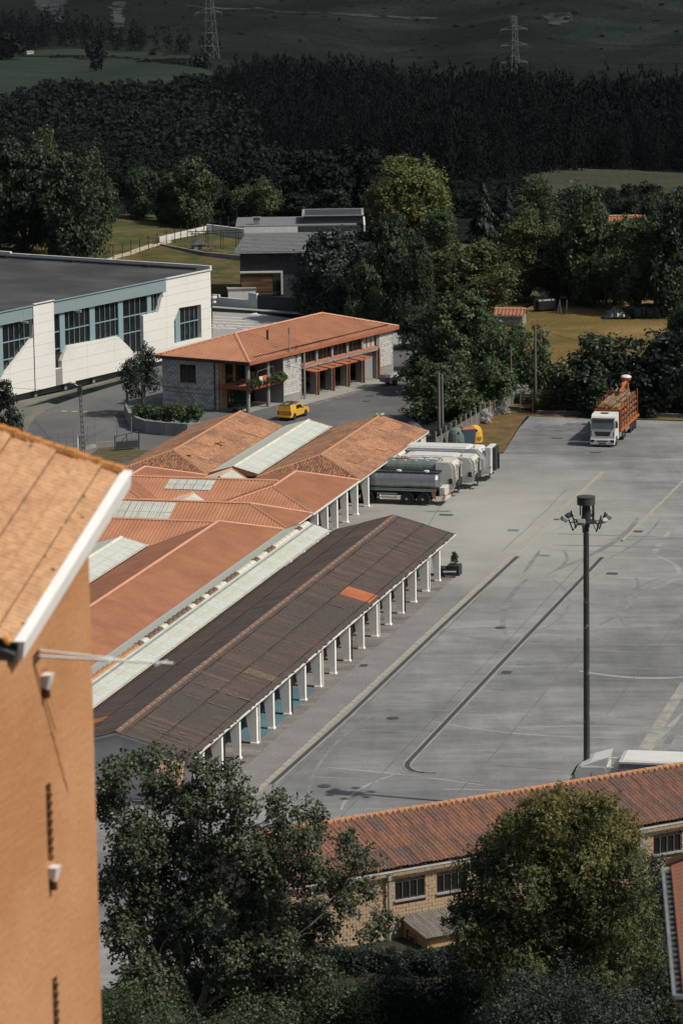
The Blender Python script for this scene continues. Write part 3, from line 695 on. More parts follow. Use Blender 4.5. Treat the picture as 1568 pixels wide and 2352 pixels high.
# --- old tiled roofs
M['hip_tile'] = mat('ribbed_tile', (.30, .135, .068), (.085, .06, .045), scale=2.2, stretch=(2, 1, 1), lo=.42, hi=.6, rough=.95, fine=.35, fscale=5)
g = hipshed('old orange tiled roof on white columns with the tanker parked under its edge', -21.65, -12.65, 25.5, 50.5, 'old_tile', hip_far=False, pitch=.23, depth=.045, prof=None, trim='tile_trim', nm='tile_roofing', capL=.42)
stub(g, (28.9, 32.8, 36.7, 40.6, 44.5, 48.4), -12.85)
P('gable_wall', MB().prism([(-21.3, 0), (-12.9, 0), (-12.9, 2.85), (-17.1, 4.1), (-21.3, 2.85)], 'y', 50.0, 50.2), M['cream_trim'], g)
P('end_wall', MB().box((-13.0, 49.2, 1.4), (.18, 1.6, 2.8)), M['cream_trim'], g)
P('added_partition', MB().box((-20.5, 38, 1.4), (.2, 24, 2.8)), M['dark_wall'], g)
mb = MB()
for i in range(7): mb.box((-17.1 + rnd.uniform(-.25, .25), 50.4 - rnd.random() * .5, ZR + .14), (.3, .18, .12), rnd.random() * 3)
P('ridge_rubble', mb, M['cream_trim'], g)
f = hipshed('old orange tiled roof nearest the fire station with piles of loose tiles', -34.4, -26.0, 25.5, 50.5, 'old_tile', hip_far=False, pitch=.23, depth=.045, prof=None, trim='tile_trim', nm='tile_roofing', capL=.42)
P('gable_wall', MB().prism([(-34.2, 0), (-26.2, 0), (-26.2, 2.85), (-30.2, 4.1), (-34.2, 2.85)], 'y', 50.0, 50.2), M['cream_trim'], f)
def flat_patches(t, x0, x1, n, seed):
    """replaced areas of tiling, a little proud and of another tone"""
    r = random.Random(seed); xm = (x0 + x1) / 2
    z = lambda x: ZR + (ZE - ZR) * (x - xm) / (x1 - xm) + .05
    for i in range(n):
        xa = r.uniform(xm + .4, x1 - 1.6); L = r.uniform(1.0, 2.6); y = r.uniform(30, 47); w = r.uniform(1.2, 3.5)
        P('tile_patch', MB().corr([(xa, y, z(xa)), (xa, y + w, z(xa)), (min(xa + L, x1 - .2), y + w, z(min(xa + L, x1 - .2))), (min(xa + L, x1 - .2), y, z(min(xa + L, x1 - .2)))], (1, 0, (ZE - ZR) / (x1 - xm)), .23, .045, None, .01), [M['old_tile3'], M['old_tile2']][i % 2], t)
M['old_tile3'] = mat('pale_tile', (.39, .20, .112), (.30, .155, .09), scale=1.4, rough=.95, fine=.36, fscale=6)
M['old_tile2'] = mat('dark_tile', (.29, .150, .088), (.22, .12, .075), scale=1.2, rough=.95, fine=.35, fscale=6)
flat_patches(g, -21.65, -12.65, 9, 3); flat_patches(f, -34.4, -26.0, 8, 5)
def tile_pile(x, y, n, label):
    z = ZR + (ZE - ZR) * (x + 30.2) / 4.2 + .06
    p = O0 + VV * x + UU * y
    t = T('tile_pile', label, 'tile pile', (p.x, p.y, z), -UAZ)
    b = MB()
    k = 8
    for i in range(k): pass
    b.hull([(.11 * math.cos(a), 0, .09 * math.sin(a)) for a in [math.pi * i / 5 for i in range(6)]], [(.09 * math.cos(a), .42, .08 * math.sin(a)) for a in [math.pi * i / 5 for i in range(6)]])
    me = b.mesh('tile'); me.materials.append(M['tile_trim'])
    for i in range(n):
        P('tile', me, None, t, loc=(rnd.uniform(-.25, .25), -.5 + i % 5 * .24 + rnd.uniform(-.1, .1), .02 + .09 * (i // 5)), rot=(rnd.uniform(-.2, .2), .3 + rnd.uniform(-.2, .2), 1.57 + rnd.uniform(-.7, .7)))
tile_pile(-28.0, 36.8, 11, 'larger pile of loose roof tiles lying on the left tiled roof')
tile_pile(-28.6, 29.9, 6, 'smaller pile of loose roof tiles lying lower on the left tiled roof')
tile_pile(-19.9, 31.5, 6, 'row of loose roof tiles on the left slope of the tanker side roof')
# ------------------------------------------------------------------ fire station
FA = math.radians(32.0)                  # azimuth of the long side
FAx = V((math.sin(FA), math.cos(FA), 0)); FAy = V((-math.cos(FA), math.sin(FA), 0))   # along, back-left
M['block'] = mat('pale_block', (.50, .50, .475), (.40, .40, .38), scale=1.5, rough=.92, fine=.18, fscale=9, bump=.3, c3=(.27, .27, .26), scale3=.35, lo3=.52, hi3=.7)
M['block_rough'] = mat('split_block', (.50, .50, .475), (.37, .37, .355), scale=4, rough=.95, fine=.2, fscale=14, bump=.5)
M['concrete'] = mat('concrete', (.27, .27, .25), (.19, .19, .18), scale=.6, stretch=(1, 1, .4), rough=.9, fine=.12, fscale=7)
M['oxide'] = mat('oxide_red_steel', (.30, .085, .035), (.23, .065, .03), scale=1, rough=.65)
M['oxide_light'] = mat('oxide_awning', (.36, .13, .07), (.28, .10, .05), scale=1, rough=.7)
M['ochre'] = mat('ochre_render', (.42, .29, .14), (.36, .25, .12), scale=.7, rough=.9)
M['glass'] = mat('dark_glass', (.012, .014, .016), rough=.08, spec=.5)
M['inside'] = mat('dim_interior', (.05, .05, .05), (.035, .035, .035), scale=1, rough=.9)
M['frame_brown'] = mat('brown_frame', (.06, .035, .025), rough=.6)
M['terracotta'] = mat('terracotta', (.33, .14, .08), (.26, .11, .06), scale=2, rough=.85)
FH = 5.05
fs = T('fire_station', 'grey block building with a red metal hipped roof and open vehicle bays', 'fire station', at(571, 948), math.pi / 2 - FA)
# local frame: x along the long front (to the right), y to the back-left; origin at the near corner
FL, FW = 27.0, 10.0
mb = MB()
mb.box((FL / 2, FW - .15, FH / 2), (FL, .3, FH)); P('rear_wall', mb, M['block'], fs)
mb = MB(); mb.box((FL / 2, FW / 2, .05), (FL, FW, .1)); P('floor_slab', mb, M['concrete'], fs)
# roof
ov = .55; zr = FH + 1.75
c0, c1, c2, c3 = (-ov, -ov, FH), (FL + ov, -ov, FH), (FL + ov, FW + ov, FH), (-ov, FW + ov, FH)
r0, r1 = (5.4, FW / 2, zr), (FL - 5.4, FW / 2, zr)
for pl, d in (([c0, c1, r1, r0], (0, -1, -(zr - FH) / (FW / 2 + ov))), ([c2, c3, r0, r1], (0, 1, -(zr - FH) / (FW / 2 + ov))), ([c3, c0, r0], (-1, 0, -(zr - FH) / 5.9)), ([c1, c2, r1], (1, 0, -(zr - FH) / 5.9))):
    P('metal_roofing', MB().corr(pl, d, .42, .06, ((0, 0), (.78, 0), (.82, 1), (.96, 1))), M['red_metal'], fs)
for a, b in ((r0, r1), (r0, c0), (r0, c3), (r1, c1), (r1, c2)): cap(fs, 'ridge_cap', V(a) + V((0, 0, .06)), V(b) + V((0, 0, .06)), M['red_trim'], .16, .07)
mb = MB()
for (x, y, w, d) in ((FL / 2, -ov, FL + 2 * ov, .12), (FL / 2, FW + ov, FL + 2 * ov, .12)): P('fascia', MB().box((x, y, FH - .14), (w, d, .32)), M['oxide_light'], fs)
for x in (-ov, FL + ov): P('fascia', MB().box((x, FW / 2, FH - .14), (.12, FW + 2 * ov - .13, .32)), M['frame_brown'], fs)
mb = MB(); mb.box((FL / 2, FW / 2, FH - .12), (FL + 2 * ov - .2, FW + 2 * ov - .2, .1)); P('soffit', mb, M['concrete'], fs)
mb = MB()
for i in range(59): mb.box((1.2 + i * .43, -ov + .55, FH + .28), (.12, .18, .10))
P('snow_guards', mb, M['frame_brown'], fs)
# end wall (faces left-front), from the balcony corner back to the left
ex = -.0
mb = MB()
def wallrect(mb, x, ya, yb, za, zb, th=.3, holes=()):
    """a wall in the plane x=const with rectangular holes (ya, yb, za, zb)"""
    ys = sorted({ya, yb, *[h[0] for h in holes], *[h[1] for h in holes]}); zs = sorted({za, zb, *[h[2] for h in holes], *[h[3] for h in holes]})
    for a, b in zip(ys[:-1], ys[1:]):
        for c_, d_ in zip(zs[:-1], zs[1:]):
            m_ = ((a + b) / 2, (c_ + d_) / 2)
            if any(h[0] < m_[0] < h[1] and h[2] < m_[1] < h[3] for h in holes): continue
            mb.box((x, m_[0], m_[1]), (th, b - a, d_ - c_))
wallrect(mb, .0, 3.4, FW, 0, FH - .2, .3, [(6.0, 7.9, 2.55, 4.3)]); P('end_wall', mb, M['block'], fs)
# blocks with joints on the end wall
bl = MB().box((0, 0, 0), (.05, .47, .23), 0, 0).mesh('block'); bl.materials.append(M['block'])
blt = [bl]
for tone in ((.44, .44, .42), (.56, .56, .535), (.37, .37, .355)):
    b_ = bl.copy(); b_.materials.clear(); b_.materials.append(mat('block_tone', tone, tuple(v_ * .75 for v_ in tone), scale=2, rough=.95, fine=.25, fscale=9)); blt.append(b_)
for r_ in range(20):
    for k in range(14):
        blm = rnd.choice(blt)
        y = 3.42 + .24 + k * .49 + (.245 if r_ % 2 else 0); z = .13 + r_ * .25
        if y > FW - .22 or z > FH - .35 or (5.72 < y < 8.16 and 2.3 < z < 4.42): continue
        P('block', blm, None, fs, loc=(-.17 + rnd.uniform(-.02, .01), y, z))
w = P('window', MB().box((-.02, 6.95, 3.42), (.06, 1.9, 1.75)), M['glass'], fs)
mb = MB()
for dy in (-.92, 0, .92): mb.box((-.06, 6.95 + dy, 3.42), (.07, .07, 1.75))
for dz in (-.85, -.2, .85): mb.box((-.065, 6.95, 3.42 + dz), (.07, 1.9, .07))
P('frame', mb, M['frame_brown'], w); P('sill', MB().box((-.14, 6.95, 2.5), (.25, 2.1, .1)), M['concrete'], w)
P('downpipe', MB().tube((-.22, 3.75, 0), (-.22, 3.75, FH - .2), .07), M['dark_steel'], fs)
P('drip_ledge', MB().box((-.17, 6.7, 1.95), (.12, 6.4, .06)), M['concrete'], fs)
P('cable', MB().path([(-.22, 4.0, 1.5), (-.22, 6, 1.55), (-.22, 8, 1.5), (-.22, 9.6, 1.56)], .02), M['dark_steel'], fs)
# balcony bay: x 0..5.2
P('back_wall', MB().box((3.1, 3.2, FH / 2), (6.2, .2, FH - .1)), M['ochre'], fs)
P('bay_side_wall', MB().box((6.1, 1.7, FH / 2), (.3, 3.2, FH - .2)), M['concrete'], fs)
P('balcony_floor', MB().box((2.6, 1.4, 2.45), (6.2, 3.6, .24)), M['terracotta'], fs)
P('balcony_edge', MB().box((2.6, -.46, 2.45), (6.3, .1, .36)).box((-.55, 1.3, 2.45), (.1, 3.4, .36)), M['oxide'], fs)
for x in (0.05, 3.6): P('round_column', MB().tube((x, .05, 0), (x, .05, FH - .2), .2, n=14), M['concrete'], fs)
mb = MB()
for x in [-.45 + .22 * i for i in range(28)]: mb.tube((x, -.42, 2.6), (x, -.42, 3.35), .012, n=4)
mb.tube((-.5, -.42, 3.36), (5.7, -.42, 3.36), .025); mb.tube((-.5, -.42, 3.36), (-.5, 2.6, 3.36), .025)
P('railing', mb, M['dark_steel'], fs)
for (x, z0, z1, w_) in ((1.3, 2.6, 4.7, 1.1), (3.3, 2.6, 4.75, 1.5), (5.1, 3.1, 4.5, 1.4), (1.6, .1, 2.2, 1.2), (4.6, .1, 2.2, 2.2)):
    d = P('glazed_door', MB().box((x, 3.06, (z0 + z1) / 2), (w_, .06, z1 - z0)), M['glass'], fs)
    mb = MB()
    for dx in (-w_ / 2, 0, w_ / 2): mb.box((x + dx, 3.02, (z0 + z1) / 2), (.08, .06, z1 - z0))
    P('frame', mb, M['frame_brown'], d)
# block pier between balcony and bays: x 6.6..10.2
mb = MB(); mb.box((7.7, -.0, FH / 2 - .1), (3.4, .4, FH - .2)); P('front_pier', mb, M['concrete'], fs)
bl2 = MB().box((0, 0, 0), (.47, .07, .23), 0, 0).mesh('block'); bl2.materials.append(M['block_rough'])
bl2b = MB().box((0, 0, 0), (.225, .07, .23), 0, 0).mesh('block'); bl2b.materials.append(M['block_rough'])
bl2t = [bl2, bl2]
for tone in ((.44, .44, .42), (.56, .56, .535)):
    b_ = bl2.copy(); b_.materials.clear(); b_.materials.append(mat('split_tone', tone, tuple(v_ * .7 for v_ in tone), scale=4, rough=.95, fine=.25, fscale=14)); bl2t.append(b_)
def blockface(x0, x1, z0, z1, y):
    for r_ in range(int((z1 - z0) / .25)):
        n = int((x1 - x0) / .49); off = 0 if r_ % 2 == 0 else .245
        for k in range(n + 1):
            x = x0 + .245 + k * .49 - off; z = z0 + .125 + r_ * .25
            if x + .24 > x1 + .02: continue
            half = x - .24 < x0 - .02
            P('block', bl2b if half else rnd.choice(bl2t), None, fs, loc=(x + (.1225 if half else 0), y + rnd.uniform(-.012, .012), z))
blockface(6.02, 9.38, .8, FH - .3, -.2)
P('downpipe', MB().tube((9.5, -.45, 0), (9.5, -.45, FH - .1), .10), M['concrete'], fs)
P('wall_antenna', MB().tube((6.8, -.45, 3.4), (6.8, -.45, 7.4), .035).box((6.8, -.45, 7.2), (.12, .12, .7)).box((6.8, -.45, 5.4), (.16, .16, .3)).tube((6.8, -.25, 4.2), (6.8, -.45, 4.2), .04).tube((6.8, -.25, 3.7), (6.8, -.45, 3.7), .04), M['steel'], fs)
P('ladder', MB().tube((8.1, -.35, 3.9), (8.1, -.35, 5.6), .025).tube((8.35, -.35, 3.9), (8.35, -.35, 5.6), .025).tube((8.1, -.35, 4.3), (8.35, -.35, 4.3), .02).tube((8.1, -.35, 4.8), (8.35, -.35, 4.8), .02).tube((8.1, -.35, 5.3), (8.35, -.35, 5.3), .02), M['dark_steel'], fs)
P('flue', MB().tube((7.6, 2.6, 5.9), (7.6, 2.6, 7.0), .12), M['dark_steel'], fs)
# bays: five openings from x 10.2 to 27.0
bx = [9.5 + 2.9 * i for i in range(6)]
P('lintel', MB().box((16.75, -.05, 3.15), (14.8, .35, .28)), M['concrete'], fs)
P('head_beam', MB().box((16.75, .02, FH - .3), (14.8, .3, .28)), M['concrete'], fs)
for i in range(5):
    xa, xb = bx[i], bx[i + 1]; xm_ = (xa + xb) / 2
    P('concrete_post', MB().box((xb - .02, .25, (FH - .4) / 2), (.34, .8, FH - .4)), M['concrete'], fs)
    P('red_post', MB().box((xb + .0, -.25, 1.55), (.13, .18, 3.1)), M['oxide'], fs)
    w = P('clerestory_window', MB().box((xm_, .1, 4.05), (xb - xa - .42, .05, 1.45)), M['glass'] if i < 4 else mat('curtained_glass', (.42, .42, .38), rough=.4), fs)
    mb = MB()
    for k in range(4): mb.box((xa + .24 + k * (xb - xa - .48) / 3, .05, 4.05), (.07, .08, 1.45))
    mb.box((xm_, .05, 4.76), (xb - xa - .42, .08, .07)); P('frame', mb, M['frame_brown'], w)
    P('sloping_sill', MB().hull([(xa + .2, -.25, 3.3), (xb - .2, -.25, 3.3), (xb - .2, .05, 3.3), (xa + .2, .05, 3.3)], [(xa + .2, -.24, 3.31), (xb - .2, -.24, 3.31), (xb - .2, .05, 3.5), (xa + .2, .05, 3.5)]), M['oxide_light'], fs)
    if i < 4:
        d = P('raised_door', MB().hull([(xa + .25, -1.5, 2.72), (xb - .2, -1.5, 2.72), (xb - .2, .9, 2.92), (xa + .25, .9, 2.92)], [(xa + .25, -1.5, 2.80), (xb - .2, -1.5, 2.80), (xb - .2, .9, 3.0), (xa + .25, .9, 3.0)]), M['oxide_light'], fs)
        P('door_rib', MB().box(((xa + xb) / 2, -.4, 2.87), (.08, 2.0, .08)), M['oxide'], d)
P('bay_door', MB().box((22.6, .35, 1.5), (2.2, .08, 2.9)), mat('pale_door', (.26, .27, .27), (.22, .23, .23), scale=.5, rough=.7), fs)
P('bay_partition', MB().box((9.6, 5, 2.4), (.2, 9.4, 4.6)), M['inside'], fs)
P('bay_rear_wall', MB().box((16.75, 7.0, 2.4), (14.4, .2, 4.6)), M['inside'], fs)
P('wall_cupboard', MB().box((19.0, 6.7, 1.9), (.9, .4, 1.6)), M['timber_dark'], fs)
P('end_pier', MB().box((25.5, .0, FH / 2 - .1), (2.9, .4, FH - .2)), M['concrete'], fs)
blockface(24.15, 26.9, 1.2, FH - .3, -.2)
P('red_post', MB().box((24.05, -.27, 1.6), (.16, .2, 3.2)), M['oxide'], fs)
P('right_end_wall', MB().box((FL - .05, FW / 2, FH / 2), (.3, FW - .6, FH - .2)), M['block'], fs)
# drive apron of the station
p = lambda x, y, z=0.0: fs.location + FAx * x + FAy * y + V((0, 0, z))
mb = MB(); q = [p(6.2, -2.2), p(25, -2.2), p(25, .3), p(6.2, .3)]; mb.poly([(a.x, a.y, .013) for a in q]); S('station_apron', mb, M['pale_concrete'])
mb = MB(); q = [p(6.0, -3.2), p(27.5, -3.0), p(27.5, -2.2), p(6.0, -2.2)]; mb.poly([(a.x, a.y, .0125) for a in q]); S('apron_edge', mb, M['stain'])
def onfs(name, label, cat, x, y, z, rz=0.0, group=None): return T(name, label, cat, p(x, y, z), math.pi / 2 - FA + rz, group)
# laundry
for i, (c_, w_, lab) in enumerate((((.55, .55, .52), .5, 'white towel'), ((.50, .13, .05), .7, 'orange towel'), ((.12, .16, .19), .6, 'grey blue towel'))):
    t = onfs('towel', f'{lab} hanging over the fire station balcony rail', 'towel', 1.55 + i * .75, -.45, 3.38)
    mb = MB(); n = 6
    for sgn in (-1, 1):
        for k in range(n):
            xa, xb = -w_ / 2 + w_ * k / n, -w_ / 2 + w_ * (k + 1) / n; wv = lambda q_: sgn * (.04 + .03 * math.sin(q_ * 9 + i))
            mb.poly([(xa, wv(xa), .02), (xb, wv(xb), .02), (xb + .08, wv(xb) * 1.8, -.75 + .3 * (sgn > 0)), (xa + .08, wv(xa) * 1.8, -.75 + .3 * (sgn > 0))])
    P('cloth', mb, mat('towel', c_, rough=.95), t)
P('clothes_rack', MB().tube((1.0, -.44, 3.95), (3.9, -.44, 4.1), .015).tube((1.0, -.44, 3.36), (1.0, -.44, 3.95), .015).tube((3.9, -.44, 3.36), (3.9, -.44, 4.1), .015), M['steel'], fs)
# ------------------------------------------------------------------ white hall with blue fascia
M['clad'] = mat('white_cladding', (.68, .68, .65), (.63, .635, .60), scale=.6, stretch=(.3, .3, 22), rough=.6, bump=.25, bdist=.01, c3=(.58, .58, .55), scale3=.12, lo3=.52, hi3=.75)
M['clad_stain'] = M['clad']
M['teal'] = mat('blue_grey_cladding', (.205, .275, .29), (.18, .25, .265), scale=.6, stretch=(.3, .3, 22), rough=.6, bump=.2, bdist=.01)
M['teal_frame'] = mat('blue_grey_frame', (.20, .295, .32), rough=.55)
M['felt'] = mat('roofing_felt', (.048, .050, .052), (.075, .078, .08), scale=.12, stretch=(2.2, .5, 1), lo=.35, hi=.7, rough=.95, c3=(.036, .037, .04), scale3=.1, fine=.2, fscale=5)
HX = V((-.53, -.848, 0)); HO = V((-13.6, 407.0, 0)); HL = 47.0
hall = T('sports_hall', 'white clad hall with blue grey fascia, dark flat roof and angled windows', 'hall', HO, math.atan2(HX.y, HX.x))
WL = [(45, 8), (32, 8), (32, 6.05), (36.95, 2.95), (38.4, 1.9), (45, 1.9)]
W2 = [(28.42, 8.0), (28.42, 2.4), (27.25, 2.4), (27.25, 3.1), (26.25, 4.5), (17.25, 4.3), (15.3, 2.9), (14.5, 2.2), (12.73, 2.2), (12.73, 5.92), (9.95, 5.92), (8.95, 7.9)]
W4 = [(6.06, 5.9), (1.93, 5.78), (1.93, 2.2), (7.06, 2.2), (7.06, 4.6)]
holes = [WL, W2, W4]
def panelled(parent, name, rect, g=.007, y=0.0, m=None):
    (xa, xb, za, zb) = rect; xa += g; xb -= g; za += g; zb -= g
    pts = [V((xa, za)), V((xb, za)), V((xb, zb)), V((xa, zb))]; edges = [(0, 1), (1, 2), (2, 3), (3, 0)]
    for h in holes:
        if max(p[0] for p in h) < xa or min(p[0] for p in h) > xb or max(p[1] for p in h) < za or min(p[1] for p in h) > zb: continue
        n = len(pts); pts += [V(p) for p in h]; edges += [(n + i, n + (i + 1) % len(h)) for i in range(len(h))]
    vs, _, fs, *_q = delaunay_2d_cdt(pts, edges, [], 1, 1e-5)
    mb = MB(); keep = []
    for f in fs:
        c_ = sum((vs[i] for i in f), V((0, 0))) / len(f); a = (np.array([c_.x]), np.array([c_.y]))
        if not (xa < c_.x < xb and za < c_.y < zb) or any(inside(*a, h)[0] for h in holes): continue
        keep.append(f)
    if not keep: return
    yy = y + rnd.uniform(0, .008)
    used = sorted({i for f in keep for i in f}); ix = {a: b for b, a in enumerate(used)}
    mb.v = [(vs[i].x, yy, vs[i].y) for i in used]; mb.f = [tuple(ix[i] for i in f) for f in keep]
    P(name, mb, m or M['clad'], parent)
zs = [.72, 1.85, 2.98, 4.1, 5.22, 6.34, 7.45, 8.3, 9.25]
xs = [0, 4.5, 8.45, 13.2, 18, 22.8, 28.47, 31.95, 36, 41, HL]
for i in range(len(xs) - 1):
    for j in range(len(zs) - 1):
        fas = (8.4 < (xs[i] + xs[i + 1]) / 2 < 28.47 or xs[i] > 31.9)
        if fas and zs[j] > 7.4: continue
        panelled(hall, 'cladding_panel', (xs[i], xs[i + 1], zs[j], zs[j + 1]), y=.10 if (xs[i] > 28.4 and xs[i] < 31) else 0)
for a, b in ((8.45, 18.4), (18.4, 28.45), (31.98, 40), (40, HL)): panelled(hall, 'fascia_panel', (a, b, 7.95, 9.28), y=.05, m=M['teal'])
for i, (a, b) in enumerate(((8.45, 9.0), (9.0, 12.7), (12.7, 13.2), (13.2, 28.45), (31.98, HL))):
    if i in (0, 2): panelled(hall, 'cladding_panel', (a, b, 7.45, 7.95))
mb = MB()
for h in holes:
    for (a, b) in zip(h, h[1:] + h[:1]): mb.poly([(a[0], .004, a[1]), (b[0], .004, b[1]), (b[0], -.55, b[1]), (a[0], -.55, a[1])])
P('window_reveals', mb, M['clad'], hall)
mb = MB()
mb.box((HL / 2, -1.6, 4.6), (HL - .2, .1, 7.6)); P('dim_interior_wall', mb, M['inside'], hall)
P('backing', MB().box((14.2, -.12, 8.6), (28.3, .1, 1.2)).box((HL / 2, -.12, 1.3), (HL - .2, .1, 1.0)), M['dark_wall'], hall)
def glaz(h, xs_, zs_, thick, nm='window'):
    x0, x1, z0, z1 = min(p[0] for p in h), max(p[0] for p in h), min(p[1] for p in h), max(p[1] for p in h)
    cols = [x0] + [(a + b) / 2 for a, b in zip(xs_[:-1], xs_[1:])] + [x1]
    w = P(nm, MB().poly([(p[0], -.42, p[1]) for p in h]), M['glass'], hall)
    clip = lambda x: [(a[1] + (b[1] - a[1]) * (x - a[0]) / (b[0] - a[0])) for a, b in zip(h, h[1:] + h[:1]) if (a[0] - x) * (b[0] - x) < 0]
    mb, mt = MB(), MB()
    for x in xs_:
        zz = sorted(clip(x))
        for k in range(0, len(zz) - 1, 2): mb.box((x, -.36, (zz[k] + zz[k + 1]) / 2), (.05, .08, zz[k + 1] - zz[k]))
    for (xa, xb) in thick:
        x = (xa + xb) / 2; zz = sorted(clip(x))
        if len(zz) > 1: P('pier', MB().box((x, -.30, (zz[0] + zz[-1]) / 2), (xb - xa, .16, zz[-1] - zz[0])), M['teal_frame'], w)
    clipz = lambda z: sorted(a[0] + (b[0] - a[0]) * (z - a[1]) / (b[1] - a[1]) for a, b in zip(h, h[1:] + h[:1]) if (a[1] - z) * (b[1] - z) < 0)
    for z in zs_:
        xx = clipz(z)
        for k in range(0, len(xx) - 1, 2): mb.box(((xx[k] + xx[k + 1]) / 2, -.355, z), (xx[k + 1] - xx[k], .09, .10))
    P('mullions', mb, M['teal_frame'], w)
glaz(WL, [33.0, 33.8, 34.7, 35.6, 38.5, 39.4, 40.3, 41.2], [6.12, 4.4, 2.7], [(36.7, 37.5), (42, 42.8)])
glaz(W2, [28.0, 25.4, 24.5, 23.6, 22.7, 20.0, 19.1, 18.2, 17.3, 14.7, 13.7, 12.8, 10.3, 9.6], [6.08, 4.35], [(26.25, 27.1), (21.0, 21.9), (16.0, 16.85), (10.85, 11.6)])
glaz(W4, [4.6, 3.7, 2.8, 2.1], [4.12], [(5.6, 6.5)])
P('roof_deck', MB().poly([(-.0, 0, 9.16), (HL, 0, 9.16), (HL, -46, 9.16), (-.0, -46, 9.16)]), M['felt'], hall)
mb = MB(); mb.box((8.4 / 2, .03, 9.3), (8.5, .25, .1)); mb.box((30.2, .1, 9.45), (3.5, .25, .08)); P('parapet_cap', mb, M['white_wall'], hall)
mb = MB(); mb.box((18.45, .08, 9.31), (19.9, .2, .07)); mb.box((39.5, .08, 9.31), (15, .2, .07)); P('fascia_cap', mb, M['teal_frame'], hall)
mb = MB(); mb.box((-.1, -23, 9.42), (.3, 46, .55)); mb.box((-.1, -33, 9.6), (.34, 13, .5)); P('end_parapet', mb, M['white_wall'], hall)
mb = MB(); mb.tube((.5, -1.5, 9.35), (.5, -45, 9.35), .13, n=6)
for y in (-8, -18, -27, -34): mb.box((.55, y, 9.4), (.5, 1.0, .18))
P('parapet_pipe', mb, M['dark_steel'], hall)
P('end_wall', MB().box((.02, -23, 4.5), (.16, 45.8, 9.1)), M['clad'], hall)
P('plinth', MB().box((HL / 2, -.9, .36), (HL, .3, .76)), M['concrete'], hall)
for x in (1, 6, 11, 16, 21.3, 26.2, 31.3, 36.4): P('plinth_pier', MB().box((x, -.55, .35), (.45, .4, .7)), M['concrete'], hall)
P('underside', MB().box((HL / 2, -.45, .72), (HL, .9, .04)), M['concrete'], hall)
P('pipe_duct', MB().box((27.8, .03, 1.55), (1.1, .05, 1.65)), M['concrete'], hall)
for x in (33.6, 24.6): P('floodlight', MB().box((x, .35, 7.85), (.5, .5, .22), .3).tube((x + .4, .05, 7.95), (x, .3, 7.9), .04).tube((x, .06, 8.0), (x, .06, 9.2), .02), M['steel'], hall)
P('camera_bracket', MB().box((-.35, .2, 6.3), (.7, .25, .25)).box((-.2, .3, 5.8), (.4, .2, .2)), M['white_wall'], hall)

# ------------------------------------------------------------------ dark stone house, garden walls
M['slate_wall'] = mat('dark_stone', (.050, .055, .062), (.034, .037, .042), scale=2.5, stretch=(1, 1, 3), rough=.9, fine=.3, fscale=7, bump=.4)
M['slate_roof'] = mat('slate_roof', (.165, .17, .175), (.125, .13, .135), scale=2.0, stretch=(1, 2, 1), rough=.8, fine=.2, fscale=6)
M['wood'] = [mat('cedar_board', c_, tuple(v_ * .7 for v_ in c_), scale=2, stretch=(1, 1, 6), rough=.8) for c_ in ((.15, .085, .045), (.11, .06, .035), (.19, .12, .07), (.075, .045, .03))]
M['anthracite'] = mat('anthracite', (.035, .038, .045), rough=.6)
house = T('stone_house', 'dark stone house with a grey slate roof and a wood clad garage corner', 'house', (-11.5, 449, 0))
hw = 13.0
P('wall', MB().box((hw / 2, 5.2, 3.0), (hw, 10, 6.0)), M['slate_wall'], house)
P('roof_slope', MB().hull([(-.7, -.5, 6.0), (hw + .5, -.5, 6.0), (hw + .5, 5.4, 7.55), (.6, 5.4, 7.55)], [(-.7, -.5, 6.12), (hw + .5, -.5, 6.12), (hw + .5, 5.4, 7.67), (.6, 5.4, 7.67)]), M['slate_roof'], house)
for r_ in range(14):
    f0, f1 = r_ / 14, (r_ + 1) / 14
    P('slate_course', MB().hull([(-.7 + 1.3 * f0, -.5 + 5.9 * f0, 6.13 + 1.55 * f0), (hw + .45, -.5 + 5.9 * f0, 6.13 + 1.55 * f0), (hw + .45, -.5 + 5.9 * f1, 6.12 + 1.55 * f1), (-.7 + 1.3 * f1, -.5 + 5.9 * f1, 6.12 + 1.55 * f1)], [(-.7 + 1.3 * f0, -.5 + 5.9 * f0, 6.20 + 1.55 * f0), (hw + .45, -.5 + 5.9 * f0, 6.20 + 1.55 * f0), (hw + .45, -.5 + 5.9 * f1, 6.14 + 1.55 * f1), (-.7 + 1.3 * f1, -.5 + 5.9 * f1, 6.14 + 1.55 * f1)]), M['slate_roof'], house)
P('eave_trim', MB().box((hw / 2, -.55, 6.02), (hw + 1.2, .12, .14)), M['concrete'], house)
P('white_band', MB().box((3.6, 5.55, 8.0), (6.4, .2, .75)), M['white_wall'], house); P('dark_band', MB().box((10.6, 5.56, 8.0), (7.4, .2, .75)), M['anthracite'], house)
P('flat_roof', MB().box((6.6, 10.3, 8.44), (14.4, 9.6, .12)), M['slate_roof'], house)
P('roof_block', MB().box((11.0, 10.5, 8.95), (7.0, 7.0, .95)), M['anthracite'], house)
P('roof_block_coping', MB().box((11.0, 6.95, 9.46), (7.3, .3, .08)).box((11.0, 14.05, 9.46), (7.3, .3, .08)).box((7.45, 10.5, 9.46), (.3, 6.78, .08)).box((14.55, 10.5, 9.46), (.3, 6.78, .08)), M['concrete'], house)
P('chimney', MB().box((1.9, 7.2, 8.9), (.8, .6, .8)).box((1.9, 7.2, 9.35), (1.1, .8, .08)), M['concrete'], house)
P('white_side_wall', MB().box((14.75, 10.5, 8.0), (.2, 8.8, .8)), M['white_wall'], house)
for x, w_ in ((2.6, 1.9), (7.7, .8)): P('window', MB().box((x, .16, 5.2), (w_, .1, .9)), M['glass'], house)
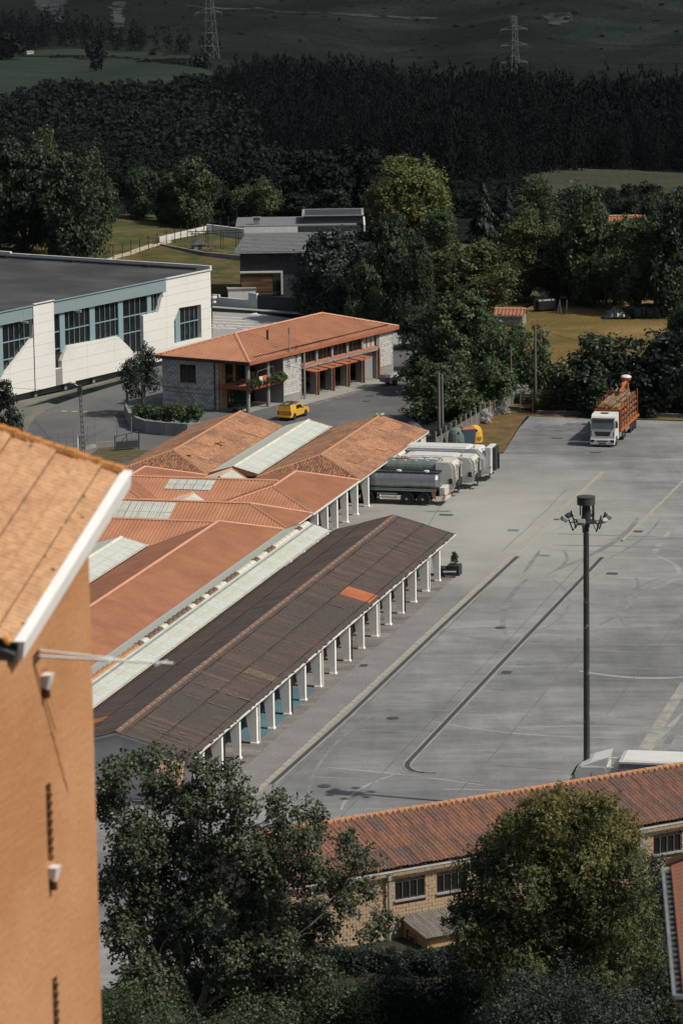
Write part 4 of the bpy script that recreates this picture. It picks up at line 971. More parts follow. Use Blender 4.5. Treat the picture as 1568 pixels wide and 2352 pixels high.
g = P('wooden_garage_wall', MB().box((2.45, .1, 2.3), (4.8, .1, 2.55)), M['timber_dark'], house)
for k in range(18):
    z = 1.08 + .14 * k
    bx_ = [0.1] + sorted(rnd.uniform(.5, 3.3) for _ in range(2)) + [3.8]
    for a, b in zip(bx_[:-1], bx_[1:]):
        if b - a > .15: P('board', MB().box(((a + b) / 2, .03, z), (b - a - .015, .05, .125)), rnd.choice(M['wood']), g)
P('concrete_frame', MB().box((2.5, -.05, 3.68), (5.0, .3, .2)).box((4.9, -.05, 2.3), (.2, .3, 2.56)), M['white_wall'], house)
P('dark_opening', MB().box((4.3, .04, 2.5), (.9, .06, 2.1)), M['glass'], house)
def wall_run(label, pts, h, th, m, cat='wall', name='garden_wall', cop=None):
    o = V(pts[0]); t = T(name, label, cat, o)
    for i, (a, b) in enumerate(zip(pts[:-1], pts[1:])):
        a, b = V(a) - o, V(b) - o; d = b - a; L = Vector((d.x, d.y, 0)).length
        P('wall_panel', MB().box(((a.x + b.x) / 2, (a.y + b.y) / 2, h[i] / 2 + min(a.z, b.z)), (L - .01, th, h[i]), math.atan2(d.y, d.x)), m, t)
        if cop: P('coping', MB().box(((a.x + b.x) / 2, (a.y + b.y) / 2, h[i] + min(a.z, b.z) + .05), (L, th + .12, .1), math.atan2(d.y, d.x)), cop, t)
    return t
wall_run('pale concrete garden wall with a raised end in front of the stone house', [at(488, 702), at(505, 703), at(573, 709), at(592, 711)], [1.35, 1.05, 1.9], .3, M['white_wall'])
wall_run('dark blue grey boarded gate wall below the stone house', [at(592.5, 711), at(635, 714), at(678, 718), at(720, 722)], [1.7, 1.7, 1.7], .15, M['anthracite'], name='boundary_wall')
mb = MB(); mb.hull([tuple(at(x, y)) for x, y in ((488, 709), (600, 717), (760, 728), (760, 724), (600, 713), (488, 705))], [tuple(at(x, y) + V((0, 0, .13))) for x, y in ((488, 709), (600, 717), (760, 728), (760, 724), (600, 713), (488, 705))]); S('footway', mb, M['pale_concrete'])
b = T('garden_store', 'white low garden structure behind the concrete wall by the wooden garage', 'garden store', at(555, 697), 0)
P('body', MB().box((0, 0, .9), (3.2, 1.6, 1.8), .1), M['white_wall'], b); P('lid', MB().box((0, 0, 1.84), (3.4, 1.8, .1), .1), M['concrete'], b)
# walled terrace with playhouse up the lawn
TA = [at(365, 572), at(470, 592), at(555, 600)]
wall_run('low grey wall along the near edge of the walled garden terrace', TA, [.75, .75], .3, M['concrete'], name='terrace_wall')
wall_run('white rendered wall behind the small playhouse on the garden terrace', [at(365, 566), at(476, 540), at(600, 556)], [1.25, 1.5], .3, M['white_wall'], name='terrace_wall')
wall_run('stepped pale retaining wall below the black fence on the lawn', [at(222, 618), at(262, 604), at(300, 594), at(350, 577), at(392, 566)], [.8, .9, 1.0, .8], .3, mat('stained_wall', (.55, .50, .40), (.46, .38, .26), scale=.6, stretch=(1, 1, .4), rough=.9), name='retaining_wall')
b = T('playhouse', 'tiny white garden playhouse with a pitched roof on the walled terrace', 'playhouse', at(458, 578), .2)
P('walls', MB().prism([(-.8, 0), (.8, 0), (.8, 1.1), (0, 1.8), (-.8, 1.1)], 'y', -.7, .7), M['concrete'], b)
P('roof', MB().hull([(-1, -.85, 1.0), (0, -.85, 1.85), (1, -.85, 1.0)], [(-1, .85, 1.0), (0, .85, 1.85), (1, .85, 1.0)]), M['slate_roof'], b)
P('door', MB().box((0, -.72, .5), (.5, .05, 1.0)), M['timber_dark'], b)
b = T('picnic_table', 'small wooden picnic table beside the playhouse', 'picnic table', at(478, 580), .2)
P('top', MB().box((0, 0, .55), (1.1, .5, .06)), M['wood'][2], b)
for s_ in (-1, 1): P('bench', MB().box((0, s_ * .5, .3), (1.1, .2, .05)), M['wood'][2], b); P('leg', MB().box((s_ * .4, 0, .27), (.08, 1.0, .06)).box((s_ * .4, .2, .27), (.08, .08, .54)).box((s_ * .4, -.2, .27), (.08, .08, .54)), M['wood'][1], b)
b = T('pergola', 'black metal pergola frame standing on the walled terrace', 'pergola', at(490, 574), .15)
mb = MB()
for x in (-2.6, -.8, 1.2, 3.2):
    for y in (-1.2, 1.4): mb.tube((x, y, 0), (x, y, 2.3), .05, n=5)
P('posts', mb, M['dark_steel'], b)
mb = MB()
for y in (-1.2, 1.4): mb.box((.3, y, 2.33), (7, .08, .1))
for k in range(9): mb.box((-2.8 + .78 * k, .1, 2.42), (.07, 3.4, .06))
P('rafters', mb, M['dark_steel'], b)

# ------------------------------------------------------------------ fences and poles
def post_fence(label, pts, h, m, name='fence', wires=6, r=.04, sub=1, cat='fence', top=True, mesh_m=None):
    o = V(pts[0]); t = T(name, label, cat, o); ps = []
    for a, b in zip(pts[:-1], pts[1:]):
        for i in range(sub): ps.append(V(a).lerp(V(b), i / sub) - o)
    ps.append(V(pts[-1]) - o)
    me = MB().tube((0, 0, 0), (0, 0, h), r, n=6).lathe([(r * 1.4, h), (r * 1.4, h + .05), (0.005, h + .08)], n=6).mesh('post'); me.materials.append(m)
    for p_ in ps: P('post', me, None, t, loc=p_)
    mb = MB()
    for a, b in zip(ps[:-1], ps[1:]):
        for k in range(wires):
            z = .12 + (h - .18) * k / (wires - 1); mb.tube(a + V((0, 0, z)), b + V((0, 0, z)), .010, n=3, cap=False)
        n = max(2, int((b - a).length / .3))
        for k in range(1, n): q_ = a.lerp(b, k / n); mb.tube(q_ + V((0, 0, .1)), q_ + V((0, 0, h - .06)), .006, n=3, cap=False)
    P('wire_mesh', mb, mesh_m or m, t, kind='stuff')
    return t
post_fence('grey wire fence with thin posts beside the concrete pole in the street', [at(60, 1066), at(80, 1062), at(101, 1054), at(119, 1049), at(137, 1044), at(154, 1040), at(171, 1036), at(204, 1028), at(220, 1024)], 2.0, M['steel'])
wall_run('low kerb wall under the grey wire fence in the street', [at(60, 1069), at(137, 1047), at(220, 1027), at(262, 1024)], [.3, .3, .45], .25, M['concrete'], name='kerb_wall')
post_fence('two slim fence posts with wire left of the street gate', [at(269, 1010), at(303, 1008)], 2.0, M['steel'], wires=3)
gt = T('gate', 'open dark metal field gate in the street beside the tiled roofs', 'gate', at(265, 1036), 0)
gv = at(320, 1031) - at(265, 1036); ga = math.atan2(gv.y, gv.x); gt.rotation_euler.z = ga; gl = gv.length
P('frame', MB().tube((0, 0, 0), (0, 0, 1.45), .05).tube((gl, 0, 0), (gl, 0, 1.75), .06).tube((0, 0, 1.35), (gl, 0, 1.65), .04).tube((0, 0, .15), (gl, 0, .15), .04).tube((gl * .5, 0, .15), (gl * .5, 0, 1.5), .035).tube((0, 0, .9), (gl, 0, .9), .02).tube((0, 0, .2), (gl * .5, 0, 1.4), .03), M['dark_steel'], gt)
P('lower_panel', MB().box((gl / 2, 0, .5), (gl - .2, .03, .65)), M['anthracite'], gt)
for nm, x, lab in (('utility_box', 188, 'slim grey utility box beside the street fence posts'), ('utility_box', 181, 'slim white utility box beside the street fence posts')):
    b = T(nm, lab, 'utility box', at(x, 1040), .3); P('cabinet', MB().box((0, 0, .8), (.28, .25, 1.6), 0, .02), M['white_wall'] if x == 181 else M['steel'], b); P('cap', MB().box((0, 0, 1.63), (.34, .3, .05)), M['concrete'], b)
post_fence('tall black post fence running up the lawn behind the white hall', [at(196, 625), at(219, 616), at(240, 612), at(261, 606), at(282, 601), at(302, 595), at(322, 591), at(342, 584), at(362, 578), at(383, 571), at(402, 567)], 2.4, M['dark_steel'], wires=3, r=.055)
post_fence('upper black post fence at the top of the lawn above the terrace', [at(416, 560), at(431, 556), at(450, 552), at(469, 548), at(489, 544), at(507, 541), at(525, 538), at(545, 535)], 2.4, M['dark_steel'], wires=3, r=.055)
b = T('guard_rail', 'pale steel guard rail along the road above the garden terrace', 'guard rail', at(525, 537))
gp = [at(x, y) - at(525, 537) for x, y in ((520, 536), (560, 538), (600, 541), (660, 545))]
P('rail', MB().path([p_ + V((0, 0, .75)) for p_ in gp], .16, 6), M['steel'], b); P('posts', MB().path([gp[0], gp[0] + V((0, 0, .7))], .06).path([gp[1], gp[1] + V((0, 0, .7))], .06).path([gp[2], gp[2] + V((0, 0, .7))], .06), M['steel'], b)
post_fence('long wire fence on thin steel posts along the far edge of the yard', [at(1195, 946), at(1222, 946), at(1283, 945), at(1342, 946), at(1403, 947), at(1468, 949), at(1528, 951), at(1600, 953)], 2.1, M['steel'], wires=8)
wall_run('low dark concrete base wall under the wire fence at the far edge of the yard', [at(1230, 951), at(1345, 953), at(1468, 956), at(1600, 960)], [.35, .35, .35], .3, M['dark_wall'], name='base_wall')
# concrete slab fence with posts
sl = T('slab_fence', 'weathered concrete slab fence behind the recycling containers', 'fence', at(1000, 1034))
p0, p1 = at(1000, 1034), at(1196, 916); L = (p1 - p0).length; n = 18; dd = (p1 - p0) / n; an = math.atan2(dd.y, dd.x)
for i in range(n + 1):
    P('post', MB().box((0, 0, .85), (.16, .16, 1.7), an), M['concrete'], sl, loc=dd * i)
    if i < n: P('slab', MB().box((dd.x * .5, dd.y * .5, .55), (dd.length - .17, .08, 1.1), an), mat('fence_slab', (.20, .20, .19), (.12, .12, .115), scale=.8, stretch=(1, 1, .5), rough=.95) if i == 0 else bpy.data.materials['fence_slab'], sl, loc=dd * i, rot=(0, 0, 0))
def pole(label, base, h, r, m, arm=None, n=8):
    t = T('utility_pole', label, 'utility pole', base)
    P('shaft', MB().tube((0, 0, 0), (0, 0, h), r, r * .72, n), m, t)
    if arm: P('insulators', MB().box((0, 0, h - .25), (.7, .09, .1), arm).lathe([(.04, 0), (.05, .1), (.02, .14)], (.3, 0, h - .2), n=6).lathe([(.04, 0), (.05, .1), (.02, .14)], (-.3, 0, h - .2), n=6), M['dark_steel'], t)
    return t
M['pole_wood'] = mat('pole_wood', (.17, .165, .15), (.11, .105, .095), scale=1.5, stretch=(4, 4, .4), rough=.95)
cp = T('utility_pole', 'ladder cut concrete pole with a white street lamp at the street', 'utility pole', at(193, 1048))
mb = MB()
for s_ in (-1, 1): mb.hull([(s_ * .13 - .045, -.13, 0), (s_ * .13 + .045, -.13, 0), (s_ * .13 + .045, .13, 0), (s_ * .13 - .045, .13, 0)], [(s_ * .09 - .04 - .18, -.09, 6.4), (s_ * .09 + .04 - .18, -.09, 6.4), (s_ * .09 + .04 - .18, .09, 6.4), (s_ * .09 - .04 - .18, .09, 6.4)])
for k in range(13): mb.box((-.18 * k / 13, 0, .3 + .48 * k), (.2, .2, .14))
P('shaft', mb, M['pole_wood'], cp)
P('transformer_clamp', MB().box((-.2, 0, 6.2), (.42, .36, .7), 0, .05).tube((-.35, .1, 5.6), (-.3, .1, 6.3), .06), M['dark_steel'], cp)
P('lamp', MB().tube((-.2, 0, 6.4), (-.7, -.1, 6.75), .035).lathe([(.03, -.35), (.12, -.2), (.15, 0), (.10, .22), (.02, .32)], (-.85, -.1, 6.85), 'x', 10), M['white_wall'], cp)
P('junction_box', MB().box((.18, 0, 1.1), (.2, .2, .3), 0, .02), M['steel'], cp)
t = pole('twin shafted wooden pole standing behind the tanker side tiled roof', at(1008, 992), 5.6, .17, M['pole_wood'], .4); P('twin_shaft', MB().tube((.32, .05, 0), (.30, .05, 5.5), .14, .11, 8), M['pole_wood'], t)
pole('slim wooden pole at the bend of the slab fence by the white flowers', at(1173, 930), 5.8, .10, M['pole_wood'])
pole('tall wooden pole carrying wires beside the white flowering climber', at(1229, 940), 8.2, .15, M['pole_wood'], .3)
b = T('marker_post', 'short orange marker post at the far corner of the yard', 'marker post', at(1223, 948)); P('post', MB().tube((0, 0, 0), (0, 0, .95), .07, n=8), M['oxide_light'], b); P('cap', MB().lathe([(.085, .95), (.085, 1.0), (.01, 1.03)], n=8), M['oxide'], b)
def wire(label, a, b, sag, r=.018, n=14):
    a, b = V(a), V(b); o = bpy.data.objects
    mb = MB(); pts = [a.lerp(b, i / n) - V((0, 0, sag * 4 * (i / n) * (1 - i / n))) - a for i in range(n + 1)]; mb.path(pts, r, 4)
    w_ = P('cable', mb, M['dark_steel']); w_.location = a; tag(w_, label, 'cable'); return w_
pt = lambda x, y, h: at(x, y) + V((0, 0, h))
wire('sagging wire from the twin pole to the fire station corner', pt(1008, 992, 5.3), fs.location + FAx * 6 + V((0, 0, 4.0)), .8)
wire('sagging wire between the two poles by the flowering climber, upper one', pt(1173, 930, 5.6), pt(1229, 940, 8.0), .3)
wire('sagging wire between the two poles by the flowering climber, lower one', pt(1173, 930, 4.7), pt(1229, 940, 7.3), .35)
wire('long wire from the tall pole to the right over the dark hedge', pt(1229, 940, 8.0), pt(1640, 960, 6.0), .9, .02)
wire('wire from the slim pole to the twin pole over the trees', pt(1173, 930, 5.5), pt(1008, 992, 5.3), .5)
wire('wire from the concrete pole to the left across the hall front', pt(193, 1048, 6.2), pt(-60, 1040, 6.6), .3)
# ------------------------------------------------------------------ retaining wall with hedge by the station
q = [at(*p_) for p_ in ((289, 946), (291, 957), (300, 978), (318, 989), (336, 995), (380, 1000), (430, 1003), (480, 1000))]
wall_run('curved grey retaining wall holding the hedge beside the fire station', q, [1.25] * 7, .3, M['concrete'], name='retaining_wall')
post_fence('short rusty wire fence on top of the curved retaining wall', [at(291, 946), at(296, 967), at(318, 978), at(336, 984)], 2.6, M['dark_steel'], wires=5, r=.03)
# ------------------------------------------------------------------ long tiled building at the bottom
M['split_tan'] = mat('tan_split_block', (.43, .32, .21), (.31, .23, .15), scale=5, rough=.95, fine=.22, fscale=16, bump=.5, c3=(.36, .27, .18), scale3=.6)
M['win_wood'] = mat('window_wood', (.16, .12, .09), (.11, .09, .075), scale=3, rough=.9)
M['split_back'] = mat('tan_mortar', (.30, .24, .17), (.25, .20, .145), scale=2, rough=.95)
M['sheet_a'] = [mat('roof_sheet_tone', a, b, scale=1.6, stretch=(1.5, .6, 1), lo=.38, hi=.62, rough=.92, fine=.28, fscale=9) for a, b in (((.255, .122, .080), (.135, .088, .070)), ((.215, .108, .076), (.125, .088, .074)), ((.285, .130, .080), (.165, .098, .072)), ((.17, .105, .085), (.11, .082, .072)))]
BT = math.radians(29.2)
bb = T('tiled_workshop', 'long tan block workshop with a corrugated terracotta roof behind the two foreground trees', 'workshop', (-3.27, 191.6, 0), BT)
BL, BH, BR = 44.0, 3.86, 5.42
bp = lambda x, y, z=0.0: bb.location + V((math.cos(BT) * x - math.sin(BT) * y, math.sin(BT) * x + math.cos(BT) * y, z))
P('wall_core', MB().box((BL / 2 + .3, .36, 1.2), (BL - .2, .3, 5.0)), M['split_back'], bb)
P('gable_wall', MB().prism([(.2, -1.3), (9.6, -1.3), (9.6, BH - .15), (4.75, BR - .12), (.2, BH - .15)], 'x', .25, .55), M['split_back'], bb)
P('corner_pier', MB().box((.42, .04, 1.3), (.45, .3, 5.0)), mat('pink_pier', (.45, .30, .2), rough=.9), bb)
P('rear_wall', MB().box((BL / 2 + .3, 9.4, 1.2), (BL - .2, .3, 5.0)), M['split_back'], bb)
wins = [(6.65, 8.5), (9.2, 11.05), (11.75, 13.6), (14.3, 16.15), (16.85, 18.7), (20.1, 21.95), (23.0, 24.87), (25.6, 27.4), (28.2, 30.0)]
blk = [MB().box((0, 0, 0), (.385, .09, .185), 0, .012).mesh('split_block') for _ in range(2)]
for b_ in blk: b_.materials.append(M['split_tan'])
cells, bits = [], []
for r_ in range(25):
    z = -1.2 + .1 + r_ * .2
    if z > 3.62: break
    for k in range(int((BL - 1.4) / .4)):
        x = .9 + k * .4 + (.2 if r_ % 2 else 0)
        xa, xb = x - .1925, x + .1925
        for a, b in wins:
            if 1.86 < z < 3.14:
                if xa < a < xb: xb = a - .005
                elif xa < b < xb: xa = b + .005
                elif a <= xa and xb <= b: xb = xa
        if xb - xa < .07: continue
        (cells if xb - xa > .384 else bits).append((x, z) if xb - xa > .384 else ((xa + xb) / 2, z, xb - xa))
vis = [c_ for c_ in cells if c_[0] < 7 and c_[1] > .3 or (7 < c_[0] < 11.5 and c_[1] > 1.3) or (21 < c_[0] < 25 and c_[1] > 1.8)]
vis = vis[:300]; vs_ = set(vis)
for (x, z) in vis: P('split_block', blk[0], None, bb, loc=(x, .08 + rnd.uniform(-.02, .012), z), rot=(0, 0, rnd.uniform(-.02, .02)))
mb = MB()
for (x, z) in cells:
    if (x, z) not in vs_: mb.box((x, .08 + rnd.uniform(-.02, .012), z), (.385, .09, .185))
for (x, z, w_) in bits: mb.box((x, .08, z), (w_, .09, .185))
P('split_blocks_beyond', mb, M['split_tan'], bb, kind='stuff')
for a, b in wins:
    w = P('window', MB().box(((a + b) / 2, .16, 2.56), (b - a, .05, .98)), M['glass'], bb)
    mb = MB()
    n = 4
    for k in range(n + 1): mb.box((a + .03 + (b - a - .06) * k / n, .10, 2.56), (.045, .05, .98))
    mb.box(((a + b) / 2, .10, 3.03), (b - a, .05, .04)); P('frame', mb, M['win_wood'], w)
    P('sill', MB().box(((a + b) / 2, .03, 2.03), (b - a + .1, .22, .07)), M['zinc'], w); P('sill_tile', MB().box(((a + b) / 2, .06, 1.965), (b - a + .1, .18, .06)), M['oxide_light'], w)
P('pilaster', MB().box((22.4, .08, 1.2), (.5, .1, 5.0)), M['concrete'], bb)
slope = (BR - BH) / 5.0
for row in range(3):
    ya, yb = -.18 + 5.0 * row / 3 - (.12 if row else 0), -.18 + 5.0 * (row + 1) / 3
    za, zb = BH + slope * (ya + .18) + .025 * (2 - row) , BH + slope * (yb + .18) + .025 * (2 - row)
    mes = []
    for mm in M['sheet_a']:
        me = MB().corr([(0, ya, za), (.735, ya, za), (.735, yb, zb), (0, yb, zb)], (0, 1, slope), .2453, .085).mesh('roof_sheet'); me.materials.append(mm); mes.append(me)
    for k in range(60):
        P('roof_sheet', rnd.choices(mes, (5, 4, 3, 2))[0], None, bb, loc=(.05 + k * .738, 0, rnd.uniform(0, .022) + (.02 if k % 2 else 0)))
P('rear_roof', MB().corr([(0, 4.82, BR), (BL + .3, 4.82, BR), (BL + .3, 9.9, BH), (0, 9.9, BH)], (0, 1, -slope), .2453, .08), M['sheet_a'][0], bb)
me = MB().hull([(0, -.17, -.10), (0, .17, -.10), (0, .09, .05), (0, -.09, .05)], [(.40, -.14, -.10), (.40, .14, -.10), (.40, .08, .035), (.40, -.08, .035)]).mesh('ridge_tile'); me.materials.append(M['tile_trim'])
for k in range(109): P('ridge_tile', me, None, bb, loc=(.05 + k * .4, 4.82 + rnd.uniform(-.015, .015), BR + .10 + rnd.uniform(-.012, .012)))
me = MB().tube((0, -.28, -.12), (0, .02, .0), .08, .07, 6).mesh('ridge_closer'); me.materials.append(M['tile_trim'])
for k in range(120): P('ridge_closer', me, None, bb, loc=(.1 + k * .368, 4.72, BR + .07))
P('gutter', MB().prism([(-.38, BH - .04), (-.24, BH - .04), (-.24, BH - .14), (-.34, BH - .16), (-.40, BH - .10)], 'x', .1, BL), M['zinc'], bb)
dp = P('downpipe', MB().tube((6.17, -.16, -1.3), (6.17, -.16, 3.35), .075, n=10).box((6.17, -.2, 3.45), (.2, .2, .28)), M['zinc'], bb)
P('bracket', MB().box((6.17, -.13, 1.2), (.22, .1, .05)).box((6.17, -.13, 2.6), (.22, .1, .05)), M['steel'], dp)
lt = T('lean_to', 'small ochre lean-to with a grey corrugated roof against the tan workshop wall', 'lean-to', bp(7.1, 0), BT)
P('side_wall', MB().prism([(-2.5, -1.3), (-.02, -1.3), (-.02, 1.0), (-2.5, .62)], 'x', 0, .15), M['ochre'], lt)
P('front_wall', MB().box((1.9, -2.45, -.35), (3.5, .15, 1.9)), M['ochre'], lt)
P('roof_sheeting', MB().corr([(-.25, -2.85, .68), (3.9, -2.85, .68), (3.9, 0, 1.16), (-.25, 0, 1.16)], (0, 1, .168), .19, .06), mat('grey_corrugated', (.24, .22, .19), (.12, .11, .10), scale=2, stretch=(3, .5, 1), rough=.9, fine=.25, fscale=10), lt)
d = P('door', MB().box((-.03, -1.0, -.4), (.06, .75, 1.7)), mat('weathered_door', (.30, .22, .14), (.20, .15, .1), scale=2, rough=.9), lt); P('door_panel', MB().box((-.07, -1.0, .1), (.03, .5, .35)).box((-.07, -1.0, -.5), (.03, .5, .5)), M['frame_brown'], d)
P('door_reveal', MB().box((-.035, -.52, -.35), (.07, .14, 1.8)), M['timber_dark'], lt)

# ------------------------------------------------------------------ orange tower at the left edge
M['white_gloss'] = mat('white_painted_board', (.86, .86, .83), (.80, .80, .77), scale=2, rough=.6)
M['orange_wall'] = mat('orange_brick', (.44, .218, .098), (.34, .152, .064), scale=1.1, stretch=(1, 1, 14), rough=.9, lo=.25, hi=.8, c3=(.485, .262, .132), scale3=.28, lo3=.42, hi3=.66, fine=.12, fscale=11, bump=.5)
M['orange_tile'] = mat('pale_orange_tile', (.54, .32, .175), (.47, .27, .145), scale=1.4, rough=.9, c3=(.42, .23, .12), scale3=.5, lo3=.5, hi3=.75, fine=.2, fscale=7)
M['moss_orange'] = mat('lichen_orange', (.52, .24, .06), (.42, .19, .07), scale=4, rough=.95, fine=.3, fscale=15)
ta = V((.30, .954, 0)).normalized(); tn = V((ta.y, -ta.x, 0))
PR = atY(205, 1300, 62.0)
def onplane(x, y, off):
    d = _f * FPX + _r * (x - 784.0) - _u * (y - 1176.0); C0 = V((0, 0, CAM_H)); q_ = V((PR.x, PR.y, 0)) + tn * off
    t = (q_ - C0).dot(tn) / d.dot(tn); return C0 + d * t
zb = 14.0
tower = T('orange_tower', 'tall orange brick tower block with a tiled roof filling the left edge, out of focus', 'tower block', (PR.x, PR.y, zb), math.atan2(ta.y, ta.x))
# local: x along the wall (away positive), -y outward to the right
inv = Matrix.Rotation(-math.atan2(ta.y, ta.x), 4, 'Z')
loc_ = lambda p_: inv @ (V(p_) - V((PR.x, PR.y, zb)))
ztop = PR.z - zb + .5
lo_e = loc_(onplane(40, 1480, .16)); hi_e = loc_(onplane(288, 1086, .16))
slits = [(98, 1440, 1545), (111, 1800, 1985), (126, 2245, 2420)]
hs = []
for (x, ya, yb) in slits:
    a, b = loc_(onplane(x, ya, 0)), loc_(onplane(x, yb, 0)); hs.append((a.x - .11, a.x + .11, b.z, a.z))
mb = MB()
def wallx(mb, xa, xb, za, zb_, th, holes_, y):
    xs_ = sorted({xa, xb, *[h[0] for h in holes_], *[h[1] for h in holes_]}); zs_ = sorted({za, zb_, *[h[2] for h in holes_], *[h[3] for h in holes_]})
    for a, b in zip(xs_[:-1], xs_[1:]):
        for c_, d_ in zip(zs_[:-1], zs_[1:]):
            m_ = ((a + b) / 2, (c_ + d_) / 2)
            if any(h[0] < m_[0] < h[1] and h[2] < m_[1] < h[3] for h in holes_): continue
            mb.box((m_[0], y, m_[1]), (b - a, th, d_ - c_))
hs = [(h[0], h[1], h[2], min(h[3], lo_e.z - .75)) for h in hs]
wallx(mb, -7.0, 0, 0, lo_e.z - .6, .3, hs, .15)
for i in range(12):
    xa, xb = -7 + 7 * i / 12, -7 + 7 * (i + 1) / 12; zz = lambda x: lo_e.z + (hi_e.z - lo_e.z) * (x - lo_e.x) / (hi_e.x - lo_e.x) - .25
    mb.hull([(xa, 0, lo_e.z - .6), (xb, 0, lo_e.z - .6), (xb, .3, lo_e.z - .6), (xa, .3, lo_e.z - .6)], [(xa, 0, max(zz(xa), lo_e.z - .59)), (xb, 0, max(zz(xb), lo_e.z - .59)), (xb, .3, max(zz(xb), lo_e.z - .59)), (xa, .3, max(zz(xa), lo_e.z - .59))])
mb.box((-.15, 4.2, ztop / 2 - .4), (.3, 7.8, ztop - 1.2))
P('wall', mb, M['orange_wall'], tower)
for h in hs:
    P('slit_recess', MB().box(((h[0] + h[1]) / 2, .22, (h[2] + h[3]) / 2), (.2, .06, h[3] - h[2])), M['frame_brown'], tower)
    mb = MB()
    for k in range(int((h[3] - h[2]) / .15)): mb.box((h[1] - .005, .03, h[2] + .07 + k * .15), (.022, .12, .06))
    P('slit_bricks', mb, M['orange_wall'], tower, kind='stuff')
for (x, y) in ((100, 1562), (117, 2003)):
    a = loc_(onplane(x, y, 0))
    P('vent_cowl', MB().hull([(a.x - .10, -.10, a.z - .13), (a.x + .07, -.10, a.z - .13), (a.x + .07, .0, a.z - .08), (a.x - .10, .0, a.z - .08)], [(a.x - .12, -.15, a.z + .10), (a.x + .12, -.15, a.z + .10), (a.x + .12, .0, a.z + .10), (a.x - .12, .0, a.z + .10)]), M['white_wall'], tower)
    P('vent_stub', MB().box((a.x - .04, -.06, a.z - .22), (.1, .1, .12)), M['frame_brown'], tower)
# roof: one slope down to the eave, white barge board along the verge
R1 = hi_e; E1 = lo_e
R0 = loc_(atY(-170, 927, (onplane(288, 1086, .16)).y + 1.2)); E0 = E1 + (R0 - R1)
ex_, ed_ = (R0 - R1), (E1 - R1)
nrm = ex_.cross(ed_).normalized(); nrm = nrm if nrm.z > 0 else -nrm
nS = 9; tiles_ = []
for i in range(nS):
    a, b = R1 + ex_ * (i / nS), R1 + ex_ * ((i + .982) / nS)
    lift = nrm * (.03 * (i % 2))
    P('roof_panel', MB().corr([a + lift, b + lift, b + ed_ + lift, a + ed_ + lift], ex_, .11, .022), M['orange_tile'], tower)
P('roof_underlay', MB().hull([R1 - nrm * .22, R0 - nrm * .22, E0 - nrm * .22, E1 - nrm * .22], [R1 - nrm * .025, R0 - nrm * .025, E0 - nrm * .025, E1 - nrm * .025]), M['timber_dark'], tower)
out_ = V((0, -1, 0))
def beam(mb, a, b, w, h, up):
    d = (b - a).normalized(); s_ = d.cross(up).normalized() * w / 2; u_ = s_.cross(d).normalized() * h / 2
    mb.hull([a - s_ - u_, a + s_ - u_, a + s_ + u_, a - s_ + u_], [b - s_ - u_, b + s_ - u_, b + s_ + u_, b - s_ + u_]); return mb
P('barge_board', MB().hull([R1 + out_ * .02 - nrm * .30, E1 + out_ * .02 - nrm * .30, E1 + out_ * .12 - nrm * .30, R1 + out_ * .12 - nrm * .30], [R1 + out_ * .02 + nrm * .03, E1 + out_ * .02 + nrm * .03, E1 + out_ * .12 + nrm * .03, R1 + out_ * .12 + nrm * .03]), M['white_gloss'], tower)
P('verge_flashing', MB().hull([R1 - out_ * .06 + nrm * .034, E1 - out_ * .06 + nrm * .034, E1 + out_ * .13 + nrm * .034, R1 + out_ * .13 + nrm * .034], [R1 - out_ * .06 + nrm * .055, E1 - out_ * .06 + nrm * .055, E1 + out_ * .13 + nrm * .055, R1 + out_ * .13 + nrm * .055]), M['white_gloss'], tower)
n = 17
for i in range(n):
    a = R1 + ex_ * ((i + .1) / n); b = R1 + ex_ * ((i + .98) / n); r_ = rnd.uniform(.085, .12)
    P('ridge_tile', MB().tube(a + nrm * rnd.uniform(-.01, .03), b + nrm * .0, r_, r_ * .85, 8), M['moss_orange'], tower)
mb = MB()
for i in range(60):
    q_ = R1 + ex_ * rnd.random() + ed_ * rnd.random() ** 1.2 + nrm * .04; r_ = rnd.uniform(.02, .05)
    mb.lathe([(r_, -.012), (r_ * .85, .004), (.004, .008)], q_, n=7)
P('lichen_spots', mb, mat('lichen_pale', (.56, .42, .28), (.50, .34, .2), scale=9, rough=.95), tower, kind='stuff')
P('eave_gutter', beam(MB(), E1 - nrm * .12 - V((0, 0, .08)) + ex_ * .0, E0 - nrm * .12 - V((0, 0, .08)), .16, .14, nrm), mat('dark_gutter', (.07, .085, .09), rough=.6), tower)
mb = MB()
for i in range(14): q_ = E1 + ex_ * (.02 + .3 * rnd.random()) - nrm * rnd.uniform(-.02, .05); mb.lathe([(.05, -.03), (.06, .02), (.02, .06)], q_, n=6)
P('eave_moss', mb, M['moss_orange'], tower, kind='stuff')
# aerial clamped to the wall
a = onplane(92, 1508, 0); b = onplane(92, 1508, .12)
an_ = T('tv_aerial', 'thin pale television aerial reaching out from the orange tower wall', 'aerial', a)
tip = atY(398, 1524, a.y + .3) - a; q0 = b - a
P('boom', MB().tube(q0, tip, .022, n=6).tube(q0 + V((0, 0, .10)), tip * .55 + V((0, 0, .03)), .018, n=6), M['steel'], an_)
P('bracket', MB().tube((0, 0, .0), q0, .03, n=6).tube((0, 0, .1), q0 + V((0, 0, .10)), .03, n=6), M['steel'], an_)
mb = MB()
for k in range(4): q_ = q0.lerp(tip, .55 + .12 * k); mb.tube(q_ - V((.10, .06, .03)), q_ + V((.10, .06, .03)), .010, n=5)
P('elements', mb, M['steel'], an_)
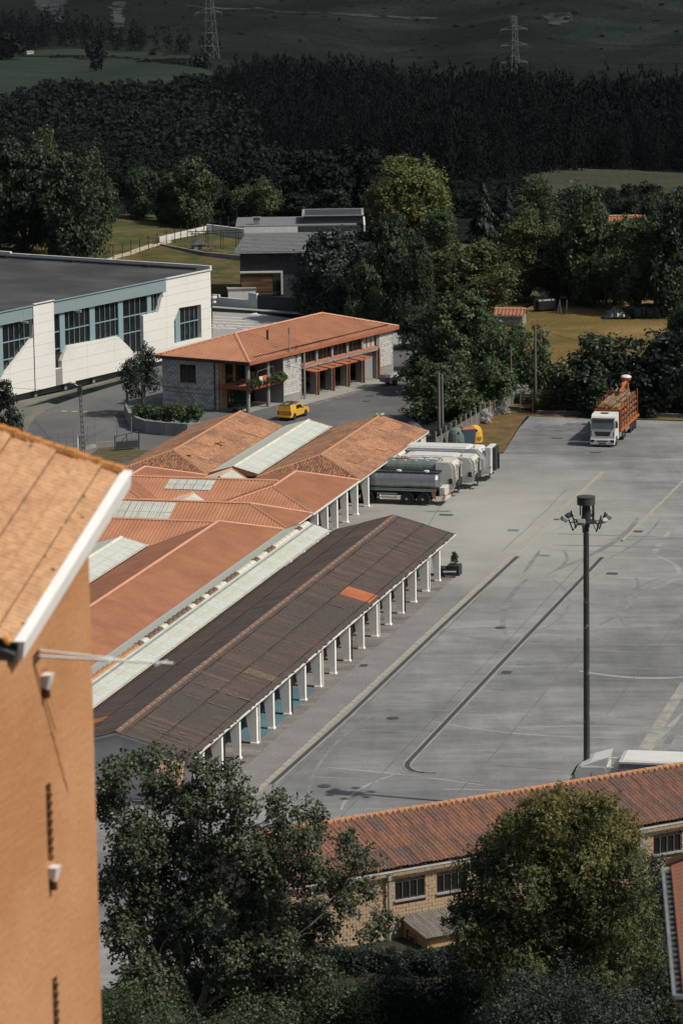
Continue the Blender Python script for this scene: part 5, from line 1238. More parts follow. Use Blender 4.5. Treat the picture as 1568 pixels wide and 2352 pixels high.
# ------------------------------------------------------------------ roof corner of the building at the lower right
A_ = atY(1521, 1996, 90.0); B_ = atY(1547, 2290, 90.0); s_ = (CAM_H - A_.z) / (CAM_H - B_.z); B_ = V((B_.x * s_, B_.y * s_, A_.z))
ch = T('tiled_block', 'corner of a tall building with a red tiled roof and white gutter, lower right', 'building', (A_.x, A_.y, 8.0))
la, lb = A_ - ch.location, B_ - ch.location; e_ = (lb - la).normalized(); r_ = V((-e_.y, e_.x, 0)); r_ = r_ if r_.x > 0 else -r_
up_ = V((0, 0, .38)); L = (lb - la).length
P('gutter', beam(MB(), la, lb, .07, .08, V((0, 0, 1))).add([], []), M['steel'], ch); P('end_gutter', beam(MB(), la, la + r_ * .5, .06, .07, V((0, 0, 1))), M['white_wall'], ch)
P('gutter_return', beam(MB(), lb, lb + r_ * 3, .07, .09, V((0, 0, 1))), M['steel'], ch)
P('gutter_bed', MB().hull([la + r_ * .03 - V((0, 0, .12)), lb + r_ * .03 - V((0, 0, .12)), lb + r_ * .5 - V((0, 0, .12)), la + r_ * .5 - V((0, 0, .12))], [la + r_ * .03 - V((0, 0, .08)), lb + r_ * .03 - V((0, 0, .08)), lb + r_ * .5 - V((0, 0, .08)), la + r_ * .5 - V((0, 0, .08))]), M['timber_dark'], ch)
nr = 30; tm = MB().hull([V((0, 0, 0)), r_ * 3 + up_ * 3, r_ * 3 + up_ * 3 + e_ * (L / nr * .94) , e_ * (L / nr * .94)], [V((0, 0, .06)), r_ * 3 + up_ * 3 + V((0, 0, .06)), r_ * 3 + up_ * 3 + e_ * (L / nr * .94) + V((0, 0, .03)), e_ * (L / nr * .94) + V((0, 0, .03))]).mesh('tile_course'); tm.materials.append(mat('brown_red_tile', (.34, .14, .075), (.22, .10, .06), scale=3, rough=.9, fine=.25, fscale=14))
for k in range(nr): P('tile_course', tm, None, ch, loc=la + r_ * .2 + e_ * (L * k / nr) + V((0, 0, .02 + rnd.uniform(-.012, .012))))
for k in range(2): P('ridge_tile', MB().tube(la + r_ * (.12 + .45 * k) + V((0, 0, .12 + .17 * k)) - e_ * .1, la + r_ * (.55 + .45 * k) + V((0, 0, .29 + .17 * k)) - e_ * .1, .12, .10, 8), M['frame_brown'], ch)
mb = MB()
for k in range(24): q_ = la + r_ * .05 + e_ * (L * (k + .5) / 24); mb.box(q_ + r_ * .1 - V((0, 0, .02)), (.2, .03, .04))
P('gutter_hooks', mb, M['steel'], ch, kind='stuff')
P('wall', MB().hull([(la + r_ * .45 + e_ * .4).to_2d().to_3d(), (lb + r_ * .45 - e_ * .4).to_2d().to_3d(), (lb + r_ * 8 - e_ * .4).to_2d().to_3d(), (la + r_ * 8 + e_ * .4).to_2d().to_3d()], [la + r_ * .45 + e_ * .4 - V((0, 0, .13)), lb + r_ * .45 - e_ * .4 - V((0, 0, .13)), lb + r_ * 8 - e_ * .4 - V((0, 0, .13)), la + r_ * 8 + e_ * .4 - V((0, 0, .13))]), M['split_back'], ch)
# ------------------------------------------------------------------ lamp mast
lm = T('lamp_mast', 'tall dark lamp mast with a drum top and angled floodlights', 'lamp mast', at(1347, 1868))
px = FPX / lm.location.y; h_ = 12.0
q_ = pix(lm.location.x, lm.location.y, h_); h_ *= (1868 - 1163) / (1868 - float(q_[1]))
M['mast'] = mat('mast_paint', (.05, .055, .055), (.035, .037, .037), scale=1.2, rough=.45, c3=(.22, .22, .21), scale3=1.4, lo3=.60, hi3=.64, spec=.5)
P('shaft', MB().tube((0, 0, 0), (0, 0, h_), .20, .165, 16), M['mast'], lm, smooth=False)
P('drum', MB().lathe([(.50, h_), (.53, h_ + .02), (.53, h_ + .42), (.55, h_ + .44), (.55, h_ + .49), (.45, h_ + .51)], n=22), mat('drum_green', (.035, .045, .042), (.07, .065, .05), scale=3, rough=.6), lm)
P('neck', MB().tube((0, 0, h_ - 1.0), (0, 0, h_ + .01), .27, .24, 12).tube((.42, .1, h_ - 1.0), (.42, .1, h_), .07, n=6).tube((-.35, -.2, h_ - .6), (-.35, -.2, h_), .04, n=6), M['dark_steel'], lm)
P('carrier_ring', MB().lathe([(.55, h_ - 1.06), (.61, h_ - 1.06), (.61, h_ - .96), (.55, h_ - .96)], n=18), M['dark_steel'], lm)
for k in range(6):
    an = .25 + k * math.pi / 3; d = V((math.cos(an), math.sin(an), 0)); z0 = h_ - 1.0
    P('arm', MB().tube(d * .15 + V((0, 0, z0)), d * .96 + V((0, 0, z0)), .04, n=6).tube(d * .80 + V((0, 0, z0 - .50)), d * 1.18 + V((0, 0, z0 + .50)), .045, n=6).tube(d * .5 + V((0, 0, z0)), d * .80 + V((0, 0, z0 - .48)), .025, n=5), M['dark_steel'], lm)
    f_ = P('floodlight', MB().box((0, 0, 0), (.36, .44, .22), 0, .04), M['steel'], lm, loc=d * 1.33 + V((0, 0, z0 + .22)), rot=(0, -.5 if k % 2 else .6, an)); P('lens', MB().box((.0, 0, -.12), (.3, .4, .02)), M['concrete'], f_)
# ------------------------------------------------------------------ vehicles (local x forward, y left, z up)
M['tyre'] = mat('tyre', (.018, .018, .019), (.03, .03, .03), scale=5, rough=.9)
M['rim'] = mat('rim', (.30, .31, .31), rough=.5, metal=.5)
M['dark_rim'] = mat('dark_rim', (.09, .09, .09), rough=.6, metal=.3)
M['truck_white'] = mat('truck_white', (.62, .62, .60), (.56, .56, .535), scale=1.2, rough=.4, spec=.5)
M['truck_grime'] = mat('grimy_white', (.50, .50, .47), (.36, .33, .27), scale=1.8, rough=.6, lo=.45, hi=.7, fine=.1, fscale=8)
M['chassis'] = mat('chassis', (.025, .025, .026), (.04, .038, .035), scale=3, rough=.7)
M['inox'] = mat('stainless', (.42, .43, .43), (.36, .37, .37), scale=.9, stretch=(4, 1, 1), rough=.32, metal=.85)
M['amber'] = mat('amber_lens', (.55, .16, .02), rough=.3)
M['red_lens'] = mat('red_lens', (.35, .03, .02), rough=.3)
M['screen'] = mat('windscreen', (.10, .115, .115), (.06, .07, .07), scale=1.0, rough=.1, spec=.6)
M['yellow'] = mat('yellow_paint_car', (.62, .36, .035), (.57, .33, .035), scale=1, rough=.35, spec=.5)
M['green_tank'] = mat('tank_green_grey', (.10, .125, .12), (.14, .165, .155), scale=.8, stretch=(3, 1, .6), rough=.45, fine=.1, fscale=6, spec=.5)
M['rust_orange'] = mat('trailer_orange', (.40, .115, .04), (.31, .09, .035), scale=1.5, rough=.6)
def wheel(t, x, y, r, w, rim='rim', tw=0):
    s_ = 1 if y > 0 else -1
    q_ = P('wheel', MB().lathe([(r * .55, -w / 2), (r * .94, -w / 2), (r, -w * .34), (r, w * .34), (r * .94, w / 2), (r * .55, w / 2)], (0, 0, 0), 'y', 20), M['tyre'], t, loc=(x, y, r))
    P('rim', MB().lathe([(r * .55, s_ * w * .3), (r * .6, s_ * w * .5), (r * .5, s_ * w * .42), (r * .24, s_ * w * .36), (r * .2, s_ * w * .6), (.01, s_ * w * .6)], (0, 0, 0), 'y', 14), M[rim], q_)
    return q_
def chassis(t, x0, x1, z=.75, w=.9): return P('chassis', MB().box(((x0 + x1) / 2, w / 2, z), (abs(x1 - x0), .12, .26)).box(((x0 + x1) / 2, -w / 2, z), (abs(x1 - x0), .12, .26)).box(((x0 + x1) / 2, 0, z - .05), (abs(x1 - x0) * .9, w, .1)), M['chassis'], t)
def mud(t, x, y, r, w=.5):
    mb = MB(); n = 8; R = r * 1.14
    for k in range(n):
        a0, a1 = math.pi * (.06 + .88 * k / n), math.pi * (.06 + .88 * (k + 1) / n)
        mb.poly([(x + R * math.cos(a0), y - w / 2, r + R * math.sin(a0)), (x + R * math.cos(a1), y - w / 2, r + R * math.sin(a1)), (x + R * math.cos(a1), y + w / 2, r + R * math.sin(a1)), (x + R * math.cos(a0), y + w / 2, r + R * math.sin(a0))])
    mb.box((x - R * .98, y, r * .75), (.04, w, r * .8))
    P('mudguard', mb, M['chassis'], t)
def cab(t, x0=0.0, L=2.1, w=2.4, z0=.55, h=2.5, m='truck_white', defl=True):
    x1 = x0 - L
    out = [(x1, z0), (x0 - .02, z0), (x0, z0 + .55), (x0 - .06, z0 + 1.15), (x0 - .26, z0 + 1.98), (x0 - .42, z0 + h - .18), (x0 - .75, z0 + h), (x1 + .15, z0 + h + .04), (x1, z0 + h - .1)]
    P('cab_shell', MB().prism(out, 'y', -w / 2 + .04, w / 2 - .04), M[m], t)
    P('windscreen', MB().hull([(x0 - .045, -w / 2 + .12, z0 + 1.18), (x0 - .045, w / 2 - .12, z0 + 1.18), (x0 - .24, w / 2 - .16, z0 + 1.95), (x0 - .24, -w / 2 + .16, z0 + 1.95)], [(x0 - .0, -w / 2 + .12, z0 + 1.20), (x0 - .0, w / 2 - .12, z0 + 1.20), (x0 - .20, w / 2 - .16, z0 + 1.97), (x0 - .20, -w / 2 + .16, z0 + 1.97)]), M['screen'], t)
    P('sun_visor', MB().hull([(x0 - .14, -w / 2 + .1, z0 + 1.97), (x0 - .14, w / 2 - .1, z0 + 1.97), (x0 - .3, w / 2 - .1, z0 + 2.1), (x0 - .3, -w / 2 + .1, z0 + 2.1)], [(x0 - .1, -w / 2 + .1, z0 + 2.0), (x0 - .1, w / 2 - .1, z0 + 2.0), (x0 - .28, w / 2 - .1, z0 + 2.14), (x0 - .28, -w / 2 + .1, z0 + 2.14)]), M['chassis'], t)
    P('grille', MB().hull([(x0 - .02, -w * .27, z0 + .52), (x0 - .02, w * .27, z0 + .52), (x0 - .05, w * .34, z0 + .92), (x0 - .05, -w * .34, z0 + .92)], [(x0 + .03, -w * .27, z0 + .52), (x0 + .03, w * .27, z0 + .52), (x0 - .0, w * .34, z0 + .92), (x0 - .0, -w * .34, z0 + .92)]), M['chassis'], t)
    b = P('bumper', MB().box((x0 + .02, 0, z0 - .0), (.24, w, .5), 0, .06), M[m], t)
    P('intake', MB().box((x0 + .142, 0, z0 + .06), (.02, w * .42, .1)).box((x0 + .142, 0, z0 - .14), (.02, w * .3, .1)), M['chassis'], b)
    P('lower_lip', MB().box((x0 + .0, 0, z0 - .3), (.2, w * .96, .12)), M['chassis'], b)
    for s_ in (-1, 1):
        P('headlight', MB().box((x0 + .135, s_ * w * .40, z0 + .08), (.04, .34, .22), 0, .01), M['glass'], t)
        P('side_window', MB().box((x0 - .75, s_ * (w / 2 - .03), z0 + 1.52), (.9, .03, .62)), M['glass'], t)
        P('air_slot', MB().hull([(x0 - .0, s_ * w * .42, z0 + .55), (x0 - .0, s_ * w * .45, z0 + .55), (x0 - .03, s_ * w * .47, z0 + .95), (x0 - .03, s_ * w * .44, z0 + .95)], [(x0 + .02, s_ * w * .42, z0 + .55), (x0 + .02, s_ * w * .45, z0 + .55), (x0 - .01, s_ * w * .47, z0 + .95), (x0 - .01, s_ * w * .44, z0 + .95)]), M['chassis'], t)
        P('mirror', MB().box((x0 - .12, s_ * (w / 2 + .16), z0 + 1.55), (.1, .16, .55), 0, .02).tube((x0 - .2, s_ * w / 2 * .95, z0 + 1.9), (x0 - .12, s_ * (w / 2 + .16), z0 + 1.85), .025, n=5), M['chassis'], t)
        P('door_step', MB().box((x0 - .75, s_ * (w / 2 - .05), z0 - .15), (.9, .1, .22)), M['chassis'], t)
    P('roof_hatch', MB().box((x0 - 1.05, 0, z0 + h + .045), (.5, .7, .05)), M['glass'], t)
# timber lorry
lg = T('timber_lorry', 'white timber lorry with an orange trailer of logs at the far right of the yard', 'lorry', at(1383, 1027), math.atan2(-UU.y, -UU.x))
cab(lg, 0, 2.1, 2.3, .5, 2.45)
chassis(lg, -.3, -12.2)
for y in (-.98, .98): wheel(lg, -1.0, y, .48, .3); wheel(lg, -4.4, y, .48, .34)
for x in (-8.3, -9.5, -10.7):
    for y in (-.98, .98): wheel(lg, x, y, .45, .34, 'dark_rim')
P('bed', MB().box((-7.4, 0, 1.12), (9.4, 2.35, .16)), M['rust_orange'], lg)
P('headboard', MB().box((-2.62, 0, 2.1), (.12, 2.4, 1.95)).box((-2.54, 0, 3.06), (.08, 2.5, .12)).box((-2.54, -1.18, 2.1), (.1, .1, 1.95)).box((-2.54, 1.18, 2.1), (.1, .1, 1.95)), M['rust_orange'], lg)
P('side_rail', MB().box((-7.4, 1.2, 1.08), (9.4, .06, .2)).box((-7.4, -1.2, 1.08), (9.4, .06, .2)), M['rust_orange'], lg)
for k in range(7):
    for s_ in (-1, 1): P('stake', MB().box((-3.3 - 1.35 * k, s_ * 1.16, 2.4), (.1, .09, 2.6)), M['rust_orange'], lg)
P('side_guard', MB().box((-6.3, 1.1, .72), (2.4, .05, .35)).box((-6.3, -1.1, .72), (2.4, .05, .35)), M['steel'], lg)
for s_ in (-1, 1): mud(lg, -4.4, s_ * .98, .48)
P('fuel_tank', MB().box((-3.0, .9, .75), (1.0, .5, .5), 0, .08).box((-3.0, -.9, .75), (.8, .5, .5), 0, .08), M['steel'], lg)
P('rear_lights', MB().box((-12.15, .9, .95), (.1, .4, .18)).box((-12.15, -.9, .95), (.1, .4, .18)), M['red_lens'], lg)
P('crane_column', MB().box((-11.9, 0, 2.6), (.4, .5, 3.0), 0, .04), M['rust_orange'], lg)
P('crane_boom', MB().tube((-11.9, 0, 4.3), (-7.2, .25, 3.95), .16, .13, 6).tube((-9.6, .1, 4.5), (-8.0, .3, 3.85), .09, n=6), M['rust_orange'], lg)
P('crane_seat', MB().lathe([(.12, 4.0), (.38, 4.35), (.50, 4.55), (.48, 4.68)], (-11.9, 0, 0), n=14), M['rust_orange'], lg); P('crane_cover', MB().lathe([(.52, 4.68), (.47, 4.78), (.28, 4.88), (.02, 4.92)], (-11.9, 0, 0), n=14), M['truck_white'], lg)
M['log'] = [mat('log', a, b, scale=2.5, stretch=(.6, 2, 2), rough=.95, fine=.25, fscale=12) for a, b in (((.17, .115, .075), (.09, .065, .045)), ((.21, .14, .085), (.12, .085, .06)), ((.26, .16, .08), (.14, .095, .06)))]
M['cut'] = mat('cut_wood', (.50, .30, .13), (.40, .23, .10), scale=6, rough=.9)
lme = []
for k in range(3):
    mb = MB().tube((-2.1, 0, 0), (0, .01, 0), .15, .14, 9, False); me = mb.mesh('log_bark'); me.materials.append(M['log'][k]); lme.append(me)
cme = MB().lathe([(.145, 2.1 * -1), (.145, -2.105), (.01, -2.106)], axis='x', n=9).lathe([(.14, 0), (.135, .008), (.01, .01)], axis='x', n=9).mesh('cut_end'); cme.materials.append(M['cut'])
lmat = Matrix.Rotation(math.atan2(-UU.y, -UU.x), 4, 'Z')
for bnk in range(4):
    for row in range(9):
        for k in range(7 if row < 7 else (6 if row < 8 else 4)):
            if bnk > 0 and row < 6 and 0 < k < 6: continue
            y = -.96 + .31 * k + (.15 if row % 2 else 0) + rnd.uniform(-.02, .02); z = 1.36 + .262 * row + rnd.uniform(-.03, .04) + (rnd.uniform(-.08, .14) if row > 6 else 0)
            if y > 1.02: continue
            if row == 8: y += .3
            lg_p = lmat @ V((-2.85 - 2.24 * bnk + rnd.uniform(-.09, .09), y, z))
            o = P('log', lme[rnd.randrange(3)], None, None, loc=lg.location + lg_p, rot=(rnd.uniform(0, 6), 0, math.atan2(-UU.y, -UU.x) + rnd.uniform(-.02, .02)))
            tag(o, 'short brown log stacked on the orange timber trailer', 'log', 'logs stacked on the timber trailer'); P('cut_end', cme, None, o)
# tanker and refuse lorries, backed out from under the tiled roof
ang = math.atan2(-VV.y, -VV.x)
tk = T('tank_lorry', 'stainless steel tank lorry half under the tiled roof edge, nearest of the parked row', 'tank lorry', uv(31.3, -6.6), ang)
chassis(tk, .4, 10.5, .85)
TZ = 1.98
prof = []
for y, z in ((1.02, .0),): pass
def tankring(x, sx, sz, n=20): return [(x, 1.12 * sx * math.copysign(abs(math.cos(a)) ** .72, math.cos(a)), TZ + .72 * sz * math.copysign(abs(math.sin(a)) ** .8, math.sin(a))) for a in [2 * math.pi * i / n for i in range(n)]]
mb = MB(); R_ = [tankring(.55, .62, .6), tankring(.62, .86, .84), tankring(.8, 1, 1), tankring(8.6, 1, 1), tankring(8.75, .86, .84)]
vs = sum(R_, []); fs_ = [(k * 20 + i, k * 20 + (i + 1) % 20, (k + 1) * 20 + (i + 1) % 20, (k + 1) * 20 + i) for k in range(4) for i in range(20)] + [tuple(range(19, -1, -1)), tuple(range(80, 100))]
mb.add(vs, fs_); P('tank', mb, M['inox'], tk)
for x in (.85, 2.0, 3.15, 4.3, 5.45, 6.6, 7.75):
    mb = MB(); a, b = tankring(x - .03, 1.012, 1.015), tankring(x + .03, 1.012, 1.015); mb.add(a + b, [(i, (i + 1) % 20, 20 + (i + 1) % 20, 20 + i) for i in range(20)]); P('tank_band', mb, M['steel'], tk)
P('top_rail', MB().box((4.6, .62, TZ + .73), (8.0, .06, .12)).box((4.6, -.62, TZ + .73), (8.0, .06, .12)).box((4.6, 0, TZ + .70), (8.0, .9, .05)), M['dark_steel'], tk)
for x in (1.8, 4.2, 6.6): P('manlid', MB().lathe([(.25, TZ + .72), (.25, TZ + .82), (.1, TZ + .86)], (x, 0, 0), n=12), M['truck_white'], tk)
P('side_valance', MB().box((4.7, 1.13, 1.32), (8.0, .05, .22)).box((4.7, -1.13, 1.32), (8.0, .05, .22)), M['inox'], tk); P('blue_stripe', MB().box((4.7, 1.16, 1.34), (8.0, .02, .06)).box((4.7, -1.16, 1.34), (8.0, .02, .06)), mat('teal_stripe', (.03, .14, .18), rough=.4), tk)
for x in (1.9, 3.3, 6.8):
    for y in (-1.0, 1.0): wheel(tk, x, y, .52, .36); mud(tk, x, y, .52, .4)
for s_ in (-1, 1): P('side_guard', MB().box((5.0, s_ * 1.05, .62), (1.7, .05, .1)).box((5.0, s_ * 1.05, .95), (1.7, .05, .1)).box((4.2, s_ * 1.05, .78), (.06, .05, .42)).box((5.8, s_ * 1.05, .78), (.06, .05, .42)), M['inox'], tk)
P('rear_cabinet', MB().box((.28, 0, 1.15), (.5, 1.6, .75), 0, .05).box((.1, 0, .55), (.3, 2.2, .18)), M['truck_grime'], tk)
P('rear_light', MB().box((.0, .95, .85), (.1, .3, .28)).box((.0, -.95, .85), (.1, .3, .28)), M['amber'], tk); P('side_marker', MB().box((.95, 1.1, .95), (.3, .1, .45)).box((.95, -1.1, .95), (.3, .1, .45)), M['rust_orange'], tk)
P('rear_ladder', MB().tube((.5, .45, .9), (.45, .45, 2.8), .025).tube((.5, .75, .9), (.45, .75, 2.8), .025).box((.48, .6, 1.3), (.03, .3, .03)).box((.48, .6, 1.8), (.03, .3, .03)).box((.48, .6, 2.3), (.03, .3, .03)), M['steel'], tk)
cab(tk, 11.4, 2.0, 2.3, .6, 2.2)
def refuse(label, u, v, round_=False, m='truck_grime', white='truck_white', L=5.2, hh=3.2, hop='truck_grime', door=False):
    t = T('refuse_lorry', label, 'refuse lorry', uv(u, v), ang)
    chassis(t, .8, 9.0, .8)
    for x in (2.2, 3.5, 7.4):
        for y in (-1.0, 1.0): wheel(t, x, y, .5, .36)
    xb = 1.75
    if round_:
        n = 22; ring = lambda x, s_: [(x, 1.2 * s_ * math.copysign(abs(math.cos(a)) ** .55, math.cos(a)), (hh + 1.15) / 2 + (hh - 1.15) / 2 * s_ * math.copysign(abs(math.sin(a)) ** .6, math.sin(a))) for a in [2 * math.pi * i / n for i in range(n)]]
        mb = MB().add(ring(xb, 1) + ring(xb + L, 1), [(i, (i + 1) % n, n + (i + 1) % n, n + i) for i in range(n)] + [tuple(range(n - 1, -1, -1)), tuple(range(n, 2 * n))]); P('body', mb, M[m], t)
        for x in (xb + 1.0, xb + 2.2, xb + 3.4, xb + 4.4):
            mb = MB().add(ring(x - .03, 1.008) + ring(x + .03, 1.008), [(i, (i + 1) % n, n + (i + 1) % n, n + i) for i in range(n)]); P('body_rib', mb, M[m], t)
        for x in (2.6, 3.6, 4.6, 5.6): P('roof_bracket', MB().box((x, -.75, hh - .03), (.22, .16, .12)).box((x, .75, hh - .03), (.22, .16, .12)), M['truck_white'], t)
        for x in (2.4, 3.7, 5.0): P('roof_frame', MB().box((x, .0, hh + .02), (1.1, .5, .06)).box((x, 0, hh + .06), (.8, .3, .03)), M['truck_white'] if x != 5.0 else M['oxide_light'], t)
    else:
        P('body', MB().box((xb + L / 2, 0, (hh + 1.05) / 2), (L, 2.4, hh - 1.05), 0, .12), M[m], t)
        P('body_rail', MB().box((xb + L / 2, 1.22, hh - .32), (L, .06, .14)).box((xb + L / 2, -1.22, hh - .32), (L, .06, .14)).box((xb + L / 2, 1.22, 1.2), (L, .06, .16)).box((xb + L / 2, -1.22, 1.2), (L, .06, .16)), M['truck_grime'], t)
        P('roof_panel', MB().box((xb + L / 2 - .2, 0, hh + .03), (L - .8, 1.9, .06)), M[white], t)
    sl = .55 if door else .12
    side = [(xb, .95), (xb, hh - .05), (xb - .35, hh), (.3 + sl, hh - .04), (.12, hh - .25 - sl), (.0, 1.3), (.3, .62), (1.0, .55)]
    P('tail_hopper', MB().prism(side, 'y', -1.12, 1.12), M[hop], t)
    for s_ in (-1, 1):
        P('hopper_side', MB().prism([(xb + .02, .8), (xb + .02, hh - .02), (.45 + sl, hh - .06), (.3, hh - .4 - sl), (.3, 1.25), (.85, .72)], 'y', s_ * 1.2 - .05, s_ * 1.2 + .05), M[white], t)
        P('lift_ram', MB().tube((1.2, s_ * 1.02, hh - .05), (.2, s_ * 1.02, 1.5), .05, n=6), M['steel'], t)
        P('rear_light', MB().box((.3, s_ * 1.0, .95), (.1, .16, .3)), M['amber'] if s_ > 0 else M['red_lens'], t)
        P('step', MB().box((.1, s_ * .85, .42), (.45, .5, .05)), M['dark_steel'], t)
    P('bin_lift', MB().box((.0, 0, 1.1), (.16, 1.7, .5)).box((-.05, .5, .75), (.12, .1, .6)).box((-.05, -.5, .75), (.12, .1, .6)).box((-.05, 0, 1.38), (.14, 1.9, .1)), M['dark_steel'], t)
    P('hose_bundle', MB().path([(.9, .3, hh - .3), (.6, .5, hh - .1), (.3, .55, hh - .8), (.1, .5, 1.5)], .03).path([(.9, -.3, hh - .3), (.5, -.5, hh - .2), (.25, -.5, hh - .9), (.1, -.5, 1.5)], .03), M['chassis'], t)
    if not door:
        for y in (-.62, .62): P('tail_frame', MB().box((.02, y, 1.75), (.16, .12, hh - 1.5)).box((.02, y, hh - .35), (.3, .16, .2)), M['truck_white'], t)
        P('tail_recess', MB().box((.06, 0, 1.95), (.12, 1.05, 1.1)), M['chassis'], t)
        P('tail_rungs', MB().box((-.03, .95, 1.3), (.04, .36, .05)).box((-.03, .95, 1.65), (.04, .36, .05)).box((-.03, .95, 2.0), (.04, .36, .05)).box((-.03, .95, 2.35), (.04, .36, .05)), M['rust_orange'], t)
        P('control_box', MB().box((.45, 1.28, 1.35), (.3, .1, .42)), M['chassis'], t)
    P('beacon', MB().lathe([(.07, hh), (.07, hh + .14), (.03, hh + .18)], (1.3, .7, 0), n=8), M['amber'], t)
    if door: P('tailgate', MB().box((-.05, 0, 1.85), (.5, 2.2, 2.3), 0, .05), M['truck_white'], t); P('dark_gear', MB().box((-.45, -.2, 1.9), (.25, 1.5, 2.0)).box((-.6, -.5, 1.6), (.2, .2, 1.4)), M['dark_steel'], t); P('orange_band', MB().box((-.05, 0, 1.25), (.52, 2.22, .06)), M['amber'], t)
    cab(t, xb + L + 2.35, 2.0, 2.25, .55, 2.3, white, False)
    P('exhaust_stack', MB().tube((xb + L + .2, .9, .9), (xb + L + .2, .9, hh - .1), .09, n=8), M['dark_steel'], t)
    return t
refuse('refuse lorry with a rounded dark green tank body and white tail beside the tanker', 35.8, -6.6, True, 'green_tank', hh=2.98, L=4.6)
refuse('rust stained cream refuse lorry between the green bodied one and the big white one', 39.3, -5.7, False, 'truck_grime', hh=2.8, L=4.6)
refuse('big clean white refuse lorry with an upright tailgate, farthest of the parked row', 43.3, -5.5, False, 'truck_white', hh=2.9, L=6.2, hop='truck_white', door=True)
# machinery under the red hipped roof
for i, (u, lab) in enumerate(((13.6, 'dark red flat trailer parked under the small red hipped roof'), (17.2, 'black frame trailer parked under the small red hipped roof'))):
    t = T('flat_trailer', lab, 'trailer', uv(u, -14.2), ang)
    P('frame', MB().box((1.5, .6, .75), (4, .1, .15)).box((1.5, -.6, .75), (4, .1, .15)).box((0, 0, .75), (.1, 1.8, .12)).box((1.4, 0, .75), (.1, 1.8, .12)).box((3, 0, .75), (.1, 1.8, .12)), M['oxide'] if i == 0 else M['dark_steel'], t)
    for k in range(4): P('stanchion', MB().tube((.2 + k * .9, .85, .8), (.0 + k * .9, .85, 1.5), .035, n=5), M['oxide'] if k % 2 else M['dark_steel'], t)
    for y in (-.85, .85): wheel(t, 1.0, y, .36, .22, 'dark_rim')
# yellow pickup (with a canvas canopy)
pk = T('pickup', 'yellow pickup with a canvas canopy and laden roof rack before the fire station', 'pickup', at(653, 967), math.pi / 2 - math.radians(25)); pk.scale = (.78, .78, .78)
P('body', MB().prism([(0, .45), (5.2, .45), (5.25, .85), (4.95, 1.12), (3.75, 1.2), (0.02, 1.22)], 'y', -.92, .92), M['yellow'], pk)
P('cabin', MB().hull([(1.55, -.88, 1.2), (3.9, -.88, 1.18), (3.9, .88, 1.18), (1.55, .88, 1.2)], [(1.65, -.72, 1.82), (3.05, -.72, 1.82), (3.05, .72, 1.82), (1.65, .72, 1.82)]), M['yellow'], pk)
P('canopy', MB().hull([(.02, -.9, 1.2), (1.6, -.9, 1.2), (1.6, .9, 1.2), (.02, .9, 1.2)], [(.18, -.76, 1.92), (1.6, -.76, 1.92), (1.6, .76, 1.92), (.18, .76, 1.92)]), mat('yellow_canvas', (.58, .34, .04), (.50, .29, .035), scale=2, rough=.85), pk)
for s_ in (-1, 1):
    P('side_windows', MB().hull([(1.75, s_ * .87, 1.27), (3.6, s_ * .87, 1.25), (3.5, s_ * .84, 1.3), (1.75, s_ * .84, 1.3)], [(1.8, s_ * .775, 1.72), (2.95, s_ * .775, 1.72), (2.95, s_ * .74, 1.72), (1.8, s_ * .74, 1.72)]), M['glass'], pk)
    P('window_pillar', MB().hull([(2.6, s_ * .885, 1.2), (2.7, s_ * .885, 1.2), (2.7, s_ * .85, 1.2), (2.6, s_ * .85, 1.2)], [(2.58, s_ * .765, 1.75), (2.68, s_ * .765, 1.75), (2.68, s_ * .73, 1.75), (2.58, s_ * .73, 1.75)]), M['yellow'], pk)
    P('tail_lamp', MB().box((.0, s_ * .85, .98), (.06, .16, .42)), M['red_lens'], pk)
    P('mirror', MB().box((3.3, s_ * 1.0, 1.3), (.12, .18, .16), 0, .02), M['yellow'], pk)
    for x in (1.05, 4.2):
        P('wheel_arch', MB().lathe([(.47, -.02), (.47, .02), (.40, .02)], (x, s_ * .92, .42), 'y', 16), M['chassis'], pk); wheel(pk, x, s_ * .84, .39, .26, 'dark_rim')
P('windscreen', MB().hull([(3.92, -.78, 1.2), (3.92, .78, 1.2), (3.86, .78, 1.2), (3.86, -.78, 1.2)], [(3.1, -.68, 1.78), (3.1, .68, 1.78), (3.04, .68, 1.76), (3.04, -.68, 1.76)]), M['glass'], pk)
P('rear_bumper', MB().box((-.08, 0, .52), (.2, 1.8, .2), 0, .04), M['yellow'], pk); P('under_tray', MB().box((2.6, 0, .38), (4.8, 1.5, .14)), M['chassis'], pk)
P('tailgate_line', MB().box((-.005, 0, 1.2), (.03, 1.7, .04)).box((-.01, 0, .78), (.02, 1.5, .03)), M['amber'], pk)
P('roof_rack', MB().tube((.2, -.75, 2.05), (2.9, -.75, 2.05), .025).tube((.2, .75, 2.05), (2.9, .75, 2.05), .025).tube((.2, -.75, 2.05), (.2, .75, 2.05), .025).tube((2.9, -.75, 2.05), (2.9, .75, 2.05), .025).box((1.5, 0, 1.98), (2.6, 1.4, .03)).tube((.3, -.6, 1.9), (.3, -.6, 2.05), .02).tube((2.8, -.6, 1.85), (2.8, -.6, 2.05), .02).tube((2.8, .6, 1.85), (2.8, .6, 2.05), .02), M['steel'], pk)
mb = MB()
for i in range(9): mb.box((rnd.uniform(.4, 2.6), rnd.uniform(-.5, .5), 2.06), (rnd.uniform(.3, .8), .1, .12), rnd.uniform(-.5, .5))
P('rack_load', mb, M['chassis'], pk); P('rack_roll', MB().tube((2.0, -.6, 2.12), (2.0, .6, 2.12), .09, n=8), M['oxide_light'], pk)
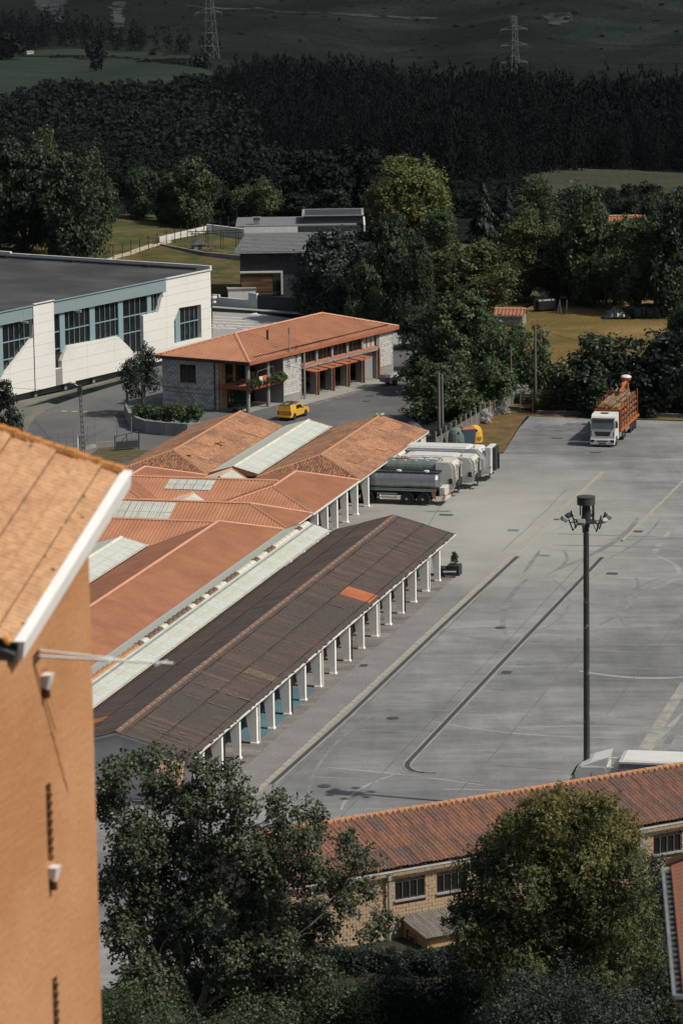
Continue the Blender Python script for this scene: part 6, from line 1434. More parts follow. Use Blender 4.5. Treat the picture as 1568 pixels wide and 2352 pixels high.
# vehicles in the bays
def bayveh(label, x, kind):
    t = T('fire_engine' if kind < 2 else 'van', label, 'fire engine' if kind < 2 else 'van', p(x, 4.6), math.pi / 2 - FA - math.pi / 2); t.scale = (.78, .78, .78)
    if kind < 2:
        P('body', MB().box((-1.6, 0, 1.75), (3.6, 2.3, 2.2), 0, .08), M['yellow'], t); cab(t, 2.3, 1.9, 2.3, .55, 2.3, 'yellow')
        for y in (-.98, .98): wheel(t, 1.2, y, .48, .3); wheel(t, -2.0, y, .48, .3)
        P('ladder', MB().box((0, .4, 3.0), (4.5, .06, .08)).box((0, -.1, 3.0), (4.5, .06, .08)), M['steel'], t)
    else:
        P('body', MB().prism([(-2.2, .4), (2.2, .4), (2.25, .9), (1.5, 1.2), (.9, 1.9), (-2.1, 1.95)], 'y', -.9, .9), M['yellow'], t)
        P('windscreen', MB().hull([(1.52, -.8, 1.2), (1.52, .8, 1.2), (1.46, .8, 1.2), (1.46, -.8, 1.2)], [(.98, -.75, 1.85), (.98, .75, 1.85), (.9, .75, 1.85), (.9, -.75, 1.85)]), M['glass'], t)
        for y in (-.8, .8): wheel(t, 1.4, y, .36, .24); wheel(t, -1.4, y, .36, .24)
bayveh('yellow fire engine in the first bay of the fire station, next to the downpipe', 10.9, 0)
bayveh('yellow fire engine in the second bay of the fire station', 13.8, 1)
bayveh('small yellow van in the third bay of the fire station', 16.9, 2)
# covered trailer
t = T('box_trailer', 'small silver covered trailer at the right end of the fire station', 'trailer', at(898, 884), math.radians(30))
P('tub', MB().box((0, 0, .62), (2.1, 1.2, .5), 0, .05), M['steel'], t); P('cover', MB().hull([(-1.1, -.64, .88), (1.1, -.64, .88), (1.1, .64, .88), (-1.1, .64, .88)], [(-.95, -.5, 1.12), (.95, -.5, 1.12), (.95, .5, 1.12), (-.95, .5, 1.12)]), M['truck_grime'], t)
for y in (-.68, .68): wheel(t, .0, y, .3, .2, 'rim')
P('drawbar', MB().tube((1.05, 0, .42), (1.9, 0, .42), .05).tube((1.8, 0, .1), (1.8, 0, .6), .04), M['steel'], t)
# articulated lorry behind the bottom roof
al = T('articulated_lorry', 'white articulated lorry parked beside the lamp mast behind the tiled workshop roof', 'lorry', at(1312, 1868), math.pi - UAZ + math.radians(3))
cab(al, 0, 2.2, 2.45, .6, 2.55, 'truck_white')
P('roof_fairing', MB().hull([(-.6, -1.1, 3.15), (-.6, 1.1, 3.15), (-2.2, 1.15, 3.15), (-2.2, -1.15, 3.15)], [(-1.3, -1.0, 3.5), (-1.3, 1.0, 3.5), (-2.35, 1.1, 3.78), (-2.35, -1.1, 3.78)]), M['truck_white'], al)
P('side_fairing', MB().box((-2.45, 1.12, 2.0), (.6, .08, 2.4)).box((-2.45, -1.12, 2.0), (.6, .08, 2.4)), M['truck_white'], al)
P('door_seams', MB().box((-.35, 1.19, 1.9), (.02, .01, 1.6)).box((-1.35, 1.19, 1.9), (.02, .01, 1.9)).box((-1.1, 1.19, 1.55), (1.9, .01, .02)), M['chassis'], al)
chassis(al, -.4, -14.5, .85)
for y in (-1.0, 1.0):
    for x in (-1.0, -4.4, -10, -11.2, -12.4): wheel(al, x, y, .5, .36)
P('trailer_box', MB().box((-9.2, 0, 2.4), (12.4, 2.5, 2.35)), mat('trailer_curtain', (.27, .28, .29), (.23, .24, .25), scale=.6, stretch=(2, 1, .3), rough=.6), al)
P('trailer_roof', MB().hull([(-2.95, -1.28, 3.58), (-15.4, -1.28, 3.58), (-15.4, 1.28, 3.58), (-2.95, 1.28, 3.58)], [(-3.2, -1.2, 3.68), (-15.4, -1.2, 3.68), (-15.4, 1.2, 3.68), (-3.2, 1.2, 3.68)]), M['truck_white'], al)
P('roof_rail', MB().box((-9.2, 1.27, 3.52), (12.4, .04, .12)).box((-9.2, -1.27, 3.52), (12.4, .04, .12)), M['truck_white'], al); P('bulkhead', MB().box((-2.97, 0, 2.3), (.06, 2.4, 2.2)), M['truck_grime'], al)
# ------------------------------------------------------------------ containers, planter, bench
def igloo(label, x, y, m, s_=1.0):
    t = T('recycling_container', label, 'recycling container', at(x, y), .3)
    P('shell', MB().lathe([(.78 * s_, 0), (.82 * s_, .1), (.80 * s_, .7), (.74 * s_, 1.15), (.58 * s_, 1.5), (.3 * s_, 1.68), (.05, 1.72)], n=16, sx=1.0, sy=.85), m, t)
    P('base_rim', MB().lathe([(.86 * s_, .0), (.86 * s_, .1), (.80 * s_, .12)], n=16, sx=1, sy=.85), M['chassis'], t)
    P('opening', MB().lathe([(.13, 0), (.13, .06), (.02, .07)], (0, -.62 * s_, 1.25), 'y', 10), M['chassis'], t); P('lifting_lug', MB().box((0, 0, 1.76), (.3, .06, .14)), M['steel'], t)
    P('label_plate', MB().box((.25, -.705 * s_, .55), (.4, .02, .25)), M['steel'], t)
igloo('rounded green grey recycling container beside the slab fence', 1048, 1024, mat('igloo_green', (.12, .17, .155), (.10, .145, .135), scale=1.5, rough=.6), 1.0)
igloo('rounded yellow recycling container by the dry verge', 1089, 1018, mat('igloo_yellow', (.62, .33, .03), (.56, .29, .03), scale=1.5, rough=.5), .98)
t = T('recycling_container', 'square blue paper recycling container between the green and yellow ones', 'recycling container', at(1073, 1022), .25)
P('shell', MB().hull([(-.55, -.5, .05), (.55, -.5, .05), (.55, .5, .05), (-.55, .5, .05)], [(-.66, -.6, 1.55), (.66, -.6, 1.55), (.66, .6, 1.55), (-.66, .6, 1.55)]), mat('bin_blue', (.055, .10, .135), (.045, .085, .115), scale=1.5, rough=.6), t)
P('lid', MB().hull([(-.68, -.62, 1.55), (.68, -.62, 1.55), (.68, .62, 1.55), (-.68, .62, 1.55)], [(-.5, -.45, 1.72), (.5, -.45, 1.72), (.5, .45, 1.72), (-.5, .45, 1.72)]), M['oxide_light'], t); P('frame', MB().box((0, 0, 1.78), (.6, .08, .12)), M['steel'], t)
pl = T('planter', 'dark square planter with a small clipped shrub at the end of the brown shed', 'planter', at(1043, 1320), -UAZ)
P('box', MB().box((0, 0, .4), (1.0, 1.0, .8), 0, .04), M['anthracite'], pl); P('low_box', MB().box((-1.0, -.3, .32), (.9, .9, .64), 0, .04), M['anthracite'], pl); P('soil', MB().box((0, 0, .81), (.86, .86, .03)), M['soil'], pl)
bn = T('bench', 'small grey bench beside the dark planter at the shed end', 'bench', at(1032, 1326), -UAZ + .2)
P('seat', MB().box((0, -.12, .43), (1.0, .2, .06)).box((0, .12, .43), (1.0, .2, .06)), M['concrete'], bn)
for s_ in (-1, 1): P('leg', MB().box((s_ * .4, 0, .2), (.1, .44, .4)), M['dark_steel'], bn)
# bales, tarpaulin, heap and stakes in the far field
M['black_wrap'] = mat('black_wrap', (.012, .013, .015), (.03, .032, .035), scale=3, rough=.35, spec=.5)
bale = MB().lathe([(.05, -.60), (.50, -.60), (.60, -.5), (.62, 0), (.60, .5), (.50, .60), (.05, .60)], n=14).mesh('bale')
bale.materials.append(M['black_wrap'])
for i, (x, y) in enumerate(((1450, 728), (1463, 730), (1477, 729), (1491, 730), (1505, 729), (1520, 727), (1456, 721), (1470, 722), (1485, 721), (1500, 722), (1514, 720))):
    o = P('silage_bale', bale, None, None, loc=at(x, y) + V((0, 0, .6)), rot=(rnd.uniform(-.06, .06), rnd.uniform(-.06, .06), rnd.random() * 6)); o.scale = (.95, .95, rnd.uniform(.9, 1.1)); tag(o, 'black wrapped silage bale in the row at the back of the dry field', 'bale', 'silage bales at the back of the dry field')
mb = MB(); n, m_ = 16, 8; o = at(1420, 730); vs = []
for j in range(m_ + 1):
    for i in range(n + 1):
        x, y = (i / n - .5) * 3.6, (j / m_ - .5) * 2.4; h = max(0, (1 - abs(i / n - .42) * 2.1)) * max(0, 1 - abs(j / m_ - .5) * 1.9)
        vs.append((x, y, 1.35 * h ** .6 + .07 * math.sin(i * 1.9 + j) * (h > .05) + .01))
mb.add(vs, [(j * (n + 1) + i, j * (n + 1) + i + 1, (j + 1) * (n + 1) + i + 1, (j + 1) * (n + 1) + i) for j in range(m_) for i in range(n)])
t = P('tarpaulin', mb, M['black_wrap'], None, loc=o); tag(t, 'crumpled black tarpaulin sheet left of the silage bales', 'tarpaulin')
t = T('covered_load', 'dark wrapped load standing under the trees at the field edge', 'covered load', at(1251, 714), .3); P('load', MB().box((0, 0, .75), (2.6, 1.3, 1.3), 0, .3), M['black_wrap'], t); P('lashing', MB().box((-.5, 0, .76), (.06, 1.34, 1.34)).box((.6, 0, .76), (.06, 1.34, 1.34)), M['chassis'], t)
for i, (dx, tl) in enumerate(((0, .3), (.45, -.2), (1.0, .1))):
    t = P('stake', MB().tube((0, 0, -.1), (tl, 0, 1.7), .07, .05, 6), M['pole_wood'], None, loc=at(1279, 722) + V((dx, 0, 0))); tag(t, ('leaning pale stake', 'short pale stake leaning the other way', 'upright pale stake')[i] + ' in the rough ground left of the tarpaulin', 'stake')
# ------------------------------------------------------------------ farm roofs among the trees
def cottage(label, x, y, z0, L, W, H, rise, rz, wall, rows=7):
    t = T('cottage', label, 'house', at(x, y, z0), rz)
    P('walls', MB().box((0, 0, H / 2), (L - .5, W - .5, H)), wall, t)
    for sgn in (-1, 1):
        P('tile_roof', MB().corr([(-L / 2, 0, H + rise), (L / 2, 0, H + rise), (L / 2, sgn * W / 2, H), (-L / 2, sgn * W / 2, H)], (0, sgn * W / 2, -rise), .42, .1), M['bright_tile'], t)
    cap(t, 'ridge_tile', (-L / 2, 0, H + rise + .08), (L / 2, 0, H + rise + .08), M['tile_trim'], .2, .1, .5)
    P('gutter', MB().box((0, -W / 2 - .05, H - .05), (L, .1, .1)).box((0, W / 2 + .05, H - .05), (L, .1, .1)), M['zinc'], t)
M['bright_tile'] = mat('bright_tile', (.31, .135, .07), (.20, .09, .05), scale=3, rough=.9, fine=.3, fscale=10)
cottage('small stone shed with a bright orange tiled roof among the trees by the field', 1172, 747, 0, 3.6, 3.0, 1.3, .55, math.radians(-12), M['concrete'])
cottage('farmhouse with an orange tiled roof half hidden behind the dark trees', 1428, 555, 0, 6.5, 5.0, 2.2, 1.2, math.radians(-4), M['dark_wall'])
# ------------------------------------------------------------------ pylons and lines on the hill
M['pylon'] = mat('pylon_steel', (.10, .118, .122), rough=.6)
def pylon(label, x, y, h, w, arms):
    b = hit(x, y); t = T('pylon', label, 'pylon', b - V((0, 0, .5)), .4)
    mb = MB(); n = 9; r_ = .2
    hw_ = lambda z: w * (1 - z / h * .86) if z < h * .55 else w * (1 - .55 * .86) * (1 - (z - h * .55) / h * .6)
    zs_ = [h * (1 - (1 - i / n) ** 1.25) for i in range(n + 1)]
    P_ = lambda i, k: V((hw_(zs_[i]) * (-1, 1, 1, -1)[k], hw_(zs_[i]) * (-1, -1, 1, 1)[k], zs_[i]))
    for i in range(n):
        for k in range(4):
            mb.tube(P_(i, k), P_(i + 1, k), r_, n=4, cap=False); mb.tube(P_(i, k), P_(i + 1, (k + 1) % 4), r_ * .6, n=3, cap=False); mb.tube(P_(i + 1, k), P_(i + 1, (k + 1) % 4), r_ * .6, n=3, cap=False)
    P('lattice', mb, M['pylon'], t)
    for z, L in arms: P('cross_arm', MB().tube((-L, 0, z), (L, 0, z), r_, n=4).tube((-L, 0, z), (0, 0, z + 2.2), r_ * .6, n=3).tube((L, 0, z), (0, 0, z + 2.2), r_ * .6, n=3).tube((-L, 0, z), (-L, 0, z - 2), .12, n=4).tube((L, 0, z), (L, 0, z - 2), .12, n=4), M['pylon'], t)
    return b
d1 = hit(481, 134); s1 = FPX / d1.y
b1 = pylon('large lattice pylon on the hillside above the left meadow, top cut off', 481, 134, 220 / s1, 18 / s1, ((106 / s1, 32 / s1), (150 / s1, 32 / s1)))
d2 = hit(1180, 186); s2 = FPX / d2.y
b2 = pylon('lattice pylon with three pairs of arms standing above the dark conifers', 1180, 188, 150 / s2, 13 / s2, ((46 / s2, 34 / s2), (85 / s2, 34 / s2), (121 / s2, 33 / s2)))
for i, (zf, y1) in enumerate(((46, 230), (85, 190), (121, 140))):
    for sd in (-1, 1):
        a = b2 + V((sd * 32 / s2, 0, zf / s2 - 2)); c_ = hit(1800, 260); e_ = V((c_.x, c_.y, c_.z + (20 + 10 * i)))
        wire(f'{("lowest", "middle", "highest")[i]} {("left", "right")[sd > 0]} power line running right from the far pylon', a, e_, 8, .09, 18)
        a2 = b1 + V((sd * 30 / s1, 0, (90 + 20 * i) / s1)); wire(f'{("lowest", "middle", "highest")[i]} {("left", "right")[sd > 0]} power line strung between the two hillside pylons', a2, a, 14, .09, 20)
# ------------------------------------------------------------------ trees, shrubs, woods
M['soil_dark'] = mat('dark_soil', (.030, .030, .018), (.02, .024, .013), scale=.5, rough=1, fine=.3, fscale=5)  # soil of a dark tone for the ground before the workshop
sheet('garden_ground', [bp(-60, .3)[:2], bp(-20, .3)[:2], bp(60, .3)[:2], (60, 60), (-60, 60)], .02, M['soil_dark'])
LM = dict(
    dark=leafmat('leaf_dark', (.032, .053, .031), (.050, .076, .043), .25),
    mid=leafmat('leaf_mid', (.050, .083, .040), (.084, .120, .056), .3),
    light=leafmat('leaf_light', (.058, .096, .044), (.094, .130, .057), .3),
    yellow=leafmat('leaf_yellow', (.088, .118, .038), (.150, .152, .052), .32),
    olive=leafmat('leaf_olive', (.062, .081, .033), (.104, .110, .042), .3),
    grey=leafmat('leaf_grey', (.036, .055, .046), (.058, .079, .063), .25),
    black=leafmat('leaf_black', (.014, .022, .017), (.022, .032, .024), .15),
    poplar=leafmat('leaf_poplar', (.050, .074, .044), (.155, .165, .100), .28, .4),
    ash=leafmat('leaf_ash', (.054, .082, .036), (.135, .138, .054), .32, .45),
    ash_sun_tint=leafmat('leaf_ash_sun_tint', (.105, .118, .040), (.190, .165, .055), .34, .45),
    rust=leafmat('leaf_rust', (.11, .075, .03), (.06, .06, .025), .25),
    flower=leafmat('flower_white', (.45, .45, .43), (.60, .60, .57), .2),
    blossom=leafmat('leaf_straw', (.26, .19, .09), (.16, .13, .06), .25),
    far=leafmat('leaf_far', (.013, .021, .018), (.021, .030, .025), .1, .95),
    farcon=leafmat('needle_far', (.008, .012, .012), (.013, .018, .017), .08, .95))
M['bark'] = mat('bark', (.075, .062, .048), (.045, .038, .030), scale=3, stretch=(1, 1, .3), rough=.95)
M['bark_pale'] = mat('pale_bark', (.20, .185, .155), (.11, .10, .085), scale=2.5, stretch=(1, 1, .4), rough=.95)
def unit(n): a = rng.normal(size=(n, 3)); return a / np.linalg.norm(a, axis=1)[:, None]
def leaves(lobes, n, size, asp=.6, per=14, spread=.30, up=.15, shell=.55, jitter=.55, sprig=0.0):
    """leaf blades gathered in sprays over the surface of the lobes (x, y, z, r)"""
    lobes = np.asarray(lobes, float); w = lobes[:, 3] ** 2; k = max(1, n // per)
    li = rng.choice(len(lobes), k, p=w / w.sum())
    d = unit(k); d[:, 2] += up; d /= np.linalg.norm(d, axis=1)[:, None]
    rr = lobes[li, 3] * (shell + (1.06 - shell) * rng.random(k) ** .6)
    c = lobes[li, :3] + d * rr[:, None]
    sp = spread * lobes[li, 3].clip(0, lobes[:, 3].mean() * 1.3)
    if sprig:
        ax = d + np.array([0, 0, .55]) + rng.normal(size=(k, 3)) * .35; ax /= np.linalg.norm(ax, axis=1)[:, None]
        s_ = rng.random(k * per); L_ = np.repeat(sprig * rng.uniform(.6, 1.3, k), per)
        C = np.repeat(c, per, 0) + np.repeat(ax, per, 0) * (s_ * L_)[:, None] + rng.normal(size=(k * per, 3)) * (.24 * sprig * (1.15 - s_))[:, None]
    else: C = np.repeat(c, per, 0) + rng.normal(size=(k * per, 3)) * np.repeat(sp, per)[:, None] * .5
    nn = np.repeat(d, per, 0) + rng.normal(size=(k * per, 3)) * jitter; nn[:, 2] += .35
    nn /= np.linalg.norm(nn, axis=1)[:, None]
    t = np.cross(nn, unit(len(nn))); t /= np.linalg.norm(t, axis=1)[:, None]; b = np.cross(nn, t)
    s = size * rng.uniform(.65, 1.3, len(nn))[:, None]
    return C, t * s, b * s * asp, nn
def leafmesh(name, C, t, b, nn, bend=.25):
    N = len(C); s = np.linalg.norm(t, axis=1)[:, None]
    v = np.stack([C - t * .5, C + b * .5 + nn * s * .0, C + t * .55 - nn * s * bend, C - b * .5], 1).reshape(-1, 3)
    me = bpy.data.meshes.new(name); me.vertices.add(4 * N); me.vertices.foreach_set('co', v.ravel().astype(np.float32))
    me.loops.add(4 * N); me.loops.foreach_set('vertex_index', np.arange(4 * N, dtype=np.int32))
    me.polygons.add(N); me.polygons.foreach_set('loop_start', np.arange(0, 4 * N, 4, dtype=np.int32)); me.polygons.foreach_set('loop_total', np.full(N, 4, np.int32))
    me.update(calc_edges=True); return me
def limb(mb, a, b, r0, r1, n=4, wob=.06):
    a, b = V(a), V(b); L = (b - a).length; prev = a
    for i in range(1, n + 1):
        q_ = a.lerp(b, i / n) + (V((rnd.uniform(-1, 1), rnd.uniform(-1, 1), rnd.uniform(-.4, .4))) * wob * L if i < n else V((0, 0, 0)))
        mb.tube(prev, q_, r0 + (r1 - r0) * (i - 1) / n, r0 + (r1 - r0) * i / n, 6, False); prev = q_
def rand_lobes(n, seed, z0=.25, flat=1.0, taper=0.0, rmin=.13, rmax=.22):
    r = np.random.default_rng(seed); L = []
    for i in range(n):
        h = r.random(); zc = z0 + (1 - z0) * (.12 + .76 * h)
        wd = (.36 * math.sin(math.pi * (.18 + .72 * h)) ** .7) * (1 - taper * h)
        a = r.random() * 6.283; q = wd * math.sqrt(r.uniform(.15, 1)); rr = r.uniform(rmin, rmax) * (1 - .25 * h)
        L.append((q * math.cos(a), q * math.sin(a), min(zc, 1 - rr * .85), rr))
    return L
def proto(seed, nl, nleaf, size, z0=.22, taper=.2, rmin=.12, rmax=.21, per=16, shell=.5, trunk=True):
    L = rand_lobes(nl, seed, z0, 1, taper, rmin, rmax)
    cr = leafmesh('crown', *leaves(L, nleaf, size, .62, per, .34, .2, shell))
    tr = None
    if trunk:
        mb = MB(); limb(mb, (0, 0, -.02), (.01, .0, z0 + .25), .032, .02, 4, .03)
        for (x, y, z, r_) in sorted(L, key=lambda q_: -q_[3])[:8]: limb(mb, (.0, 0, z0 * rnd.uniform(.8, 1.4)), (x, y, z), .016, .004, 3, .06)
        tr = mb.mesh('trunk'); tr.materials.append(M['bark'])
    return cr, tr
PR_ = [proto(11, 40, 15000, .036, .06, .15), proto(12, 30, 13000, .036, .04, .3), proto(13, 48, 16000, .033, .05, -.05, .11, .19), proto(14, 36, 14000, .038, .0, .5, .13, .21), proto(15, 15, 5600, .036, .2, .2, .13, .2, 12, .3)]
SHRUB = [proto(21, 16, 5000, .05, -.12, .25, .15, .26, 16, .45, False), proto(22, 20, 5200, .05, -.12, .1, .14, .24, 14, .45, False)]
def conifer_mesh(n, size, seed, tiers=13):
    r = np.random.default_rng(seed); h = r.random(n) ** 1.5; ti = np.floor(h * tiers) / tiers
    a = r.random(n) * 6.283; prof = (1 - h) ** .85; fr = 1 - (h * tiers - np.floor(h * tiers)) * .45
    rad = .5 * prof * fr * (.35 + .65 * r.random(n) ** .5) + .01
    rad *= 1 + .25 * np.sin(a * 3 + ti * 20)
    C = np.stack([rad * np.cos(a), rad * np.sin(a), .06 + .94 * h - .06 * rad], 1)
    out = np.stack([np.cos(a), np.sin(a), np.full(n, -.5)], 1) + r.normal(size=(n, 3)) * .25; out /= np.linalg.norm(out, axis=1)[:, None]
    b = np.stack([-np.sin(a), np.cos(a), np.zeros(n)], 1) + r.normal(size=(n, 3)) * .25
    s = size * r.uniform(.7, 1.3, n)[:, None] * (.5 + prof[:, None])
    nn = np.cross(out, b); nn[nn[:, 2] < 0] *= -1
    return C, out * s, b * s * .5, nn
def conifer_proto(seed):
    cr = leafmesh('crown', *conifer_mesh(3800, .10, seed)); mb = MB().tube((0, 0, -.02), (0, 0, .95), .025, .004, 7); tr = mb.mesh('trunk'); tr.materials.append(M['bark']); return cr, tr
CON = [conifer_proto(31), conifer_proto(32)]
CYP = (leafmesh('crown', *leaves([(0, 0, z, r_) for z, r_ in ((.08, .30), (.22, .33), (.36, .31), (.5, .27), (.63, .22), (.76, .17), (.87, .11), (.95, .06))], 5200, .05, .5, 12, .25, .3, .75)), None)
def tree(name, label, cat, base, h, w, pr, m, group=None, rz=None, d=None):
    t = T(name, label, cat, base, rnd.random() * 6.28 if rz is None else rz, group)
    cr = P('crown' if pr[1] else 'foliage', pr[0], None, t); cr.scale = (w, d or w, h)
    if not pr[0].materials: pr[0].materials.append(M['bark'])
    cr.material_slots[0].link = 'OBJECT'; cr.material_slots[0].material = LM[m]
    if pr[1]:
        tr = P('trunk', pr[1], None, t); tr.scale = (w * .9, w * .9, h)
    return t
def ptree(x, base, top, wpx, k, m, label, cat='tree', name='tree', kind='t', wk=1.12):
    b = at(x, base) if base > 566 else hit(x, base)
    ppm = FPX / (b.y * math.cos(PITCH) + (CAM_H - b.z) * math.sin(PITCH))
    pr = {'t': PR_, 's': SHRUB, 'c': CON}[kind]; pr = pr[k % len(pr)]
    return tree(name, label, cat, b - V((0, 0, .1)), (base - top) / ppm / .97, wpx / ppm * wk, pr, LM_ if False else m)
G = ptree
# left group behind the white hall
G(178, 612, 352, 190, 0, 'dark', 'huge dark oak overhanging the lawn behind the white hall')
G(60, 600, 312, 230, 2, 'dark', 'broad dark oak at the left edge, tallest of the oaks behind the white hall')
G(-10, 560, 330, 130, 1, 'mid', 'green tree cut by the left edge of the frame above the hall roof')
G(215, 560, 330, 120, 3, 'dark', 'dark tree rising behind the huge oak')
G(112, 560, 300, 130, 3, 'mid', 'tall tree with a feathery top between the two oaks')
G(440, 523, 364, 150, 0, 'mid', 'round green tree with bright tips left of the stone house, behind the fence')
G(330, 505, 384, 115, 1, 'dark', 'dark green tree between the huge oak and the round green tree')
G(385, 515, 400, 70, 3, 'dark', 'narrow dark tree squeezed beside the round green tree')
G(402, 524, 466, 70, 1, 'light', 'small pale shrub at the foot of the round green tree', 'shrub', 'shrub', 's')
G(590, 528, 406, 125, 4, 'light', 'single light green tree standing above the slate roof')
G(506, 520, 430, 80, 1, 'black', 'black green tree between the round green tree and the light green one')
G(690, 515, 445, 110, 2, 'black', 'low dark tree behind the flat roof of the stone house')
G(660, 500, 420, 90, 3, 'black', 'dim tree on the slope behind the light green tree')
G(770, 520, 440, 120, 2, 'black', 'dark bush behind the raised roof block', 'shrub', 'shrub', 's')
# middle and right
G(938, 548, 360, 195, 2, 'yellow', 'large yellow green round tree, brightest of all, in the middle distance')
G(880, 560, 420, 110, 0, 'olive', 'olive tree tucked at the left foot of the large yellow green tree')
G(1010, 575, 480, 110, 1, 'mid', 'small green tree right of the large yellow green tree')
G(1110, 560, 420, 72, 0, 'black', 'dark spruce, taller and nearer of the two by the yellow green tree', 'conifer', 'conifer', 'c')
G(1166, 535, 432, 52, 1, 'black', 'slim dark spruce behind the taller spruce', 'conifer', 'conifer', 'c')
G(1232, 560, 410, 125, 0, 'mid', 'green round tree right of the two spruces')
G(1205, 600, 470, 100, 1, 'mid', 'leafy green tree in front of the slim spruce')
G(1210, 692, 500, 190, 2, 'olive', 'broad olive tree with a visible trunk at the edge of the dry field')
G(1082, 730, 548, 225, 2, 'olive', 'big olive crowned tree left of the field, above the small orange roof')
G(905, 745, 488, 140, 0, 'dark', 'tall black green tree between the stone house and the big olive tree')
G(960, 760, 540, 110, 3, 'dark', 'dark narrow tree in front of the tall black green one')
G(775, 735, 522, 220, 0, 'grey', 'grey green tree standing before the stone house gate')
G(845, 750, 590, 110, 1, 'mid', 'dark small tree beside the grey green tree, above the station roof')
G(720, 722, 610, 100, 2, 'dark', 'dark shrub at the left foot of the grey green tree', 'shrub', 'shrub', 's')
G(1340, 700, 425, 165, 3, 'mid', 'tall feathery dark tree behind the dry field, left of the farmhouse')
G(1305, 690, 530, 130, 0, 'dark', 'dark tree in front of the tall feathery one')
G(1462, 715, 492, 200, 2, 'mid', 'wide dark tree directly in front of the farmhouse')
G(1410, 700, 506, 120, 1, 'dark', 'black tree left of the farmhouse walls')
G(1548, 725, 440, 170, 0, 'dark', 'very dark tree at the right edge behind the bales')
G(1500, 560, 440, 90, 1, 'dark', 'dark tree behind the right end of the farmhouse roof')
G(1395, 505, 434, 66, 2, 'black', 'small dim round tree on the hill meadow above the farmhouse')
G(1445, 520, 448, 70, 4, 'dark', 'thin crowned tree behind the farmhouse ridge')
G(1330, 520, 440, 70, 3, 'dark', 'narrow tree at the near edge of the hill meadow')
G(1288, 520, 462, 70, 1, 'dark', 'small tree below the hill meadow left of the narrow one')
G(1575, 880, 690, 110, 1, 'dark', 'dark tree at the right edge in front of the dry field')
# lower middle mass left of the wall
G(1045, 900, 665, 235, 0, 'mid', 'large dark tree hanging over the slab fence wall')
G(985, 905, 800, 150, 1, 'mid', 'rounded dark green bush overhanging the street by the twin pole', 'shrub', 'shrub', 's')
G(1000, 965, 835, 165, 0, 'mid', 'big dark bush at the street corner behind the tiled roof', 'shrub', 'shrub', 's')
G(1090, 950, 800, 170, 1, 'mid', 'dark bush mass along the slab fence beside the twin pole', 'shrub', 'shrub', 's')
G(955, 800, 700, 110, 3, 'dark', 'dim tree beyond the end of the fire station')
G(1140, 910, 755, 120, 0, 'mid', 'dark bush behind the slim wooden pole', 'shrub', 'shrub', 's')
G(1212, 915, 742, 130, 1, 'mid', 'tall dark bush beside the pole carrying wires', 'shrub', 'shrub', 's')
G(1160, 800, 735, 120, 1, 'mid', 'leafy shrub below the small orange roofed shed', 'shrub', 'shrub', 's')
G(1030, 850, 720, 140, 2, 'mid', 'mid green tree in the clump left of the dry field')
for i, (x, b_, tp, w_, k, m_, lab) in enumerate(((1370, 945, 770, 190, 0, 'dark', 'first tall dark bush of the overgrown row behind the wire fence, at its left'), (1300, 935, 830, 110, 1, 'dark', 'lower dark bush at the left tip of the overgrown row'), (1465, 945, 755, 210, 1, 'black', 'widest black bush of the overgrown row behind the timber lorry'), (1555, 948, 760, 180, 0, 'black', 'black bush of the overgrown row at the right edge'), (1420, 940, 800, 160, 1, 'dark', 'dark bush just behind the crane of the timber lorry'), (1510, 940, 790, 150, 0, 'dark', 'dark bush between the lorry and the right edge'))): G(x, b_, tp, w_, k, m_, lab, 'shrub', 'shrub', 's', 1.2)
G(1480, 957, 905, 62, 1, 'black', 'clipped round black bush right behind the timber lorry', 'shrub', 'shrub', 's', 1.25)
G(1405, 935, 882, 70, 0, 'blossom', 'straw yellow flowering shrub behind the timber lorry crane', 'shrub', 'shrub', 's')
G(1352, 925, 865, 50, 1, 'blossom', 'straw yellow shrub left of the timber lorry behind the fence', 'shrub', 'shrub', 's')
for (x, b_, tp, w_, k, m_, lab) in ((1255, 944, 905, 70, 0, 'rust', 'rust brown shrub by the fence corner'), (1300, 945, 905, 70, 1, 'rust', 'rust and green shrub in the middle of the fence verge'), (1345, 946, 905, 60, 0, 'olive', 'olive shrub along the fence verge'), (1215, 925, 890, 55, 1, 'olive', 'olive shrub under the pole carrying wires'), (1375, 945, 908, 50, 1, 'mid', 'green shrub left of the timber lorry at the fence'), (1545, 950, 915, 60, 1, 'olive', 'olive shrub at the fence near the right edge')): G(x, b_, tp, w_, k, m_, lab, 'shrub', 'shrub', 's', 1.2)
for (x, y, tp, w_, lab) in ((1196, 921, 880, 58, 'white flowering climber on the slab fence near the tall pole'), (1150, 950, 915, 46, 'white flowering climber in the middle of the slab fence'), (1112, 972, 938, 36, 'white flowers over the slab fence by the bush mass'), (1060, 985, 950, 42, 'sparse white flowering shrub behind the green recycling container')):
    G(x, y, tp, w_, 0, 'flower' if x > 1100 else 'olive', lab, 'flowering shrub', 'flowering_shrub', 's')
G(1035, 1000, 965, 60, 1, 'olive', 'yellow green weeds behind the green recycling container', 'shrub', 'shrub', 's')
